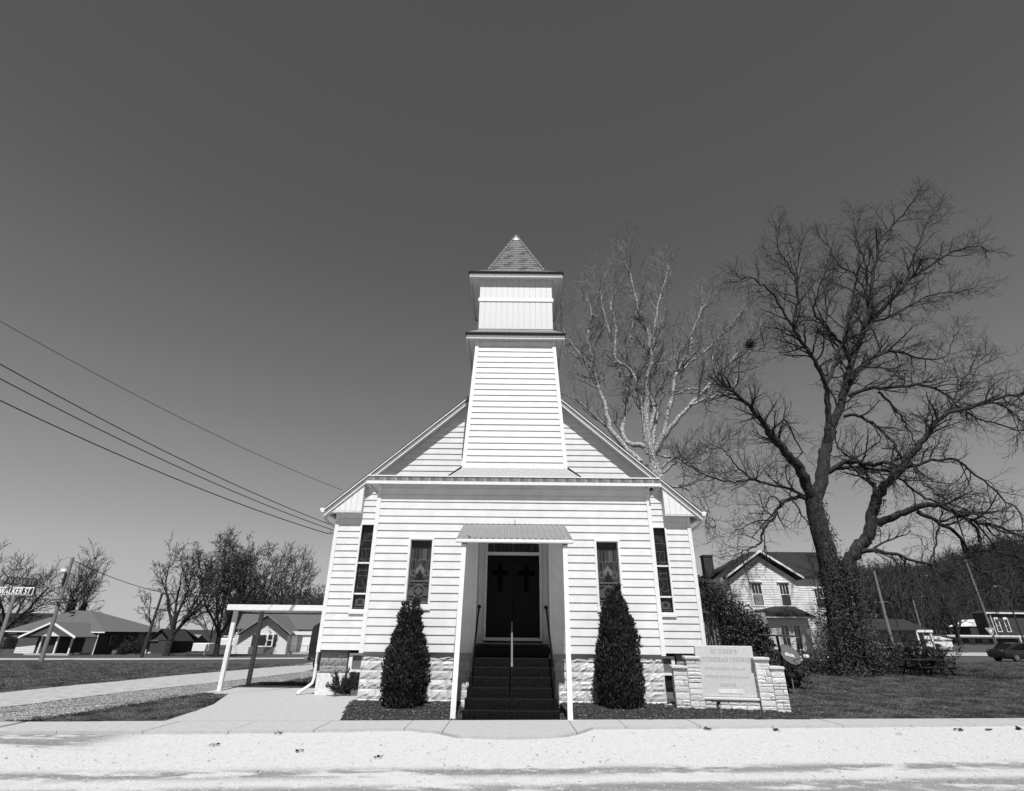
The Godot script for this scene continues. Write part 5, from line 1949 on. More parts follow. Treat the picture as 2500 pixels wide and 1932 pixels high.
	wpart(t, "wall", mb, M.brick_red)
	mb = MB.new()
	mb.prism(PackedVector2Array([Vector2(113.0, 4.6), Vector2(120.0, 4.6), Vector2(117.4, 6.3)]), -139.8, -146.2)
	wpart(t, "gable_roof", mb, M.far_white)
	t = thing("porch_house", "pale single-storey house with white porch steps beyond the bushes", "house", P(52.0, 0.3, 81.0))
	mb = MB.new()
	mb.bx(P(44.0, 0.2, 80.0), P(58.0, 2.7, 88.0))
	wpart(t, "wall", mb, M.tin)
	mb = MB.new()
	slab_roof(mb, P(43.5, 2.8, 79.0), P(58.6, 2.8, 79.0), P(58.6, 4.3, 84.0), P(43.5, 4.3, 84.0))
	slab_roof(mb, P(43.5, 2.8, 89.0), P(58.6, 2.8, 89.0), P(58.6, 4.3, 84.0), P(43.5, 4.3, 84.0))
	wpart(t, "roof", mb, M.shingle_dark)
	mb = MB.new()
	mb.bx(P(56.5, 2.5, 78.9), P(58.7, 2.8, 79.0))
	mb.bx(P(58.3, 0.5, 79.0), P(58.5, 2.6, 79.2))
	mb.bx(P(56.4, 0.5, 79.0), P(56.6, 2.6, 79.2))
	wpart(t, "porch_frame", mb, M.far_white)
	for k in 4:
		mb = MB.new()
		mb.bx(P(58.6 + k * 0.35, 0.1, 78.4), P(58.95 + k * 0.35, 1.1 - k * 0.22, 79.6))
		wpart(t, "step", mb, M.concrete)
	mb = MB.new()
	mb.rod(P(58.6, 1.9, 78.4), P(60.2, 1.0, 78.4), 0.05, 4)
	mb.rod(P(60.2, 1.0, 78.4), P(60.2, 0.3, 78.4), 0.05, 4)
	mb.rod(P(58.6, 1.1, 78.4), P(60.2, 0.3, 78.4), 0.05, 4)
	wpart(t, "stair_rail", mb, M.far_white)
	far_window(t, 50.0, 51.4, 1.2, 2.2, 79.95, M.far_trim, 1, 0)
	for q in [[68.0, 92.0, 6.0]]:
		t = thing("white_shed", "low white shed roof beyond the road near the porch steps", "shed", P(q[0], 0.5, q[1]))
		mb = MB.new()
		mb.bx(Vector3(-q[2] * 0.5, -0.2, -3), Vector3(q[2] * 0.5, 1.1, 0))
		part(t, "wall", mb.mesh(), M.far_white)
		mb = MB.new()
		mb.prism(PackedVector2Array([Vector2(-q[2] * 0.53, 1.1), Vector2(q[2] * 0.53, 1.1), Vector2(q[2] * 0.2, 1.55), Vector2(-q[2] * 0.3, 1.6)]), 0.2, -3.2)
		part(t, "roof", mb.mesh(), M.far_white)

	# ------------------------------------------------ poles and the yield sign
	pole("utility_pole", "tall pale wooden utility pole behind the parked car", Vector3(80.6, 0.5, -95.0), Vector3(80.2, 14.4, -95.0), 0.19, M.pole_wood, "utility poles across the road", false)
	pole("lamp_pole", "dark pole with a small street lamp in front of the brick building", Vector3(80.9, 0.5, -90.0), Vector3(80.7, 9.6, -90.0), 0.13, M.pole_dark, "utility poles across the road", true)
	pole("utility_pole", "pale wooden pole rising out of the ivy tree", Vector3(40.0, 0.0, -60.0), Vector3(40.1, 8.4, -60.0), 0.17, M.pole_wood, "utility poles across the road", false)
	pole("utility_pole", "thin pale pole beside the small porch house", Vector3(61.5, 0.3, -85.0), Vector3(61.6, 7.0, -85.0), 0.14, M.pole_wood, "utility poles across the road", false)
	pole("lamp_pole", "thin dark pole with a lamp left of the porch house", Vector3(54.9, 0.3, -80.0), Vector3(54.7, 6.4, -80.0), 0.1, M.pole_dark, "utility poles across the road", true)
	t = thing("yield_sign", "triangular yield sign with white centre beside the parked car", "sign", P(59.2, 0.2, 70.0))
	mb = MB.new()
	mb.rod(Vector3(0.1, 0.0, -0.03), Vector3(-0.05, 2.7, -0.03), 0.04, 6)
	part(t, "sign_post", mb.mesh(), M.pole_wood)
	for q in [[1.0, M.far_white, 0.0], [0.86, M.sign_grey, 0.01], [0.45, M.far_white, 0.02]]:
		mb = MB.new()
		var c := Vector2(0, 2.45)
		mb.prism(PackedVector2Array([c + Vector2(-0.54, 0.31) * q[0], c + Vector2(0.54, 0.31) * q[0], c + Vector2(0.0, -0.62) * q[0]]), q[2], q[2] - 0.02)
		part(t, ["sign_plate", "sign_border", "sign_centre"][0 if q[0] == 1.0 else 1 if q[0] > 0.5 else 2], mb.mesh(), q[1])

func pole(called: String, label: String, a: Vector3, b: Vector3, r: float, m: Material, group: String, lamp: bool, arms := 0) -> Node3D:
	var t := thing(called, label, "utility pole", a, group)
	var mb := MB.new()
	mb.tube(PackedVector3Array([Vector3(0, -0.3, 0), (b - a) * 0.5, b - a]), PackedFloat32Array([r, r * 0.85, r * 0.68]), 10, true)
	part(t, "shaft", mb.mesh(), m)
	if lamp:
		mb = MB.new()
		mb.tube(PackedVector3Array([b - a + Vector3(0, -0.3, 0), b - a + Vector3(-0.6, 0.05, 0.1), b - a + Vector3(-1.3, 0.05, 0.2)]), PackedFloat32Array([0.05, 0.05, 0.05]), 6)
		part(t, "lamp_arm", mb.mesh(), M.steel)
		mb = MB.new()
		mb.lathe([Vector2(0, 0.12), Vector2(0.2, 0.05), Vector2(0.24, -0.08), Vector2(0.15, -0.22), Vector2(0, -0.26)], b - a + Vector3(-1.45, 0.0, 0.2), 12)
		part(t, "lamp_head", mb.mesh(), M.far_white)
	for k in arms:
		mb = MB.new()
		mb.bbox((b - a) * (0.93 - 0.1 * k), Vector3(2.2, 0.12, 0.1), 0.01)
		part(t, "crossarm", mb.mesh(), m)
	return t

func chair(t: Node3D, turn: float) -> void:
	t.rotation.y = turn
	var mb := MB.new()
	for k in 5:
		mb.bbox(Vector3(0, 0.36 - 0.02 * k, 0.22 - 0.1 * k), Vector3(0.52, 0.022, 0.085), 0.004)
	part(t, "seat", mb.mesh(), M.pole_dark)
	for k in 5:
		mb = MB.new()
		var h := 0.78 - 0.05 * absf(k - 2.0) * absf(k - 2.0)
		mb.bbox(Vector3(-0.22 + 0.11 * k, 0.36 + h * 0.48, -0.32 - h * 0.14), Vector3(0.1, h, 0.022), 0.004, Basis(Vector3.RIGHT, -0.3))
		part(t, "back_slat", mb.mesh(), M.pole_dark)
	for s in [-1.0, 1.0]:
		mb = MB.new()
		mb.bbox(Vector3(s * 0.31, 0.56, -0.05), Vector3(0.12, 0.025, 0.72), 0.006)
		part(t, "armrest", mb.mesh(), M.pole_dark)
		mb = MB.new()
		mb.bx(Vector3(s * 0.3 - 0.02, 0.0, 0.22), Vector3(s * 0.3 + 0.02, 0.55, 0.28))
		part(t, "leg", mb.mesh(), M.pole_dark)
		mb = MB.new()
		mb.rod(Vector3(s * 0.28, 0.36, 0.22), Vector3(s * 0.28, 0.0, -0.5), 0.03, 4)
		part(t, "leg", mb.mesh(), M.pole_dark)

# loft between outlines: each row is [x, half width, y low, y high]
func body_loft(mb: MB, rows: Array, round_: float) -> void:
	var rings := []
	for r in rows:
		var ring_ := []
		var m: float = (r[2] + r[3]) * 0.5
		var n := 16
		for k in n:
			var a := TAU * k / n
			var cx := cos(a)
			var sy := sin(a)
			var p := 1.0 / round_
			ring_.append(Vector3(r[0], m + signf(sy) * pow(absf(sy), p) * (r[3] - r[2]) * 0.5, signf(cx) * pow(absf(cx), p) * r[1]))
		rings.append(ring_)
	for i in rings.size() - 1:
		var n: int = rings[i].size()
		for k in n:
			var a: Vector3 = rings[i][k]
			var b: Vector3 = rings[i][(k + 1) % n]
			var c: Vector3 = rings[i + 1][(k + 1) % n]
			var d: Vector3 = rings[i + 1][k]
			var nn := (c - a).cross(d - b)
			if nn.length() < 1e-9:
				continue
			nn = nn.normalized()
			var ctr := Vector3((a.x + c.x) * 0.5, (rows[i][2] + rows[i][3]) * 0.5, 0)
			if nn.dot((a + c) * 0.5 - ctr) < 0.0:
				nn = -nn
			mb.quad(a, b, c, d, nn)
	for e in [0, rings.size() - 1]:
		for k in range(1, 15):
			mb.tri(rings[e][0], rings[e][k], rings[e][k + 1], Vector3(-1 if e == 0 else 1, 0, 0))

func car() -> void:
	var t := thing("parked_car", "dark rounded sedan parked at the edge of the lawn", "car", P(43.0, 0.0, 48.6))
	t.rotation.y = 0.12
	# local: x along the car (front to +x), z across
	var mb := MB.new()
	body_loft(mb, [[-2.45, 0.62, 0.5, 0.78], [-2.35, 0.8, 0.3, 0.95], [-1.7, 0.88, 0.22, 0.98], [-0.6, 0.9, 0.2, 0.97], [0.8, 0.9, 0.2, 0.95], [1.6, 0.88, 0.22, 0.9], [2.25, 0.78, 0.28, 0.78], [2.42, 0.6, 0.38, 0.66]], 2.2)
	part(t, "body", mb.mesh(), M.car_paint)
	mb = MB.new()
	body_loft(mb, [[-1.85, 0.62, 0.9, 0.98], [-1.2, 0.7, 0.9, 1.36], [-0.5, 0.72, 0.9, 1.46], [0.3, 0.72, 0.9, 1.44], [1.05, 0.68, 0.88, 1.0]], 2.6)
	part(t, "cabin", mb.mesh(), M.car_paint)
	for s in [-1.0, 1.0]:
		for q in [[[-1.25, 0.98], [-0.98, 1.28], [-0.42, 1.36], [-0.42, 0.98]], [[-0.34, 0.98], [-0.34, 1.36], [0.28, 1.35], [0.72, 1.0]]]:
			mb = MB.new()
			var poly := PackedVector2Array()
			for e in q:
				poly.append(Vector2(e[0], e[1]))
			mb.prism(poly, s * 0.745, s * 0.72)
			part(t, "side_window", mb.mesh(), M.car_glass)
		for x in [-1.45, 1.45]:
			mb = MB.new()
			mb.lathe([Vector2(0, -0.1), Vector2(0.32, -0.1), Vector2(0.34, -0.06), Vector2(0.34, 0.06), Vector2(0.32, 0.1), Vector2(0, 0.1)], Vector3(x, 0.33, s * 0.8), 18, Basis(Vector3.RIGHT, PI / 2))
			var wh := part(t, "wheel", mb.mesh(), M.rubber)
			mb = MB.new()
			mb.lathe([Vector2(0, 0.11), Vector2(0.19, 0.105), Vector2(0.21, 0.09)], Vector3(x, 0.33, s * 0.8), 14, Basis(Vector3.RIGHT, PI / 2 * s))
			part(wh, "rim", mb.mesh(), M.sign_grey)
		mb = MB.new()
		mb.bbox(Vector3(0.62, 1.02, s * 0.98), Vector3(0.12, 0.11, 0.16), 0.03)
		part(t, "mirror", mb.mesh(), M.chrome)
		mb = MB.new()
		mb.bbox(Vector3(-2.38, 0.78, s * 0.55), Vector3(0.1, 0.16, 0.3), 0.03)
		part(t, "tail_light", mb.mesh(), M.sign_grey)
	mb = MB.new()
	mb.hexa([Vector3(-1.8, 0.97, -0.58), Vector3(-1.8, 0.97, 0.58), Vector3(-1.23, 1.37, 0.56), Vector3(-1.23, 1.37, -0.56), Vector3(-1.83, 1.0, -0.58), Vector3(-1.83, 1.0, 0.58), Vector3(-1.26, 1.4, 0.56), Vector3(-1.26, 1.4, -0.56)])
	part(t, "rear_window", mb.mesh(), M.car_glass)
	mb = MB.new()
	mb.hexa([Vector3(1.02, 1.0, -0.6), Vector3(1.02, 1.0, 0.6), Vector3(0.33, 1.43, 0.56), Vector3(0.33, 1.43, -0.56), Vector3(1.05, 1.02, -0.6), Vector3(1.05, 1.02, 0.6), Vector3(0.36, 1.46, 0.56), Vector3(0.36, 1.46, -0.56)])
	part(t, "windscreen", mb.mesh(), M.car_glass)

func K(x: float, y: float, d: float) -> Vector3:
	return P(1.65 * x, 1.66 + 1.65 * (y - 1.66), 1.65 * d)

func left_side() -> void:
	rng.seed = 51
	var mb: MB
	# ------------------------------------------------ hip-roofed house with a gabled porch
	var t := thing("bungalow", "low house with grey hip roof and gabled white porch", "house", P(-55.0, -1.0, 72.0))
	var e := 1.58
	mb = MB.new()
	mb.hexa([K(-37.6, -0.2, 44.2), K(-30.2, -0.2, 42.3), K(-29.8, -0.2, 49.0), K(-37.6, -0.2, 49.0), K(-37.6, e, 44.2), K(-30.2, e, 42.3), K(-29.8, e, 49.0), K(-37.6, e, 49.0)])
	var wall := wpart(t, "wall", mb, M.brick)
	mb = MB.new()
	mb.hexa([K(-38.4, e, 43.6), K(-29.6, e, 41.9), K(-29.2, e, 49.6), K(-38.4, e, 49.6), K(-35.6, 3.1, 46.0), K(-34.2, 3.1, 46.0), K(-34.2, 3.1, 46.6), K(-35.6, 3.1, 46.6)])
	var roof := wpart(t, "roof", mb, M.shingle_pale)
	mb = MB.new()
	mb.hexa([K(-38.42, e - 0.09, 43.58), K(-31.4, e - 0.09, 42.22), K(-31.4, e - 0.09, 42.26), K(-38.42, e - 0.09, 43.62), K(-38.42, e - 0.01, 43.58), K(-31.4, e - 0.01, 42.22), K(-31.4, e - 0.01, 42.26), K(-38.42, e - 0.01, 43.62)])
	mb.hexa([K(-31.6, e - 0.09, 42.26), K(-29.58, e - 0.09, 41.87), K(-29.58, e - 0.09, 41.92), K(-31.6, e - 0.09, 42.31), K(-31.6, e - 0.01, 42.26), K(-29.58, e - 0.01, 41.87), K(-29.58, e - 0.01, 41.92), K(-31.6, e - 0.01, 42.31)])
	part(roof, "fascia", mb.mesh(), M.far_trim)
	mb = MB.new()
	mb.box(K(-35.0, 2.92, 45.2), Vector3(0.5, 0.2, 0.5))
	part(roof, "roof_vent", mb.mesh(), M.dark_inside)
	# white siding panel beside the porch
	mb = MB.new()
	for k in 8:
		var y0 := -0.1 + k * 0.17
		clap(mb, K(-31.25, y0, 42.48), K(-30.2, y0, 42.24), K(-30.2, y0 + 0.17, 42.24), K(-31.25, y0 + 0.17, 42.48), Vector3(0.2, 0, 1).normalized(), 0.03)
	part(wall, "clapboards", mb.mesh(), M.far_white).set_meta("kind", "stuff")
	mb = MB.new()
	for k in 8:
		var y0 := 0.0 + k * 0.16
		clap(mb, K(-37.55, y0, 44.1), K(-35.7, y0, 43.64), K(-35.7, y0 + 0.16, 43.64), K(-37.55, y0 + 0.16, 44.1), Vector3(0.2, 0, 1).normalized(), 0.03)
	part(wall, "clapboards", mb.mesh(), M.far_white).set_meta("kind", "stuff")
	mb = MB.new()
	mb.rod(K(-30.14, 1.5, 42.1), K(-30.14, -0.1, 42.1), 0.07, 6)
	wpart(t, "downspout", mb, M.far_white)
	# porch
	mb = MB.new()
	mb.hexa([K(-33.6, 0.05, 40.3), K(-30.5, 0.05, 40.3), K(-30.5, 0.05, 42.6), K(-33.6, 0.05, 42.6), K(-33.6, 0.16, 40.3), K(-30.5, 0.16, 40.3), K(-30.5, 0.16, 42.6), K(-33.6, 0.16, 42.6)])
	mb.hexa([K(-33.4, -0.2, 40.4), K(-30.7, -0.2, 40.4), K(-30.7, -0.2, 42.6), K(-33.4, -0.2, 42.6), K(-33.4, 0.05, 40.4), K(-30.7, 0.05, 40.4), K(-30.7, 0.05, 42.6), K(-33.4, 0.05, 42.6)])
	var porch := wpart(t, "porch", mb, M.concrete)
	for x in [-32.8, -31.68, -30.66]:
		mb = MB.new()
		mb.bbox((K(x, 0.16, 40.45) + K(x, 1.25, 40.45)) * 0.5, Vector3(0.16, 1.8, 0.16), 0.01)
		part(porch, "porch_post", mb.mesh(), M.far_white)
	mb = MB.new()
	mb.prism(PackedVector2Array([Vector2(-55.3, 1.0), Vector2(-50.5, 1.0), Vector2(-52.9, 2.2)]), -66.3, -66.5)
	part(porch, "porch_gable", mb.mesh(), M.far_white)
	mb = MB.new()
	slab_roof(mb, P(-56.1, 0.9, 65.8), P(-52.87, 2.5, 65.8), P(-52.87, 2.5, 74.0), P(-56.1, 0.9, 71.0), 0.1)
	slab_roof(mb, P(-49.7, 0.95, 65.8), P(-52.87, 2.5, 65.8), P(-52.87, 2.5, 74.0), P(-49.7, 0.95, 71.0), 0.1)
	part(porch, "porch_roof", mb.mesh(), M.shingle_pale)
	mb = MB.new()
	for s in [P(-56.15, 0.72, 65.75), P(-49.65, 0.77, 65.75)]:
		var b := P(-52.87, 2.34, 65.75)
		mb.hexa([s, b, b + Vector3(0, 0, -0.08), s + Vector3(0, 0, -0.08), s + Vector3(0, 0.22, 0), b + Vector3(0, 0.22, 0), b + Vector3(0, 0.22, -0.08), s + Vector3(0, 0.22, -0.08)])
	part(porch, "bargeboard", mb.mesh(), M.far_trim)
	for q in [[-30.02, 43.6], [-29.97, 45.0]]:
		mb = MB.new()
		var c := K(q[0], 1.0, q[1])
		mb.box(c, Vector3(0.12, 1.0, 0.9))
		var w := wpart(t, "window", mb, M.tin)
		mb = MB.new()
		mb.box(c + Vector3(0.05, 0, 0), Vector3(0.06, 0.85, 0.75))
		part(w, "pane", mb.mesh(), M.glass)

	# ------------------------------------------------ garage and sheds behind
	t = thing("garage", "low dark brick garage with white door behind the leaning pole", "garage", P(-49.0, -1.0, 79.0))
	mb = MB.new()
	mb.hexa([K(-30.5, -0.3, 47.0), K(-28.6, -0.3, 47.0), K(-28.6, -0.3, 52.0), K(-30.5, -0.3, 52.0), K(-30.5, 1.0, 47.0), K(-28.6, 1.0, 47.0), K(-28.6, 1.0, 52.0), K(-30.5, 1.0, 52.0)])
	wpart(t, "wall", mb, M.brick)
	mb = MB.new()
	slab_roof(mb, K(-31.2, 0.98, 46.6), K(-28.4, 0.98, 46.6), K(-28.4, 1.85, 50.0), K(-31.2, 1.85, 50.0))
	slab_roof(mb, K(-31.2, 0.98, 53.0), K(-28.4, 0.98, 53.0), K(-28.4, 1.85, 50.0), K(-31.2, 1.85, 50.0))
	wpart(t, "roof", mb, M.shingle_pale)
	mb = MB.new()
	mb.prism(PackedVector2Array([Vector2(-48.0, 0.55), Vector2(-45.3, 0.55), Vector2(-45.3, 0.6), Vector2(-46.7, 1.85), Vector2(-48.0, 0.7)]), -77.0, -77.2)
	mb.bx(P(-47.9, -1.3, 77.05), P(-45.5, 0.6, 77.25))
	wpart(t, "gable_wing", mb, M.brick)
	mb = MB.new()
	slab_roof(mb, P(-48.3, 0.5, 76.7), P(-46.7, 1.95, 76.7), P(-46.7, 1.95, 82.0), P(-48.3, 0.5, 82.0), 0.1)
	slab_roof(mb, P(-44.9, 0.45, 76.7), P(-46.7, 1.95, 76.7), P(-46.7, 1.95, 82.0), P(-44.9, 0.45, 82.0), 0.1)
	wpart(t, "wing_roof", mb, M.shingle_dark)
	mb = MB.new()
	mb.bx(K(-30.1, -0.2, 46.97), K(-29.4, 0.75, 46.99))
	var dr := wpart(t, "door", mb, M.far_white)
	mb = MB.new()
	for k in 3:
		mb.bx(K(-30.0, 0.05 + k * 0.22, 46.95), K(-29.5, 0.2 + k * 0.22, 46.965))
	part(dr, "door_panel", mb.mesh(), M.tin)
	t = thing("tool_shed", "open-fronted dark shed with pale sloping roof", "shed", P(-48.5, -1.1, 87.0))
	mb = MB.new()
	mb.hexa([K(-28.7, -0.4, 52.2), K(-28.5, -0.4, 52.2), K(-30.9, -0.4, 58.0), K(-31.1, -0.4, 58.0), K(-28.7, 0.7, 52.2), K(-28.5, 0.7, 52.2), K(-30.9, 0.7, 58.0), K(-31.1, 0.7, 58.0)])
	mb.bx(K(-31.0, -0.4, 54.0), K(-28.6, 0.7, 54.2))
	wpart(t, "wall", mb, M.brick)
	mb = MB.new()
	slab_roof(mb, K(-30.3, 0.7, 51.8), K(-28.5, 0.7, 51.8), K(-29.6, 1.38, 55.2), K(-31.6, 1.38, 55.2), 0.1)
	slab_roof(mb, K(-32.4, 0.6, 59.0), K(-30.6, 0.6, 59.0), K(-29.6, 1.38, 55.2), K(-31.6, 1.38, 55.2), 0.1)
	wpart(t, "roof", mb, M.tin)
	mb = MB.new()
	mb.bx(K(-30.0, 0.0, 53.0), K(-29.2, 0.45, 53.1))
	wpart(t, "workbench_panel", mb, M.sign_grey)
	for x in [-29.15, -28.95]:
		mb = MB.new()
		mb.rod(K(x, -0.4, 52.3), K(x, 0.65, 52.3), 0.06, 4)
		wpart(t, "shed_post", mb, M.pole_wood)
	t = thing("utility_trailer", "plain white box trailer standing on the grass between shed and tree", "trailer", P(-43.4, -1.05, 82.0))
	mb = MB.new()
	mb.bbox(Vector3(0, 0.68, 0), Vector3(2.3, 1.05, 1.4), 0.05)
	part(t, "body", mb.mesh(), M.far_white)
	for x in [-0.6, 0.6]:
		mb = MB.new()
		mb.lathe([Vector2(0, -0.08), Vector2(0.2, -0.08), Vector2(0.2, 0.08), Vector2(0, 0.08)], Vector3(x, 0.2, 0.5), 12, Basis(Vector3.RIGHT, PI / 2))
		part(t, "wheel", mb.mesh(), M.rubber)
	t = thing("white_board", "narrow white board standing against the leafy tree trunk", "board", P(-36.7, -1.03, 70.2))
	mb = MB.new()
	mb.bbox(Vector3(0, 0.62, 0), Vector3(0.34, 1.35, 0.05), 0.01, Basis(Vector3.BACK, -0.1))
	part(t, "board", mb.mesh(), M.far_white)
	t = thing("camper", "white camper half hidden behind the carport post", "camper", P(-47.0, -1.1, 99.0))
	mb = MB.new()
	mb.bbox(Vector3(0, 1.15, 0), Vector3(5.0, 1.2, 2.0), 0.15)
	part(t, "body", mb.mesh(), M.far_white)
	mb = MB.new()
	mb.bbox(Vector3(0.2, 1.95, 0), Vector3(4.4, 0.4, 1.8), 0.15)
	part(t, "roof_cap", mb.mesh(), M.tin)
	for x in [-1.0, 1.0]:
		mb = MB.new()
		mb.lathe([Vector2(0, -0.1), Vector2(0.32, -0.1), Vector2(0.32, 0.1), Vector2(0, 0.1)], Vector3(x, 0.3, 0.7), 12, Basis(Vector3.RIGHT, PI / 2))
		part(t, "wheel", mb.mesh(), M.rubber)
	# little things along the house fronts
	t = thing("rain_barrel", "small pale barrel on the grass beside the hip-roofed house", "barrel", K(-28.9, -0.02, 42.6))
	mb = MB.new()
	mb.lathe([Vector2(0, 0), Vector2(0.28, 0), Vector2(0.33, 0.3), Vector2(0.3, 0.62), Vector2(0.33, 0.64), Vector2(0, 0.6)], Vector3.ZERO, 14)
	part(t, "drum", mb.mesh(), M.sign_grey)
	for q in [[-28.95, 46.2, "left"], [-28.6, 46.2, "right"]]:
		t = thing("bucket", q[2] + " one of two small white buckets by the garage wall", "bucket", K(q[0], -0.12, q[1]), "buckets by the garage")
		mb = MB.new()
		mb.lathe([Vector2(0, 0), Vector2(0.17, 0), Vector2(0.22, 0.42), Vector2(0.2, 0.42), Vector2(0, 0.1)], Vector3.ZERO, 12)
		part(t, "pail", mb.mesh(), M.far_white)
	t = thing("leaning_panel", "white panel leaning in front of the garage door", "board", K(-30.25, -0.15, 46.3))
	mb = MB.new()
	mb.bbox(Vector3(0, 0.5, 0), Vector3(0.45, 1.05, 0.05), 0.01, Basis(Vector3.RIGHT, -0.2))
	part(t, "panel", mb.mesh(), M.far_white)
	t = thing("white_bucket", "single white tub on the lawn before the gabled porch", "tub", K(-30.4, -0.0, 40.9))
	mb = MB.new()
	mb.lathe([Vector2(0, 0), Vector2(0.22, 0), Vector2(0.3, 0.35), Vector2(0.27, 0.35), Vector2(0, 0.15)], Vector3.ZERO, 12)
	part(t, "tub", mb.mesh(), M.far_white)

	# ------------------------------------------------ small white house seen under the carport
	t = thing("cottage", "small white gabled cottage with dark shutters seen beneath the carport", "house", P(-33.5, -1.08, 80.0))
	var hw := [[-34.5, -32.65, -0.05, 1.33]]
	mb = MB.new()
	backing(mb, -37.9, -30.55, -1.3, 1.25, 79.2, 0.2, hw)
	mb.prism(PackedVector2Array([Vector2(-37.4, 1.25), Vector2(-30.55, 1.25), Vector2(-33.6, 3.6)]), -79.2, -79.4)
	mb.bx(P(-37.9, -1.3, 79.4), P(-37.7, 1.6, 88.0))
	mb.bx(P(-30.75, -1.3, 79.4), P(-30.55, 1.25, 83.5))
	mb.bx(P(-30.6, -1.3, 83.3), P(-24.0, 1.9, 83.5))
	wall = wpart(t, "wall", mb, M.far_white)
	far_boards(wall, -37.9, -30.55, -1.1, 1.25, 79.2, 0.2, M.far_white, [[-34.6, -32.55, -0.15, 1.43]])
	far_boards(wall, 0, 0, 1.25, 3.5, 79.2, 0.2, M.far_white, [], func(y): return [-37.4 + (y - 1.25) * 1.6, -30.55 - (y - 1.25) * 1.29])
	var fw := far_window(t, -34.5, -32.65, -0.05, 1.33, 79.2, M.far_trim, 0, 0, 0.12)
	mb = MB.new()
	mb.bx(P(-33.45, -0.05, 79.12), P(-33.25, 1.33, 79.2))
	mb.bx(P(-33.25, 0.6, 79.13), P(-32.65, 0.7, 79.2))
	part(fw, "mullion", mb.mesh(), M.far_trim)
	for x in [-35.4, -32.45]:
		mb = MB.new()
		mb.bbox(P(x + 0.22, 0.64, 79.12), Vector3(0.45, 1.5, 0.06), 0.01)
		wpart(t, "shutter", mb, M.shutter)
	mb = MB.new()
	mb.bx(P(-35.6, -1.15, 79.05), P(-32.2, -0.2, 79.2))
	wpart(t, "brick_panel", mb, M.sign_grey)
	mb = MB.new()
	slab_roof(mb, P(-33.58, 3.92, 78.4), P(-37.3, 1.38, 78.4), P(-37.3, 1.38, 83.0), P(-33.58, 3.92, 85.8))
	slab_roof(mb, P(-33.58, 3.92, 78.4), P(-29.9, 1.5, 78.4), P(-29.9, 1.5, 83.0), P(-33.58, 3.92, 85.8))
	slab_roof(mb, P(-40.6, 4.15, 86.0), P(-24.0, 4.15, 86.0), P(-24.0, 2.1, 82.6), P(-39.5, 2.1, 82.6))
	slab_roof(mb, P(-40.6, 4.15, 86.0), P(-24.0, 4.15, 86.0), P(-24.0, 2.1, 89.6), P(-40.6, 2.1, 89.6))
	roof = wpart(t, "roof", mb, M.shingle_pale)
	mb = MB.new()
	for s in [P(-37.35, 1.2, 78.35), P(-29.85, 1.32, 78.35)]:
		var b := P(-33.58, 3.76, 78.35)
		mb.hexa([s, b, b + Vector3(0, 0, -0.08), s + Vector3(0, 0, -0.08), s + Vector3(0, 0.14, 0), b + Vector3(0, 0.14, 0), b + Vector3(0, 0.14, -0.08), s + Vector3(0, 0.14, -0.08)])
	part(roof, "bargeboard", mb.mesh(), M.tin)
	mb = MB.new()
	mb.bx(P(-30.5, 1.35, 80.0), P(-24.0, 1.8, 80.1))
	var pb := wpart(t, "porch_beam", mb, M.far_white)
	mb = MB.new()
	mb.bx(P(-30.5, -1.2, 80.0), P(-24.0, -0.9, 83.4))
	part(pb, "porch_floor", mb.mesh(), M.concrete)
	mb = MB.new()
	mb.bx(P(-30.5, -0.9, 83.2), P(-24.0, 1.4, 83.3))
	part(pb, "porch_back_wall", mb.mesh(), M.far_white)
	mb = MB.new()
	mb.bx(P(-30.4, 0.0, 80.0), P(-27.9, 0.05, 80.05))
	mb.bx(P(-30.4, -0.8, 80.0), P(-27.9, -0.75, 80.05))
	for k in 17:
		mb.bx(P(-30.35 + k * 0.15, -0.75, 80.01), P(-30.33 + k * 0.15, 0.0, 80.03))
	part(pb, "porch_railing", mb.mesh(), M.sign_grey)
	for x in [-30.4, -29.1, -27.9]:
		mb = MB.new()
		mb.bx(P(x - 0.04, -0.9, 79.98), P(x + 0.04, 1.36 if x < -30 else 0.05, 80.06))
		part(pb, "porch_post", mb.mesh(), M.sign_grey)

	# ------------------------------------------------ dark van behind the church corner
	t = thing("parked_van", "dark van tail with bumper and wheel showing behind the carport", "van", P(-7.6, -0.06, 28.8))
	t.rotation.y = -0.35
	mb = MB.new()
	body_loft(mb, [[-2.2, 0.85, 0.55, 1.75], [-2.1, 0.95, 0.5, 2.1], [-1.8, 0.97, 0.45, 2.25], [1.2, 0.97, 0.45, 2.25], [2.0, 0.95, 0.45, 1.3], [2.9, 0.9, 0.45, 1.15], [3.1, 0.8, 0.5, 1.0]], 3.2)
	part(t, "body", mb.mesh(), M.car_paint)
	mb = MB.new()
	mb.bbox(Vector3(-2.26, 0.55, 0), Vector3(0.18, 0.2, 1.85), 0.04)
	part(t, "bumper", mb.mesh(), M.steel)
	mb = MB.new()
	mb.bbox(Vector3(-2.18, 1.55, 0), Vector3(0.06, 0.6, 1.3), 0.03)
	part(t, "rear_window", mb.mesh(), M.glass)
	for x in [-1.4, 1.9]:
		for s in [-1.0, 1.0]:
			mb = MB.new()
			mb.lathe([Vector2(0, -0.13), Vector2(0.36, -0.13), Vector2(0.38, -0.08), Vector2(0.38, 0.08), Vector2(0.36, 0.13), Vector2(0, 0.13)], Vector3(x, 0.38, s * 0.82), 16, Basis(Vector3.RIGHT, PI / 2))
			part(t, "wheel", mb.mesh(), M.rubber)
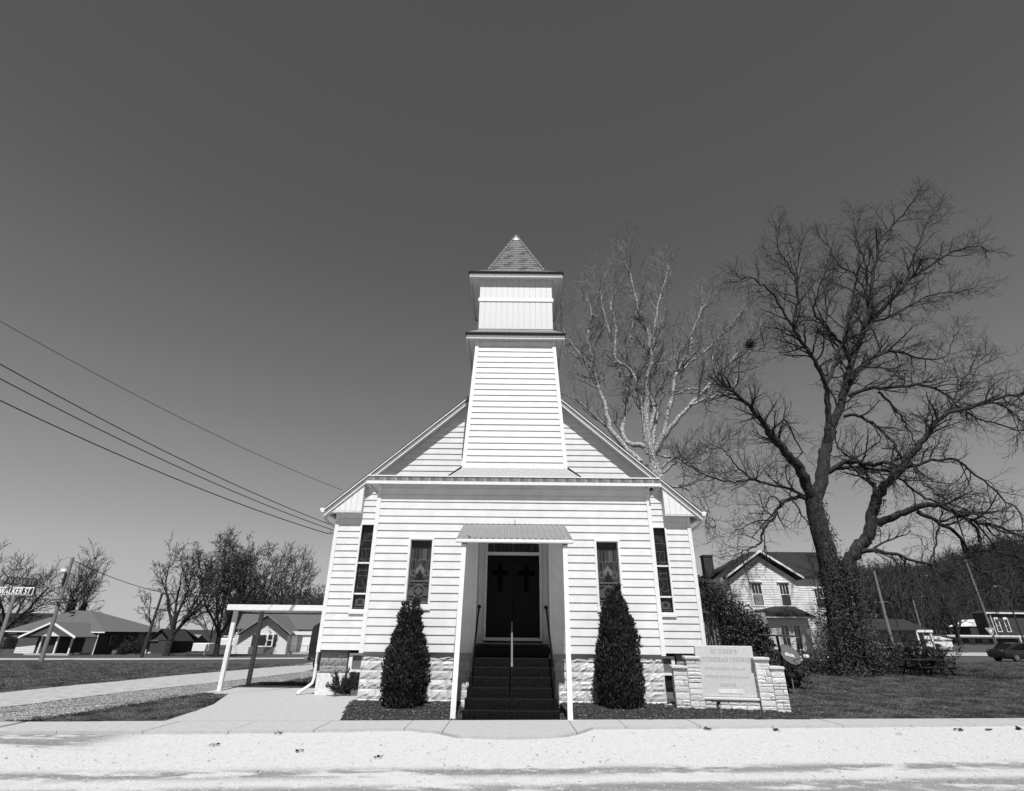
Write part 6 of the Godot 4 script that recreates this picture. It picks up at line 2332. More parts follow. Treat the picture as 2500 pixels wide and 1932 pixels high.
	for s in [-1.0, 1.0]:
		mb = MB.new()
		mb.bbox(Vector3(0.2, 1.6, s * 0.96), Vector3(2.6, 0.55, 0.04), 0.015)
		part(t, "side_window", mb.mesh(), M.glass)
		mb = MB.new()
		mb.bbox(Vector3(-2.16, 1.05, s * 0.82), Vector3(0.1, 0.35, 0.14), 0.03)
		part(t, "tail_light", mb.mesh(), M.sign_grey)

	# ------------------------------------------------ poles on the left
	var pl := pole("utility_pole", "weathered leaning utility pole with a white lamp near the hip-roofed house", P(-38.7, -0.75, 48.4), P(-39.05, 7.55, 48.4), 0.18, M.pole_wood, "utility poles on the side road", false)
	mb = MB.new()
	mb.lathe([Vector2(0, 0.15), Vector2(0.22, 0.1), Vector2(0.27, -0.12), Vector2(0, -0.2)], Vector3(-0.75, 7.2, 0), 12)
	part(pl, "lamp_head", mb.mesh(), M.far_white)
	mb = MB.new()
	mb.rod(Vector3(-0.3, 7.05, 0), Vector3(-0.75, 7.1, 0), 0.04, 6)
	mb.rod(Vector3(-0.3, 7.0, 0.25), Vector3(-0.28, 6.0, 0.25), 0.09, 8)
	part(pl, "lamp_bracket", mb.mesh(), M.pole_dark)
	mb = MB.new()
	mb.bx(Vector3(-0.2, 4.5, 0.2), Vector3(1.1, 4.62, 0.3))
	part(pl, "crossarm", mb.mesh(), M.pole_dark)
	pl = pole("utility_pole", "dark leaning pole with short crossarm in front of the garage", P(-39.3, -0.95, 62.3), P(-38.9, 5.5, 62.3), 0.17, M.pole_dark, "utility poles on the side road", false)
	mb = MB.new()
	mb.bx(Vector3(0.3, 6.3, 0.1), Vector3(2.3, 6.42, 0.2))
	part(pl, "crossarm", mb.mesh(), M.pole_dark)
	# far bungalow at the left edge
	t = thing("far_house", "dark-roofed small house at the left edge beyond the shrubs", "house", P(-84.0, -1.1, 92.0))
	mb = MB.new()
	mb.bx(P(-92.0, -1.3, 92.0), P(-76.0, 1.4, 99.0))
	wpart(t, "wall", mb, M.sign_grey)
	mb = MB.new()
	slab_roof(mb, P(-93.0, 1.4, 91.0), P(-75.0, 1.4, 91.0), P(-77.0, 4.2, 95.5), P(-91.0, 4.2, 95.5))
	slab_roof(mb, P(-93.0, 1.4, 100.0), P(-75.0, 1.4, 100.0), P(-77.0, 4.2, 95.5), P(-91.0, 4.2, 95.5))
	wpart(t, "roof", mb, M.shingle_dark)
	mb = MB.new()
	mb.prism(PackedVector2Array([Vector2(-81.0, -1.2), Vector2(-77.0, -1.2), Vector2(-77.0, 0.4), Vector2(-79.0, 1.8), Vector2(-81.0, 0.4)]), -88.0, -91.9)
	wpart(t, "front_wing", mb, M.sign_grey)
	far_window(t, -88.0, -86.0, -0.2, 0.9, 91.95, M.far_trim, 1, 0)

func hero_tree(t: Node3D, limbs: Array, cfg: Dictionary, bark: Material, twig: Material, wob: float) -> Array:
	var tr := MB.new()
	var cr := MB.new()
	var lines := []
	for k in limbs.size():
		var l: Array = limbs[k]
		var pts := []
		var q: Array = l[2]
		for i in range(0, q.size(), 3):
			pts.append(Vector3(q[i], q[i + 1], q[i + 2]))
		var line := smooth_line(pts, 4, wob * (0.3 if k == 0 else 1.0))
		var rad := PackedFloat32Array()
		var length := 0.0
		for i in line.size():
			rad.append(lerpf(l[0], l[1], pow(float(i) / (line.size() - 1), 0.8)) * (1.0 + 0.06 * rng.randf()))
			if i > 0:
				length += line[i].distance_to(line[i - 1])
		if k == 0:
			rad[0] *= 1.35
		tr.tube(line, rad, 12 if l[0] > 0.25 else 7, true)
		lines.append([line, rad])
		if l[1] < 0.2:
			offshoots(cr, line, rad, length, 0, 3, cfg, 0.1 if l[0] < 0.2 else 0.35)
			# the limb runs out into twigs
			for j in 3:
				grow(cr, line[-1], ((line[-1] - line[-2]).normalized() + rdir() * 0.5).normalized(), cfg.len[0] * rf(0.5, 0.9), l[1], 1, 3, cfg)
	part(t, "trunk", tr.mesh(), bark).position = -t.position
	part(t, "crown", cr.mesh(), twig).position = -t.position
	return lines

func trees() -> void:
	rng.seed = 61
	# the great bare tree in the side yard
	var t := thing("bare_tree", "huge dark bare tree with twisting limbs and an ivy-clad trunk", "tree", P(16.2, 0, 28.3))
	var cfg := {"seg": [0.7, 0.45, 0.32, 0.25, 0.2], "wig": [0.26, 0.34, 0.38, 0.4, 0.4], "lift": [0.05, 0.06, 0.06, 0.05, 0.03], "dens": [2.3, 3.3, 3.9, 3.0], "ang": [0.4, 1.1], "len": [2.25, 1.25, 0.72, 0.38], "rad": [0.06, 0.026, 0.013, 0.008], "rmin": 0.0062}
	var lines := hero_tree(t, GREAT_TREE, cfg, M.bark, M.twig, 0.07)
	# broken stub hanging between the trunks, and a squirrel's nest of leaves
	var lf := MB.new()
	lf.use_col = true
	for k in 260:
		leaf(lf, P(14.2, 17.6, 26.9) + rdir() * rf(0.05, 0.32), rdir(), rdir(), rf(0.1, 0.22), 0.06, rf(0.01, 0.04))
	part(t, "leaf_nest", lf.mesh(), M.leaf).position = -t.position
	# ivy on its trunk
	t = thing("ivy", "thick ivy climbing the great bare tree from the ground", "vine", P(16.4, 0, 28.0), "ivy in the yard")
	lf = MB.new()
	lf.use_col = true
	var st := MB.new()
	for pass_ in [[0, 18000, 1.9, 5.4], [12, 7000, 1.1, 4.6]]:
		var line: PackedVector3Array = lines[pass_[0]][0]
		for k in pass_[1]:
			var y: float = pow(rng.randf(), 1.5) * pass_[3] if rng.randf() < 0.85 else rf(4.0, 8.5)
			var q := line[0]
			for p in line:
				if absf(p.y - y) < absf(q.y - y):
					q = p
			var w: float = lin(y, [0.0, 0.8, 2.2, 3.6, 5.0, 6.5, 9.0], [2.3, 2.2, 2.0, 1.6, 1.0, 0.7, 0.5]) * (1.0 if pass_[0] == 0 else 0.75)
			var o := rdir()
			var lump := 0.75 + 0.35 * sin(q.y * 2.1 + o.x * 5.0) * sin(o.z * 4.0 + y * 1.3)
			var p := Vector3(q.x + 0.25, y, q.z) + Vector3(o.x, o.y * 0.4, o.z) * w * pow(rng.randf(), 0.45) * lump
			if p.y < 0.05:
				p.y = rf(0.05, 0.3)
			leaf(lf, p, (rdir() + Vector3.DOWN * 0.4).normalized(), (o * 0.5 + rdir() + Vector3(0, 0.4, 0.5)).normalized(), rf(0.06, 0.12), rf(0.05, 0.09), rf(0.008, 0.05) if rng.randf() < 0.96 else rf(0.05, 0.1))
	for k in 60:
		var a := P(16.3 + rf(-1.2, 1.4), rf(0.0, 0.6), 28.2 + rf(-0.9, 0.6))
		st.tube(PackedVector3Array([a, a + Vector3(rf(-0.3, 0.3), 0.8, rf(-0.2, 0.2)), a + Vector3(rf(-0.5, 0.5), 1.7, rf(-0.3, 0.3))]), PackedFloat32Array([0.02, 0.015, 0.008]), 4)
	part(t, "stems", st.mesh(), M.twig).position = -t.position
	part(t, "foliage", lf.mesh(), M.ivy).position = -t.position
	# scrub bush to the right of it
	t = thing("scrub_bush", "twiggy half-leafed scrub bush behind the picnic table", "bush", P(20.0, 0, 29.8))
	st = MB.new()
	lf = MB.new()
	lf.use_col = true
	var bc := {"seg": [0.4, 0.3, 0.2, 0.2], "wig": [0.2, 0.3, 0.35, 0.3], "lift": [0.03, 0.05, 0.04, 0.0], "dens": [2.6, 3.2, 2.0], "ang": [0.3, 0.9], "len": [0.8, 0.5, 0.3], "rad": [0.014, 0.01, 0.008], "rmin": 0.007}
	for k in 46:
		var x := rf(-2.3, 2.3)
		grow(st, Vector3(x, 0, rf(-0.7, 0.7)), Vector3(x * 0.12 + rf(-0.35, 0.35), 1, rf(-0.35, 0.35)).normalized(), rf(1.1, 1.75) * (1.0 - 0.06 * x * x), 0.022, 0, 2, bc)
	var nv := st.v.size()
	for k in 9000:
		var p := st.v[rng.randi() % nv]
		leaf(lf, p + rdir() * 0.06, rdir(), (rdir() + Vector3(0, 0.5, 0.4)).normalized(), rf(0.05, 0.1), rf(0.03, 0.06), rf(0.015, 0.06))
	part(t, "stems", st.mesh(), M.twig)
	part(t, "foliage", lf.mesh(), M.leaf)
	# the pale sycamore behind the church
	rng.seed = 62
	t = thing("sycamore_tree", "tall bare tree with mottled pale bark rising behind the church roof", "tree", P(10.8, 0, 33.0))
	var c2 := {"seg": [0.8, 0.5, 0.36, 0.28, 0.2], "wig": [0.26, 0.32, 0.36, 0.38, 0.38], "lift": [0.1, 0.11, 0.1, 0.08, 0.05], "dens": [1.8, 2.7, 3.3, 3.0], "ang": [0.4, 1.05], "len": [2.7, 1.45, 0.85, 0.45], "rad": [0.075, 0.036, 0.019, 0.012], "rmin": 0.0095}
	hero_tree(t, SYCAMORE, c2, M.bark_pale, M.twig_pale, 0.08)

	# trees along the back of the left-hand street
	bare_tree("bare_tree", "grey bare tree crowding the left edge behind the street signs", P(-77.5, -1.1, 88.0), 13.0, 9.0, 3.0, 0.34, 71, M.bark_grey, M.twig_grey, "bare trees behind the houses", 0, 1.25, 0.026)
	bare_tree("bare_tree", "bare tree with wide forked limbs behind the hip-roofed house", P(-74.5, -1.1, 96.0), 14.2, 9.0, 2.6, 0.36, 75, M.bark_grey, M.twig_grey, "bare trees behind the houses", 0, 1.2, 0.026)
	bare_tree("bare_tree", "dark bare tree with crooked trunk standing before the garage and shed", P(-40.2, -1.0, 68.2), 12.3, 8.0, 2.8, 0.34, 78, M.bark, M.twig, "bare trees behind the houses", 600, 1.25, 0.02)
	bare_tree("leafing_tree", "dense round tree in small young leaf beside the carport post", P(-34.3, -1.03, 68.0), 13.0, 7.2, 2.5, 0.3, 81, M.bark, M.twig, "bare trees behind the houses", 13000, 1.3, 0.02)
	bare_tree("leafing_tree", "farther leafing tree above the white carport roof", P(-44.5, -1.1, 104.0), 17.0, 9.0, 3.5, 0.35, 84, M.bark_grey, M.twig_grey, "bare trees behind the houses", 9000, 1.2, 0.026)
	bare_tree("bare_tree", "small bare tree over the ridge of the hip-roofed house", P(-61.0, -1.1, 100.0), 9.0, 7.0, 2.0, 0.22, 87, M.bark_grey, M.twig_grey, "bare trees behind the houses", 1500, 0.9, 0.028)
	bare_tree("bare_tree", "low bare tree between the garage and the leafy trees", P(-52.5, -1.1, 101.0), 9.5, 8.0, 2.0, 0.25, 90, M.bark_grey, M.twig_grey, "bare trees behind the houses", 2500, 0.9, 0.028)
	bare_tree("bare_tree", "thin bare tree showing at the church corner above the carport", P(-37.5, -1.1, 112.0), 11.0, 7.0, 2.5, 0.25, 93, M.bark_grey, M.twig_grey, "bare trees behind the houses", 800, 0.9, 0.03)
	bare_tree("bare_tree", "dark spreading bare tree across the road before the wooded hill", P(88.0, 0.6, 112.0), 11.0, 9.0, 2.0, 0.4, 96, M.bark, M.twig, "bare trees across the road", 0, 0.9, 0.03)
	bare_tree("bare_tree", "bare tree behind the small porch house", P(55.0, 0.5, 95.0), 12.0, 9.0, 2.5, 0.35, 99, M.bark, M.twig, "bare trees across the road", 0, 0.9, 0.03)
	bare_tree("bare_tree", "bare tree beyond the farmhouse roof at the foot of the hill", P(44.0, 0.3, 75.0), 12.0, 9.0, 2.5, 0.35, 102, M.bark, M.twig, "bare trees across the road", 600, 0.9, 0.025)
	# two evergreens behind the hip-roofed house
	rng.seed = 103
	for q in [[-75.5, 97.0, 7.6, 1.9, "pointed dark evergreen just left of the hip roof"], [-68.2, 90.0, 6.6, 1.7, "small dark evergreen peeping over the hip roof"]]:
		t = thing("evergreen_tree", q[4], "tree", P(q[0], -1.1, q[1]), "evergreens behind the houses")
		var tr := MB.new()
		tr.rod(Vector3(0, -0.2, 0), Vector3(0, q[2], 0), 0.16, 6, 0.03)
		part(t, "trunk", tr.mesh(), M.bark)
		lf = MB.new()
		lf.use_col = true
		for k in 3500:
			var y: float = rf(0.6, q[2])
			var r: float = q[3] * (1.0 - y / q[2]) * (0.7 + 0.4 * sin(y * 5.0)) + 0.1
			var a := rf(0, TAU)
			var o := Vector3(cos(a), 0, sin(a))
			leaf(lf, Vector3(0, y, 0) + o * r * pow(rng.randf(), 0.4), (o + rdir() * 0.5 + Vector3.DOWN * 0.2).normalized(), (Vector3.UP + rdir() * 0.6).normalized(), rf(0.25, 0.5), 0.12, rf(0.01, 0.03))
		part(t, "crown", lf.mesh(), M.leaf)
	# shrubs before the bungalow and by the street
	for q in [[-57.2, 64.5, 1.5, 1.7, "twiggy bare shrub in front of the bungalow porch", 500], [-60.5, 66.0, 1.7, 1.5, "rounded shrub at the bungalow's left corner", 1500], [-46.8, 70.5, 1.2, 1.0, "low weedy shrub beside the dark house wall", 700], [-46.0, 72.2, 2.6, 1.6, "sparse bushy tree in front of the dark house wall", 900], [22.9, 33.0, 1.0, 0.9, "small shrub right of the scrub bush", 900], [9.9, 20.6, 0.9, 0.6, "low shrub behind the stone sign beside the fence", 1400]]:
		t = thing("garden_shrub", q[4], "shrub", P(q[0], land(q[0], q[1]), q[1]), "garden shrubs")
		st = MB.new()
		lf = MB.new()
		lf.use_col = true
		for k in 26:
			grow(st, Vector3(rf(-0.3, 0.3) * q[3], 0, rf(-0.3, 0.3) * q[3]), Vector3(rf(-0.6, 0.6), 1, rf(-0.6, 0.6)).normalized(), rf(0.6, 1.0) * q[2], 0.025, 0, 2, bc)
		nv = st.v.size()
		for k in q[5]:
			leaf(lf, st.v[rng.randi() % nv] + rdir() * 0.08, rdir(), rdir(), rf(0.07, 0.14), 0.07, rf(0.015, 0.06))
		part(t, "stems", st.mesh(), M.twig)
		part(t, "foliage", lf.mesh(), M.leaf)

	# the wood on the far hillside reads as one mass
	rng.seed = 110
	var tuft := MB.new()
	var wc := {"seg": [3.0, 2.0, 1.4, 1.0], "wig": [0.12, 0.25, 0.3, 0.3], "lift": [0.05, 0.08, 0.05, 0.0], "dens": [0.9, 0.9, 0.8], "ang": [0.4, 0.9], "len": [4.5, 2.6, 1.6], "rad": [0.12, 0.08, 0.06], "rmin": 0.06}
	grow(tuft, Vector3.ZERO, Vector3.UP, 11.0, 0.28, 0, 3, wc)
	var tm := tuft.mesh()
	var spots := []
	while spots.size() < 4200:
		var d := rf(155.0, 415.0)
		var x := rf(-0.5, 1.25) * d
		if x < 0.12 * d and rng.randf() < 0.6:
			continue
		spots.append(Transform3D(Basis(Vector3.UP, rf(0, TAU)).scaled(Vector3.ONE * rf(0.7, 1.25)), P(x, hill_at(x, d) - 0.3, d)))
	var mm := MultiMesh.new()
	mm.transform_format = MultiMesh.TRANSFORM_3D
	mm.use_colors = true
	mm.mesh = tm
	mm.instance_count = spots.size()
	for i in spots.size():
		mm.set_instance_transform(i, spots[i])
		var c := rf(0.02, 0.06)
		mm.set_instance_color(i, Color(c, c, c))
	var wood := MultiMeshInstance3D.new()
	wood.name = "hillside_wood"
	wood.multimesh = mm
	wood.material_override = M.leaf
	wood.set_meta("kind", "stuff")
	wood.set_meta("label", "dark leafless wood covering the far hillside")
	wood.set_meta("category", "wood")
	add_child(wood)

func hang(a: Vector3, b: Vector3, sag: float, r: float) -> MB:
	var mb := MB.new()
	var pts := PackedVector3Array()
	var rad := PackedFloat32Array()
	for i in 33:
		var f := i / 32.0
		pts.append(a.lerp(b, f) - Vector3(0, sag * 4.0 * f * (1.0 - f), 0))
		rad.append(r)
	mb.tube(pts, rad, 5)
	return mb

func wires() -> void:
	# service drops from a pole outside the frame on the left to the church corner
	var n := 0
	for q in [[P(-14.5, 9.6, 4.0), P(-5.75, 6.07, 17.4), 0.55, 0.008, "topmost single wire running to the church roof edge"], [P(-13.5, 8.5, 4.0), P(-5.82, 4.86, 17.4), 0.5, 0.012, "upper of three service wires running to the church corner"], [P(-13.5, 8.15, 4.0), P(-5.82, 4.72, 17.4), 0.5, 0.012, "middle of three service wires running to the church corner"], [P(-13.5, 7.6, 4.0), P(-5.95, 4.6, 17.4), 0.5, 0.013, "lowest of three service wires running to the church corner"]]:
		var o := MeshInstance3D.new()
		o.name = numbered("service_wire")
		o.mesh = hang(q[0], q[1], q[2], q[3]).mesh()
		o.material_override = M.wire if n else M.wire_grey
		o.set_meta("label", q[4])
		o.set_meta("category", "wire")
		o.set_meta("group", "service wires to the church")
		add_child(o)
		n += 1
	var mb := MB.new()
	mb.rod(P(-5.98, 4.6, 17.4), P(-5.78, 4.6, 17.38), 0.035, 8)
	mb.rod(P(-5.9, 4.62, 17.4), P(-5.9, 4.7, 17.4), 0.02, 6)
	wpart(church_node, "insulator", mb, M.far_white)
	for q in [[P(-39.0, 7.3, 48.4), P(-38.0, 5.4, 62.3), 0.3, "wire between the two left-hand poles"], [P(-37.6, 4.05, 48.2), P(-120.0, 6.0, 40.0), 1.0, "low wire running left from the weathered pole"], [P(-37.7, 5.4, 62.3), P(-10.0, 6.6, 80.0), 0.8, "far wire running right from the dark pole"], [P(80.2, 11.6, 95.0), P(40.1, 7.2, 60.0), 1.2, "upper wire across the wooded hill"], [P(80.2, 8.3, 95.0), P(40.1, 5.0, 60.0), 1.0, "lower wire across the wooded hill"], [P(80.2, 11.6, 95.0), P(140.0, 15.0, 110.0), 1.0, "wire running off right above the brick building"], [P(80.7, 6.5, 90.0), P(58.0, 5.5, 80.0), 0.6, "short wire behind the ivy tree"]]:
		var o := MeshInstance3D.new()
		o.name = numbered("power_line")
		o.mesh = hang(q[0], q[1], q[2], 0.03).mesh()
		o.material_override = M.wire
		o.set_meta("label", q[3])
		o.set_meta("category", "wire")
		o.set_meta("group", "power lines")
		add_child(o)

func scatter(called: String, label: String, category: String, mesh: Mesh, list: Array, cols: PackedColorArray, m: Material) -> void:
	var mm := MultiMesh.new()
	mm.transform_format = MultiMesh.TRANSFORM_3D
	mm.use_colors = true
	mm.mesh = mesh
	mm.instance_count = list.size()
	for i in list.size():
		mm.set_instance_transform(i, list[i])
		mm.set_instance_color(i, cols[i])
	var o := MultiMeshInstance3D.new()
	o.name = numbered(called)
	o.multimesh = mm
	o.material_override = m
	o.set_meta("kind", "stuff")
	o.set_meta("label", label)
	o.set_meta("category", category)
	add_child(o)

func ground_cover() -> void:
	rng.seed = 121
	var fn := FastNoiseLite.new()
	fn.seed = 5
	fn.frequency = 1.0
	fn.fractal_octaves = 4
	# gravel
	var pb := MB.new()
	pb.lathe([Vector2(0, -0.4), Vector2(0.8, -0.3), Vector2(1.0, 0.1), Vector2(0.55, 0.55), Vector2(0, 0.62)], Vector3.ZERO, 6)
	var list := []
	var cols := PackedColorArray()
	while list.size() < 62000:
		var d := rf(6.6, 13.0)
		var x := rf(-1.02, 1.02) * (d * 0.92)
		if d > edge_front(x) - 0.02:
			continue
		if rng.randf() > gravel(x, d, fn) * 0.97 + 0.03:
			continue
		var s := rf(0.004, 0.01) * (1.0 if rng.randf() < 0.98 else 1.8)
		list.append(Transform3D(Basis(Vector3.UP, rf(0, TAU)).scaled(Vector3(s * rf(0.8, 1.5), s * rf(0.3, 0.6), s)), P(x, 0.001, d)))
		var c := rf(0.46, 0.64) if rng.randf() < 0.97 else rf(0.1, 0.3)
		cols.append(Color(c, c, c))
	while list.size() < 76000:
		var d := 11.6 + 22.0 * pow(rng.randf(), 1.6)
		var x := rf(-13.5, -7.9)
		var s0 := lin(d, [11.7, 13.5, 17.0, 20.6, 24.0, 32.0, 54.0], [-9.6, -9.35, -8.95, -8.35, -7.95, -8.2, -12.4])
		var s1 := lin(d, [11.2, 13.7, 17.0, 20.6, 28.0, 36.0], [-12.0, -11.5, -11.15, -10.3, -9.6, -10.6])
		if x > s0 + rf(0.0, 0.25) or x < s1 - rf(0.0, 0.4):
			continue
		var s := rf(0.008, 0.022)
		list.append(Transform3D(Basis(Vector3.UP, rf(0, TAU)).scaled(Vector3(s * rf(0.8, 1.5), s * 0.5, s)), P(x, land(x, d) + 0.04, d)))
		var c := rf(0.12, 0.5)
		cols.append(Color(c, c, c))
	scatter("gravel", "white crushed gravel strewn along the street edge", "gravel", pb.mesh(), list, cols, M.leaf)
	# a few dead leaves and bits lying on the gravel
	var lb := MB.new()
	lb.use_col = false
	lb.quad(Vector3(-1, 0.05, 0), Vector3(0, 0.25, 0.5), Vector3(1, 0.05, 0), Vector3(0, 0.2, -0.5), Vector3.UP)
	list = []
	cols = PackedColorArray()
	for k in 170:
		var d := rf(8.0, 12.5)
		var x := rf(-0.9, 0.98) * d
		if d > edge_front(x) - 0.1:
			continue
		var s := rf(0.012, 0.035)
		list.append(Transform3D(Basis(Vector3.UP, rf(0, TAU)).scaled(Vector3(s, s * 0.6, s)), P(x, 0.012, d)))
		var c := rf(0.02, 0.12)
		cols.append(Color(c, c, c))
	for q in [[-4.1, 11.0, 0.09], [-4.7, 9.9, 0.08], [3.9, 11.95, 0.12], [5.2, 11.9, 0.1], [9.0, 12.2, 0.12], [9.6, 12.25, 0.08], [10.4, 12.4, 0.14], [7.4, 11.6, 0.06], [-1.9, 9.1, 0.07], [-3.2, 9.5, 0.08]]:
		for k in 7:
			list.append(Transform3D(Basis(rdir(), rf(0, 1.2)).scaled(Vector3.ONE * q[2] * rf(0.25, 0.6)), P(q[0] + rf(-0.06, 0.06), 0.02, q[1] + rf(-0.05, 0.05))))
			cols.append(Color(0.03, 0.03, 0.03))
	scatter("leaf_litter", "scattered dry leaves and crumbs on the white gravel", "leaves", lb.mesh(), list, cols, M.leaf)
	# bark mulch chips
	var chip := MB.new()
	chip.box(Vector3.ZERO, Vector3(2, 0.3, 0.7))
	list = []
	cols = PackedColorArray()
	var beds := [PackedVector2Array([Vector2(-3.4, 12.36), Vector2(-3.75, 13.9), Vector2(-3.88, 14.9), Vector2(-1.2, 14.9), Vector2(-1.0, 12.62)]), PackedVector2Array([Vector2(1.16, 12.78), Vector2(1.3, 14.9), Vector2(4.05, 14.9), Vector2(4.2, 15.9), Vector2(7.05, 15.3), Vector2(6.85, 14.1), Vector2(6.6, 13.2)])]
	var bn := FastNoiseLite.new()
	bn.seed = 77
	bn.frequency = 1.4
	while list.size() < 15000:
		var p := Vector2(rf(-3.9, 7.1), rf(12.3, 15.9))
		if not (Geometry2D.is_point_in_polygon(p, beds[0]) or Geometry2D.is_point_in_polygon(p, beds[1])):
			continue
		var s := rf(0.012, 0.028)
		list.append(Transform3D(Basis(Vector3.UP, rf(0, TAU)) * Basis(Vector3.RIGHT, rf(-0.5, 0.5)) * Basis(Vector3.BACK, rf(-0.4, 0.4)) * Basis.from_scale(Vector3(s, s, s)), P(p.x, bed_at(p.x, p.y, bn) + rf(0.0, 0.02), p.y)))
		var c := rf(0.015, 0.08) if rng.randf() < 0.9 else rf(0.1, 0.28)
		cols.append(Color(c, c, c))
	scatter("mulch_chips", "loose bark mulch chips in the beds along the church front", "mulch", chip.mesh(), list, cols, M.leaf)
	# grass
	var tuft := MB.new()
	for k in 7:
		var a := TAU * k / 7.0 + rf(-0.3, 0.3)
		var o := Vector3(cos(a), 0, sin(a))
		var w := o.cross(Vector3.UP) * 0.09
		var b := o * 0.25
		var tip := o * rf(0.7, 1.2) + Vector3.UP * rf(0.7, 1.2)
		var mid := o * 0.45 + Vector3.UP * 0.55
		tuft.quad(b - w, b + w, mid + w * 0.8, mid - w * 0.8)
		tuft.tri(mid - w * 0.8, mid + w * 0.8, tip)
	list = []
	cols = PackedColorArray()
	var gn := FastNoiseLite.new()
	gn.seed = 9
	gn.frequency = 0.8
	gn.fractal_octaves = 3
	var tries := 0
	while list.size() < 90000 and tries < 600000:
		tries += 1
		var d := 11.6 + 34.0 * pow(rng.randf(), 1.9)
		var x := rf(-1.0, 1.0) * d * 0.95
		if d < edge_back(x) + 0.02 or not is_lawn(x, d):
			continue
		var s := rf(0.03, 0.075) * (1.0 + 0.03 * (d - 12.0))
		var nz := gn.get_noise_2d(x, d)
		list.append(Transform3D(Basis(Vector3.UP, rf(0, TAU)).scaled(Vector3(s, s * rf(0.5, 1.0) * (1.0 + 0.5 * nz), s)), P(x, land(x, d) + 0.015, d)))
		var c := clampf(0.07 + 0.11 * nz + rf(-0.03, 0.05), 0.012, 0.2) * (1.0 if rng.randf() < 0.93 else 1.8)
		cols.append(Color(c, c, c))
	scatter("grass", "short patchy spring grass of the church lawns", "grass", tuft.mesh(), list, cols, M.leaf)
	# clods at the corner of the pad
	for q in [[-6.95, 12.3, 0.09, "larger dark clod of earth on grass by the paved pad"], [-7.2, 12.25, 0.06, "smaller dark clod of earth on grass by the paved pad"]]:
		var t := thing("earth_clod", q[3], "clod", P(q[0], 0.04, q[1]), "clods by the pad")
		part(t, "lump", rock_block(q[2] * 2.0, q[2] * 1.3, q[2] * 1.5, q[2], int(q[2] * 1000.0)), M.hedge_dirt)

func is_lawn(x: float, d: float) -> bool:
	if absf(x - CX) < 5.85 and d > 15.9:
		return false
	if x > -4.0 and x < 4.3:
		return false
	if x >= 4.3 and x < 6.9 and d < 15.8 and d > 12.9 + 0.1 * x - 0.4:
		return x > 6.3 + 0.4 * (14.0 - d) and d < 13.6
	if x < -3.3 and x > -9.0:
		if d > 12.0 and d < 20.0:
			var le := lin(d, [12.0, 13.3, 14.7, 16.9, 17.55, 19.8], [-6.78, -6.95, -7.2, -7.95, -8.95, -8.85])
			if x > le:
				return false
	if x < -8.0 and x > -14.9:
		var s0 := lin(d, [11.7, 13.5, 17.0, 20.6, 24.0, 32.0, 54.0], [-9.6, -9.35, -8.95, -8.35, -7.95, -8.2, -12.4])
		var s1 := lin(d, [14.0, 17.0, 20.8, 25.6, 33.0, 50.0], [-14.6, -14.2, -13.85, -14.45, -14.8, -17.1])
		if x < s0 + 0.12 * sin(d * 3.0) + 0.1 * sin(d * 11.0) + rf(-0.12, 0.12) and x > s1 + rf(-0.1, 0.1):
			return false
	return true

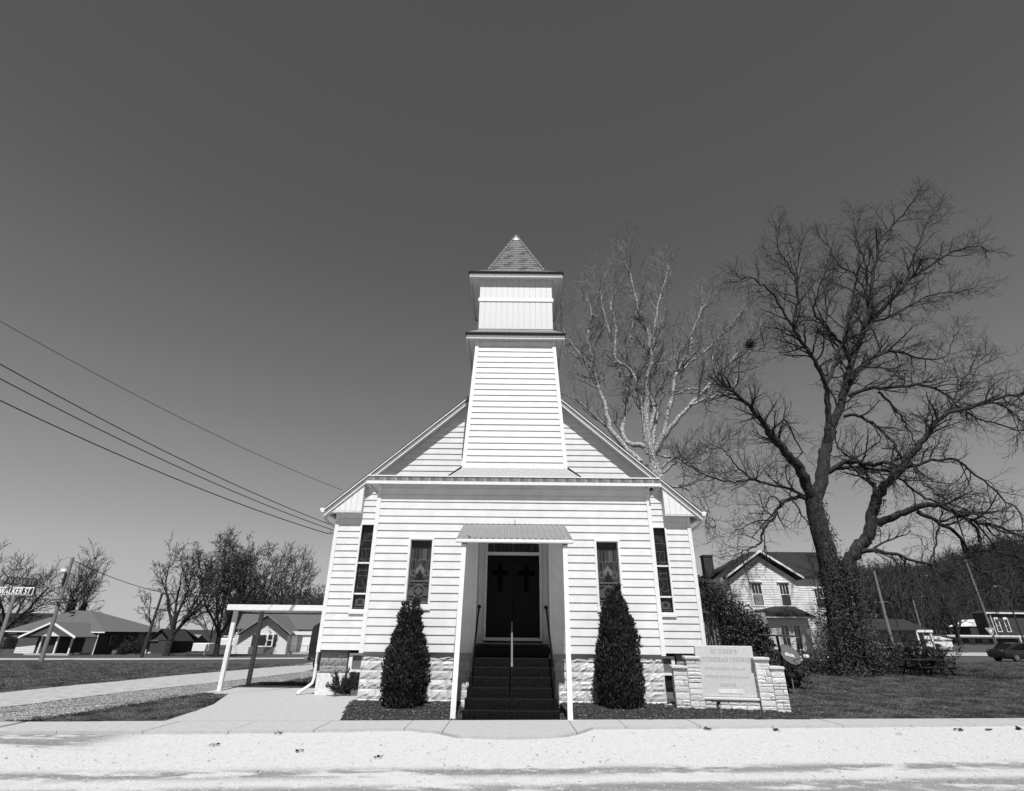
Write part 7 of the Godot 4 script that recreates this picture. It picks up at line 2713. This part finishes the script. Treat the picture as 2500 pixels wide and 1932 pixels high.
const GREAT_TREE := [
	[0.62, 0.400, [16.20, 0.00, -28.30, 16.35, 1.26, -28.30, 16.58, 2.80, -28.30, 16.64, 4.42, -28.30, 16.66, 5.60, -28.30, 16.62, 6.57, -28.30, 16.58, 7.74, -28.30, 16.64, 8.58, -28.30]],
	[0.33, 0.070, [16.64, 8.58, -28.30, 16.26, 9.55, -28.04, 15.93, 10.35, -27.79, 15.39, 10.85, -27.53, 14.78, 11.45, -27.28, 14.24, 12.15, -27.02, 13.85, 12.66, -26.77, 13.36, 13.16, -26.51, 12.71, 13.71, -26.26, 12.10, 14.15, -26.00]],
	[0.37, 0.035, [16.65, 8.44, -28.30, 17.18, 9.27, -28.40, 17.87, 10.89, -28.50, 18.35, 11.85, -28.60, 18.92, 12.74, -28.70, 18.78, 12.84, -28.80, 19.68, 13.99, -28.90, 20.62, 15.60, -29.00, 21.42, 17.29, -29.10, 22.55, 19.07, -29.20, 23.25, 20.32, -29.30, 24.33, 21.37, -29.40, 26.42, 23.24, -29.50, 27.59, 24.38, -29.60, 28.82, 25.28, -29.70, 31.32, 26.91, -29.80, 32.76, 27.59, -29.90, 34.34, 27.98, -30.00]],
	[0.17, 0.030, [22.94, 20.07, -28.90, 23.47, 21.24, -28.66, 23.73, 22.18, -28.42, 24.17, 23.90, -28.19, 24.76, 25.42, -27.95, 24.96, 26.29, -27.71, 25.99, 27.45, -27.48, 26.96, 28.36, -27.24, 27.57, 29.12, -27.00]],
	[0.09, 0.025, [23.66, 21.40, -28.90, 24.00, 22.97, -29.17, 24.76, 24.75, -29.43, 25.18, 26.47, -29.70, 25.34, 27.69, -29.97, 25.69, 29.25, -30.23, 26.05, 30.87, -30.50]],
	[0.20, 0.030, [18.31, 11.84, -28.55, 18.46, 12.84, -28.30, 18.67, 14.12, -28.04, 18.66, 15.21, -27.79, 18.41, 16.12, -27.53, 18.00, 16.92, -27.28, 17.54, 17.52, -27.02, 17.12, 17.90, -26.77, 16.73, 18.82, -26.52, 16.17, 19.87, -26.26, 15.66, 20.70, -26.01, 14.82, 21.31, -25.75, 14.17, 21.45, -25.50]],
	[0.11, 0.025, [17.08, 17.86, -26.70, 16.90, 18.51, -26.53, 16.91, 19.16, -26.36, 17.36, 20.51, -26.19, 17.35, 21.54, -26.01, 17.07, 22.82, -25.84, 16.62, 23.40, -25.67, 16.52, 24.23, -25.50]],
	[0.07, 0.025, [17.41, 20.71, -26.30, 18.02, 22.55, -26.70, 18.41, 24.36, -27.10, 18.70, 25.75, -27.50]],
	[0.14, 0.030, [21.26, 17.41, -28.70, 20.87, 18.34, -28.38, 20.26, 18.94, -28.07, 19.64, 19.53, -27.75, 18.95, 20.24, -27.43, 19.00, 20.96, -27.12, 19.55, 22.16, -26.80]],
	[0.13, 0.030, [21.02, 18.64, -28.50, 21.66, 19.92, -28.69, 22.21, 21.24, -28.87, 23.00, 22.62, -29.06, 23.84, 24.59, -29.24, 23.26, 25.26, -29.43, 23.03, 26.09, -29.61, 22.96, 27.66, -29.80]],
	[0.06, 0.025, [19.38, 19.21, -27.60, 20.02, 20.52, -27.83, 20.37, 21.87, -28.05, 21.15, 23.29, -28.27, 21.66, 23.98, -28.50]],
	[0.12, 0.090, [18.65, 15.17, -27.80, 19.32, 16.14, -27.98, 19.94, 17.10, -28.15, 20.79, 18.53, -28.32, 21.76, 19.22, -28.50]],
	[0.36, 0.230, [16.46, 2.02, -28.30, 17.16, 4.00, -28.19, 17.55, 5.07, -28.07, 18.03, 5.83, -27.96, 18.66, 6.42, -27.84, 19.12, 7.38, -27.73, 19.59, 8.35, -27.61, 19.97, 8.97, -27.50]],
	[0.22, 0.050, [19.97, 8.97, -27.50, 20.81, 9.74, -27.19, 21.63, 10.70, -26.88, 22.38, 11.48, -26.56, 22.99, 12.35, -26.25, 23.66, 12.83, -25.94, 24.76, 13.01, -25.62, 26.32, 13.49, -25.31, 27.16, 13.55, -25.00]],
	[0.12, 0.040, [19.69, 8.72, -27.60, 19.87, 9.15, -27.83, 19.84, 9.89, -28.07, 19.88, 10.55, -28.30, 19.40, 11.12, -28.53, 19.10, 11.71, -28.77, 19.19, 12.32, -29.00]],
	[0.20, 0.040, [19.31, 7.09, -27.60, 20.01, 7.45, -27.15, 20.76, 7.75, -26.70, 21.51, 7.83, -26.25, 21.92, 7.52, -25.80, 22.19, 6.94, -25.35, 22.84, 6.61, -24.90, 23.52, 6.07, -24.45, 23.60, 5.54, -24.00]],
	[0.11, 0.030, [20.90, 7.62, -26.70, 21.54, 7.06, -26.42, 22.05, 6.42, -26.13, 22.02, 5.33, -25.85, 21.90, 4.75, -25.57, 22.05, 4.50, -25.28, 22.16, 4.17, -25.00]],
	[0.08, 0.030, [22.32, 6.97, -25.50, 22.43, 6.36, -25.30, 22.14, 5.77, -25.10, 22.08, 5.43, -24.90, 22.64, 5.26, -24.70, 23.14, 5.01, -24.50]],
	[0.13, 0.030, [17.88, 5.73, -27.90, 18.54, 5.77, -27.52, 19.27, 5.56, -27.14, 20.00, 5.19, -26.76, 20.47, 4.91, -26.38, 20.55, 4.52, -26.00]],
	[0.05, 0.030, [20.42, 4.94, -26.30, 21.02, 5.74, -26.53, 21.80, 6.78, -26.77, 22.40, 7.53, -27.00]],
	[0.11, 0.030, [16.18, 8.62, -28.30, 15.34, 8.61, -28.11, 14.39, 8.00, -27.93, 14.00, 7.42, -27.74, 13.26, 6.84, -27.56, 12.91, 6.12, -27.37, 12.30, 5.83, -27.19, 11.65, 5.54, -27.00]],
	[0.05, 0.025, [14.32, 7.97, -27.80, 14.45, 8.33, -27.73, 14.01, 8.58, -27.67, 13.62, 8.10, -27.60]],
	[0.09, 0.025, [16.21, 8.74, -28.30, 15.16, 9.08, -27.92, 13.73, 9.29, -27.53, 12.84, 9.36, -27.15, 11.82, 9.06, -26.77, 10.54, 9.22, -26.38, 9.56, 9.46, -26.00]],
	[0.05, 0.025, [12.77, 9.32, -27.00, 12.14, 9.82, -26.80, 11.71, 10.41, -26.60, 11.25, 10.81, -26.40]],
	[0.15, 0.030, [17.83, 10.16, -28.40, 18.55, 10.58, -28.14, 19.16, 10.61, -27.87, 20.06, 10.34, -27.61, 20.39, 10.45, -27.35, 21.49, 10.10, -27.08, 22.29, 10.31, -26.82, 23.49, 10.43, -26.55, 23.96, 9.79, -26.29, 24.37, 9.09, -26.03, 24.66, 8.14, -25.76, 24.98, 7.41, -25.50]],
	[0.11, 0.030, [17.95, 10.26, -28.40, 18.69, 10.34, -28.16, 19.31, 10.33, -27.92, 20.50, 10.08, -27.69, 21.11, 9.54, -27.45, 21.61, 8.73, -27.21, 22.17, 8.23, -26.98, 22.80, 8.00, -26.74, 23.72, 7.44, -26.50]],
	[0.10, 0.030, [19.81, 13.68, -28.60, 20.45, 13.54, -28.23, 20.99, 12.76, -27.86, 21.41, 11.70, -27.49, 21.29, 10.87, -27.11, 21.52, 10.09, -26.74, 21.38, 9.06, -26.37, 21.66, 8.34, -26.00]],
	[0.05, 0.030, [21.39, 11.67, -27.40, 20.77, 10.51, -27.20, 20.44, 9.68, -27.00]],
	[0.13, 0.030, [20.42, 15.00, -28.60, 21.51, 15.35, -28.23, 22.65, 15.29, -27.86, 24.21, 15.23, -27.49, 24.90, 14.56, -27.11, 25.28, 13.43, -26.74, 25.95, 12.54, -26.37, 27.39, 11.87, -26.00]],
	[0.15, 0.025, [20.79, 16.05, -28.60, 21.99, 17.22, -28.94, 23.47, 18.21, -29.29, 24.86, 18.76, -29.63, 26.11, 18.74, -29.97, 27.54, 18.59, -30.31, 29.30, 19.04, -30.66, 30.71, 20.85, -31.00]],
	[0.08, 0.025, [23.68, 20.55, -28.90, 25.42, 21.34, -29.32, 27.43, 22.52, -29.74, 29.38, 23.62, -30.16, 31.55, 24.22, -30.58, 33.10, 24.81, -31.00]],
	[0.09, 0.025, [27.59, 24.38, -29.60, 28.03, 25.67, -29.35, 28.71, 26.99, -29.10, 29.56, 28.48, -28.85, 29.97, 29.27, -28.60]],
	[0.08, 0.030, [21.84, 15.04, -28.00, 22.60, 14.25, -28.25, 23.15, 13.66, -28.50, 23.54, 12.88, -28.75, 23.87, 12.19, -29.00]],
	[0.06, 0.030, [22.09, 17.09, -28.70, 22.91, 16.78, -28.30, 23.34, 16.26, -27.90, 23.22, 15.54, -27.50]],
	[0.07, 0.025, [23.91, 12.95, -26.30, 24.87, 13.84, -26.60, 26.02, 15.17, -26.90, 27.22, 16.36, -27.20, 28.25, 17.49, -27.50]],
	[0.07, 0.030, [25.07, 13.30, -26.00, 25.91, 13.27, -25.50, 26.09, 12.69, -25.00, 26.01, 11.79, -24.50]],
	[0.07, 0.030, [14.37, 11.92, -27.20, 15.08, 12.61, -27.40, 15.64, 13.01, -27.60, 16.22, 11.65, -27.80, 16.40, 11.11, -28.00]],
	[0.06, 0.020, [12.26, 13.95, -26.00, 12.04, 13.93, -25.67, 11.30, 14.32, -25.33, 10.90, 14.72, -25.00]],
]
const SYCAMORE := [
	[0.60, 0.480, [10.00, 1.54, -33.00, 10.14, 5.13, -33.00, 9.68, 8.83, -33.00, 9.33, 11.95, -33.00]],
	[0.24, 0.035, [9.34, 11.94, -33.00, 9.19, 15.60, -32.79, 9.45, 18.17, -32.57, 9.83, 19.45, -32.36, 9.75, 21.62, -32.14, 9.28, 22.52, -31.93, 8.87, 25.61, -31.71, 8.45, 27.38, -31.50]],
	[0.17, 0.030, [9.12, 13.77, -33.00, 9.89, 15.76, -33.14, 9.71, 17.84, -33.29, 10.32, 20.33, -33.43, 10.74, 22.83, -33.57, 11.29, 25.15, -33.71, 12.14, 27.43, -33.86, 12.65, 29.11, -34.00]],
	[0.22, 0.035, [9.73, 12.91, -33.00, 10.18, 13.86, -33.21, 11.15, 16.56, -33.43, 11.87, 18.88, -33.64, 13.24, 21.05, -33.86, 13.64, 22.55, -34.07, 14.69, 24.77, -34.29, 15.51, 26.08, -34.50]],
	[0.11, 0.030, [11.99, 19.06, -34.00, 12.74, 19.63, -33.70, 14.22, 20.80, -33.40, 15.46, 21.98, -33.10, 16.58, 23.18, -32.80, 17.14, 23.76, -32.50]],
	[0.20, 0.030, [9.54, 12.79, -33.00, 10.40, 14.03, -32.64, 11.64, 15.41, -32.29, 13.02, 16.82, -31.93, 14.40, 18.12, -31.57, 15.56, 19.44, -31.21, 16.86, 19.53, -30.86, 17.07, 19.60, -30.50]],
	[0.09, 0.030, [11.96, 15.81, -32.00, 13.91, 16.55, -31.88, 14.82, 16.63, -31.75, 15.64, 18.30, -31.63, 17.13, 20.74, -31.50]],
	[0.17, 0.030, [9.06, 12.66, -33.00, 8.91, 16.28, -32.86, 8.66, 17.96, -32.71, 8.33, 18.71, -32.57, 7.37, 19.46, -32.43, 7.09, 21.09, -32.29, 6.60, 23.69, -32.14, 6.54, 25.15, -32.00]],
	[0.19, 0.030, [8.88, 13.15, -33.00, 7.65, 14.06, -33.50, 8.34, 17.47, -34.00, 8.60, 19.42, -34.50, 8.84, 21.80, -35.00, 9.54, 24.02, -35.50, 10.32, 26.72, -36.00]],
	[0.22, 0.035, [8.54, 12.05, -33.00, 6.91, 14.23, -33.29, 6.60, 16.17, -33.57, 6.17, 18.49, -33.86, 5.84, 21.12, -34.14, 5.83, 22.67, -34.43, 6.25, 24.62, -34.71, 5.97, 26.48, -35.00]],
	[0.10, 0.030, [6.51, 17.44, -34.00, 5.34, 19.86, -33.75, 4.46, 21.19, -33.50, 3.94, 21.93, -33.25, 3.69, 22.99, -33.00]],
	[0.06, 0.030, [5.78, 19.67, -34.20, 4.73, 20.47, -33.80, 3.79, 20.82, -33.40, 3.36, 20.30, -33.00]],
	[0.10, 0.030, [7.25, 14.30, -33.80, 6.27, 15.07, -33.47, 5.19, 15.97, -33.15, 4.44, 16.48, -32.83, 3.57, 16.72, -32.50]],
	[0.07, 0.060, [11.60, 17.23, -33.40, 12.41, 17.36, -32.80, 13.13, 16.95, -32.20]],
	[0.08, 0.030, [8.42, 18.65, -33.00, 9.42, 19.14, -32.83, 10.89, 19.35, -32.67, 11.94, 20.12, -32.50]],
	[0.08, 0.030, [9.53, 12.67, -33.00, 11.17, 12.16, -32.50, 12.06, 12.37, -32.00, 12.81, 12.56, -31.50]],
	[0.09, 0.030, [9.89, 11.71, -33.00, 10.73, 12.28, -32.50, 11.39, 11.54, -32.00, 12.79, 10.95, -31.50, 13.68, 10.27, -31.00, 14.76, 10.36, -30.50]],
	[0.10, 0.050, [9.59, 11.12, -33.00, 10.45, 11.80, -32.50, 10.86, 11.77, -32.00]],
	[0.09, 0.030, [9.98, 10.54, -33.00, 11.29, 10.04, -32.33, 11.97, 8.69, -31.67, 12.09, 7.62, -31.00]],
	[0.13, 0.050, [9.32, 12.91, -33.00, 10.14, 15.77, -33.17, 10.06, 16.91, -33.33, 10.53, 17.40, -33.50]],
	[0.09, 0.030, [7.65, 18.36, -33.00, 7.49, 20.64, -33.25, 7.82, 22.75, -33.50, 7.63, 25.13, -33.75, 8.20, 26.64, -34.00]],
	[0.07, 0.030, [13.22, 16.90, -31.80, 14.01, 18.04, -32.20, 14.28, 19.63, -32.60, 15.27, 21.03, -33.00]],
]
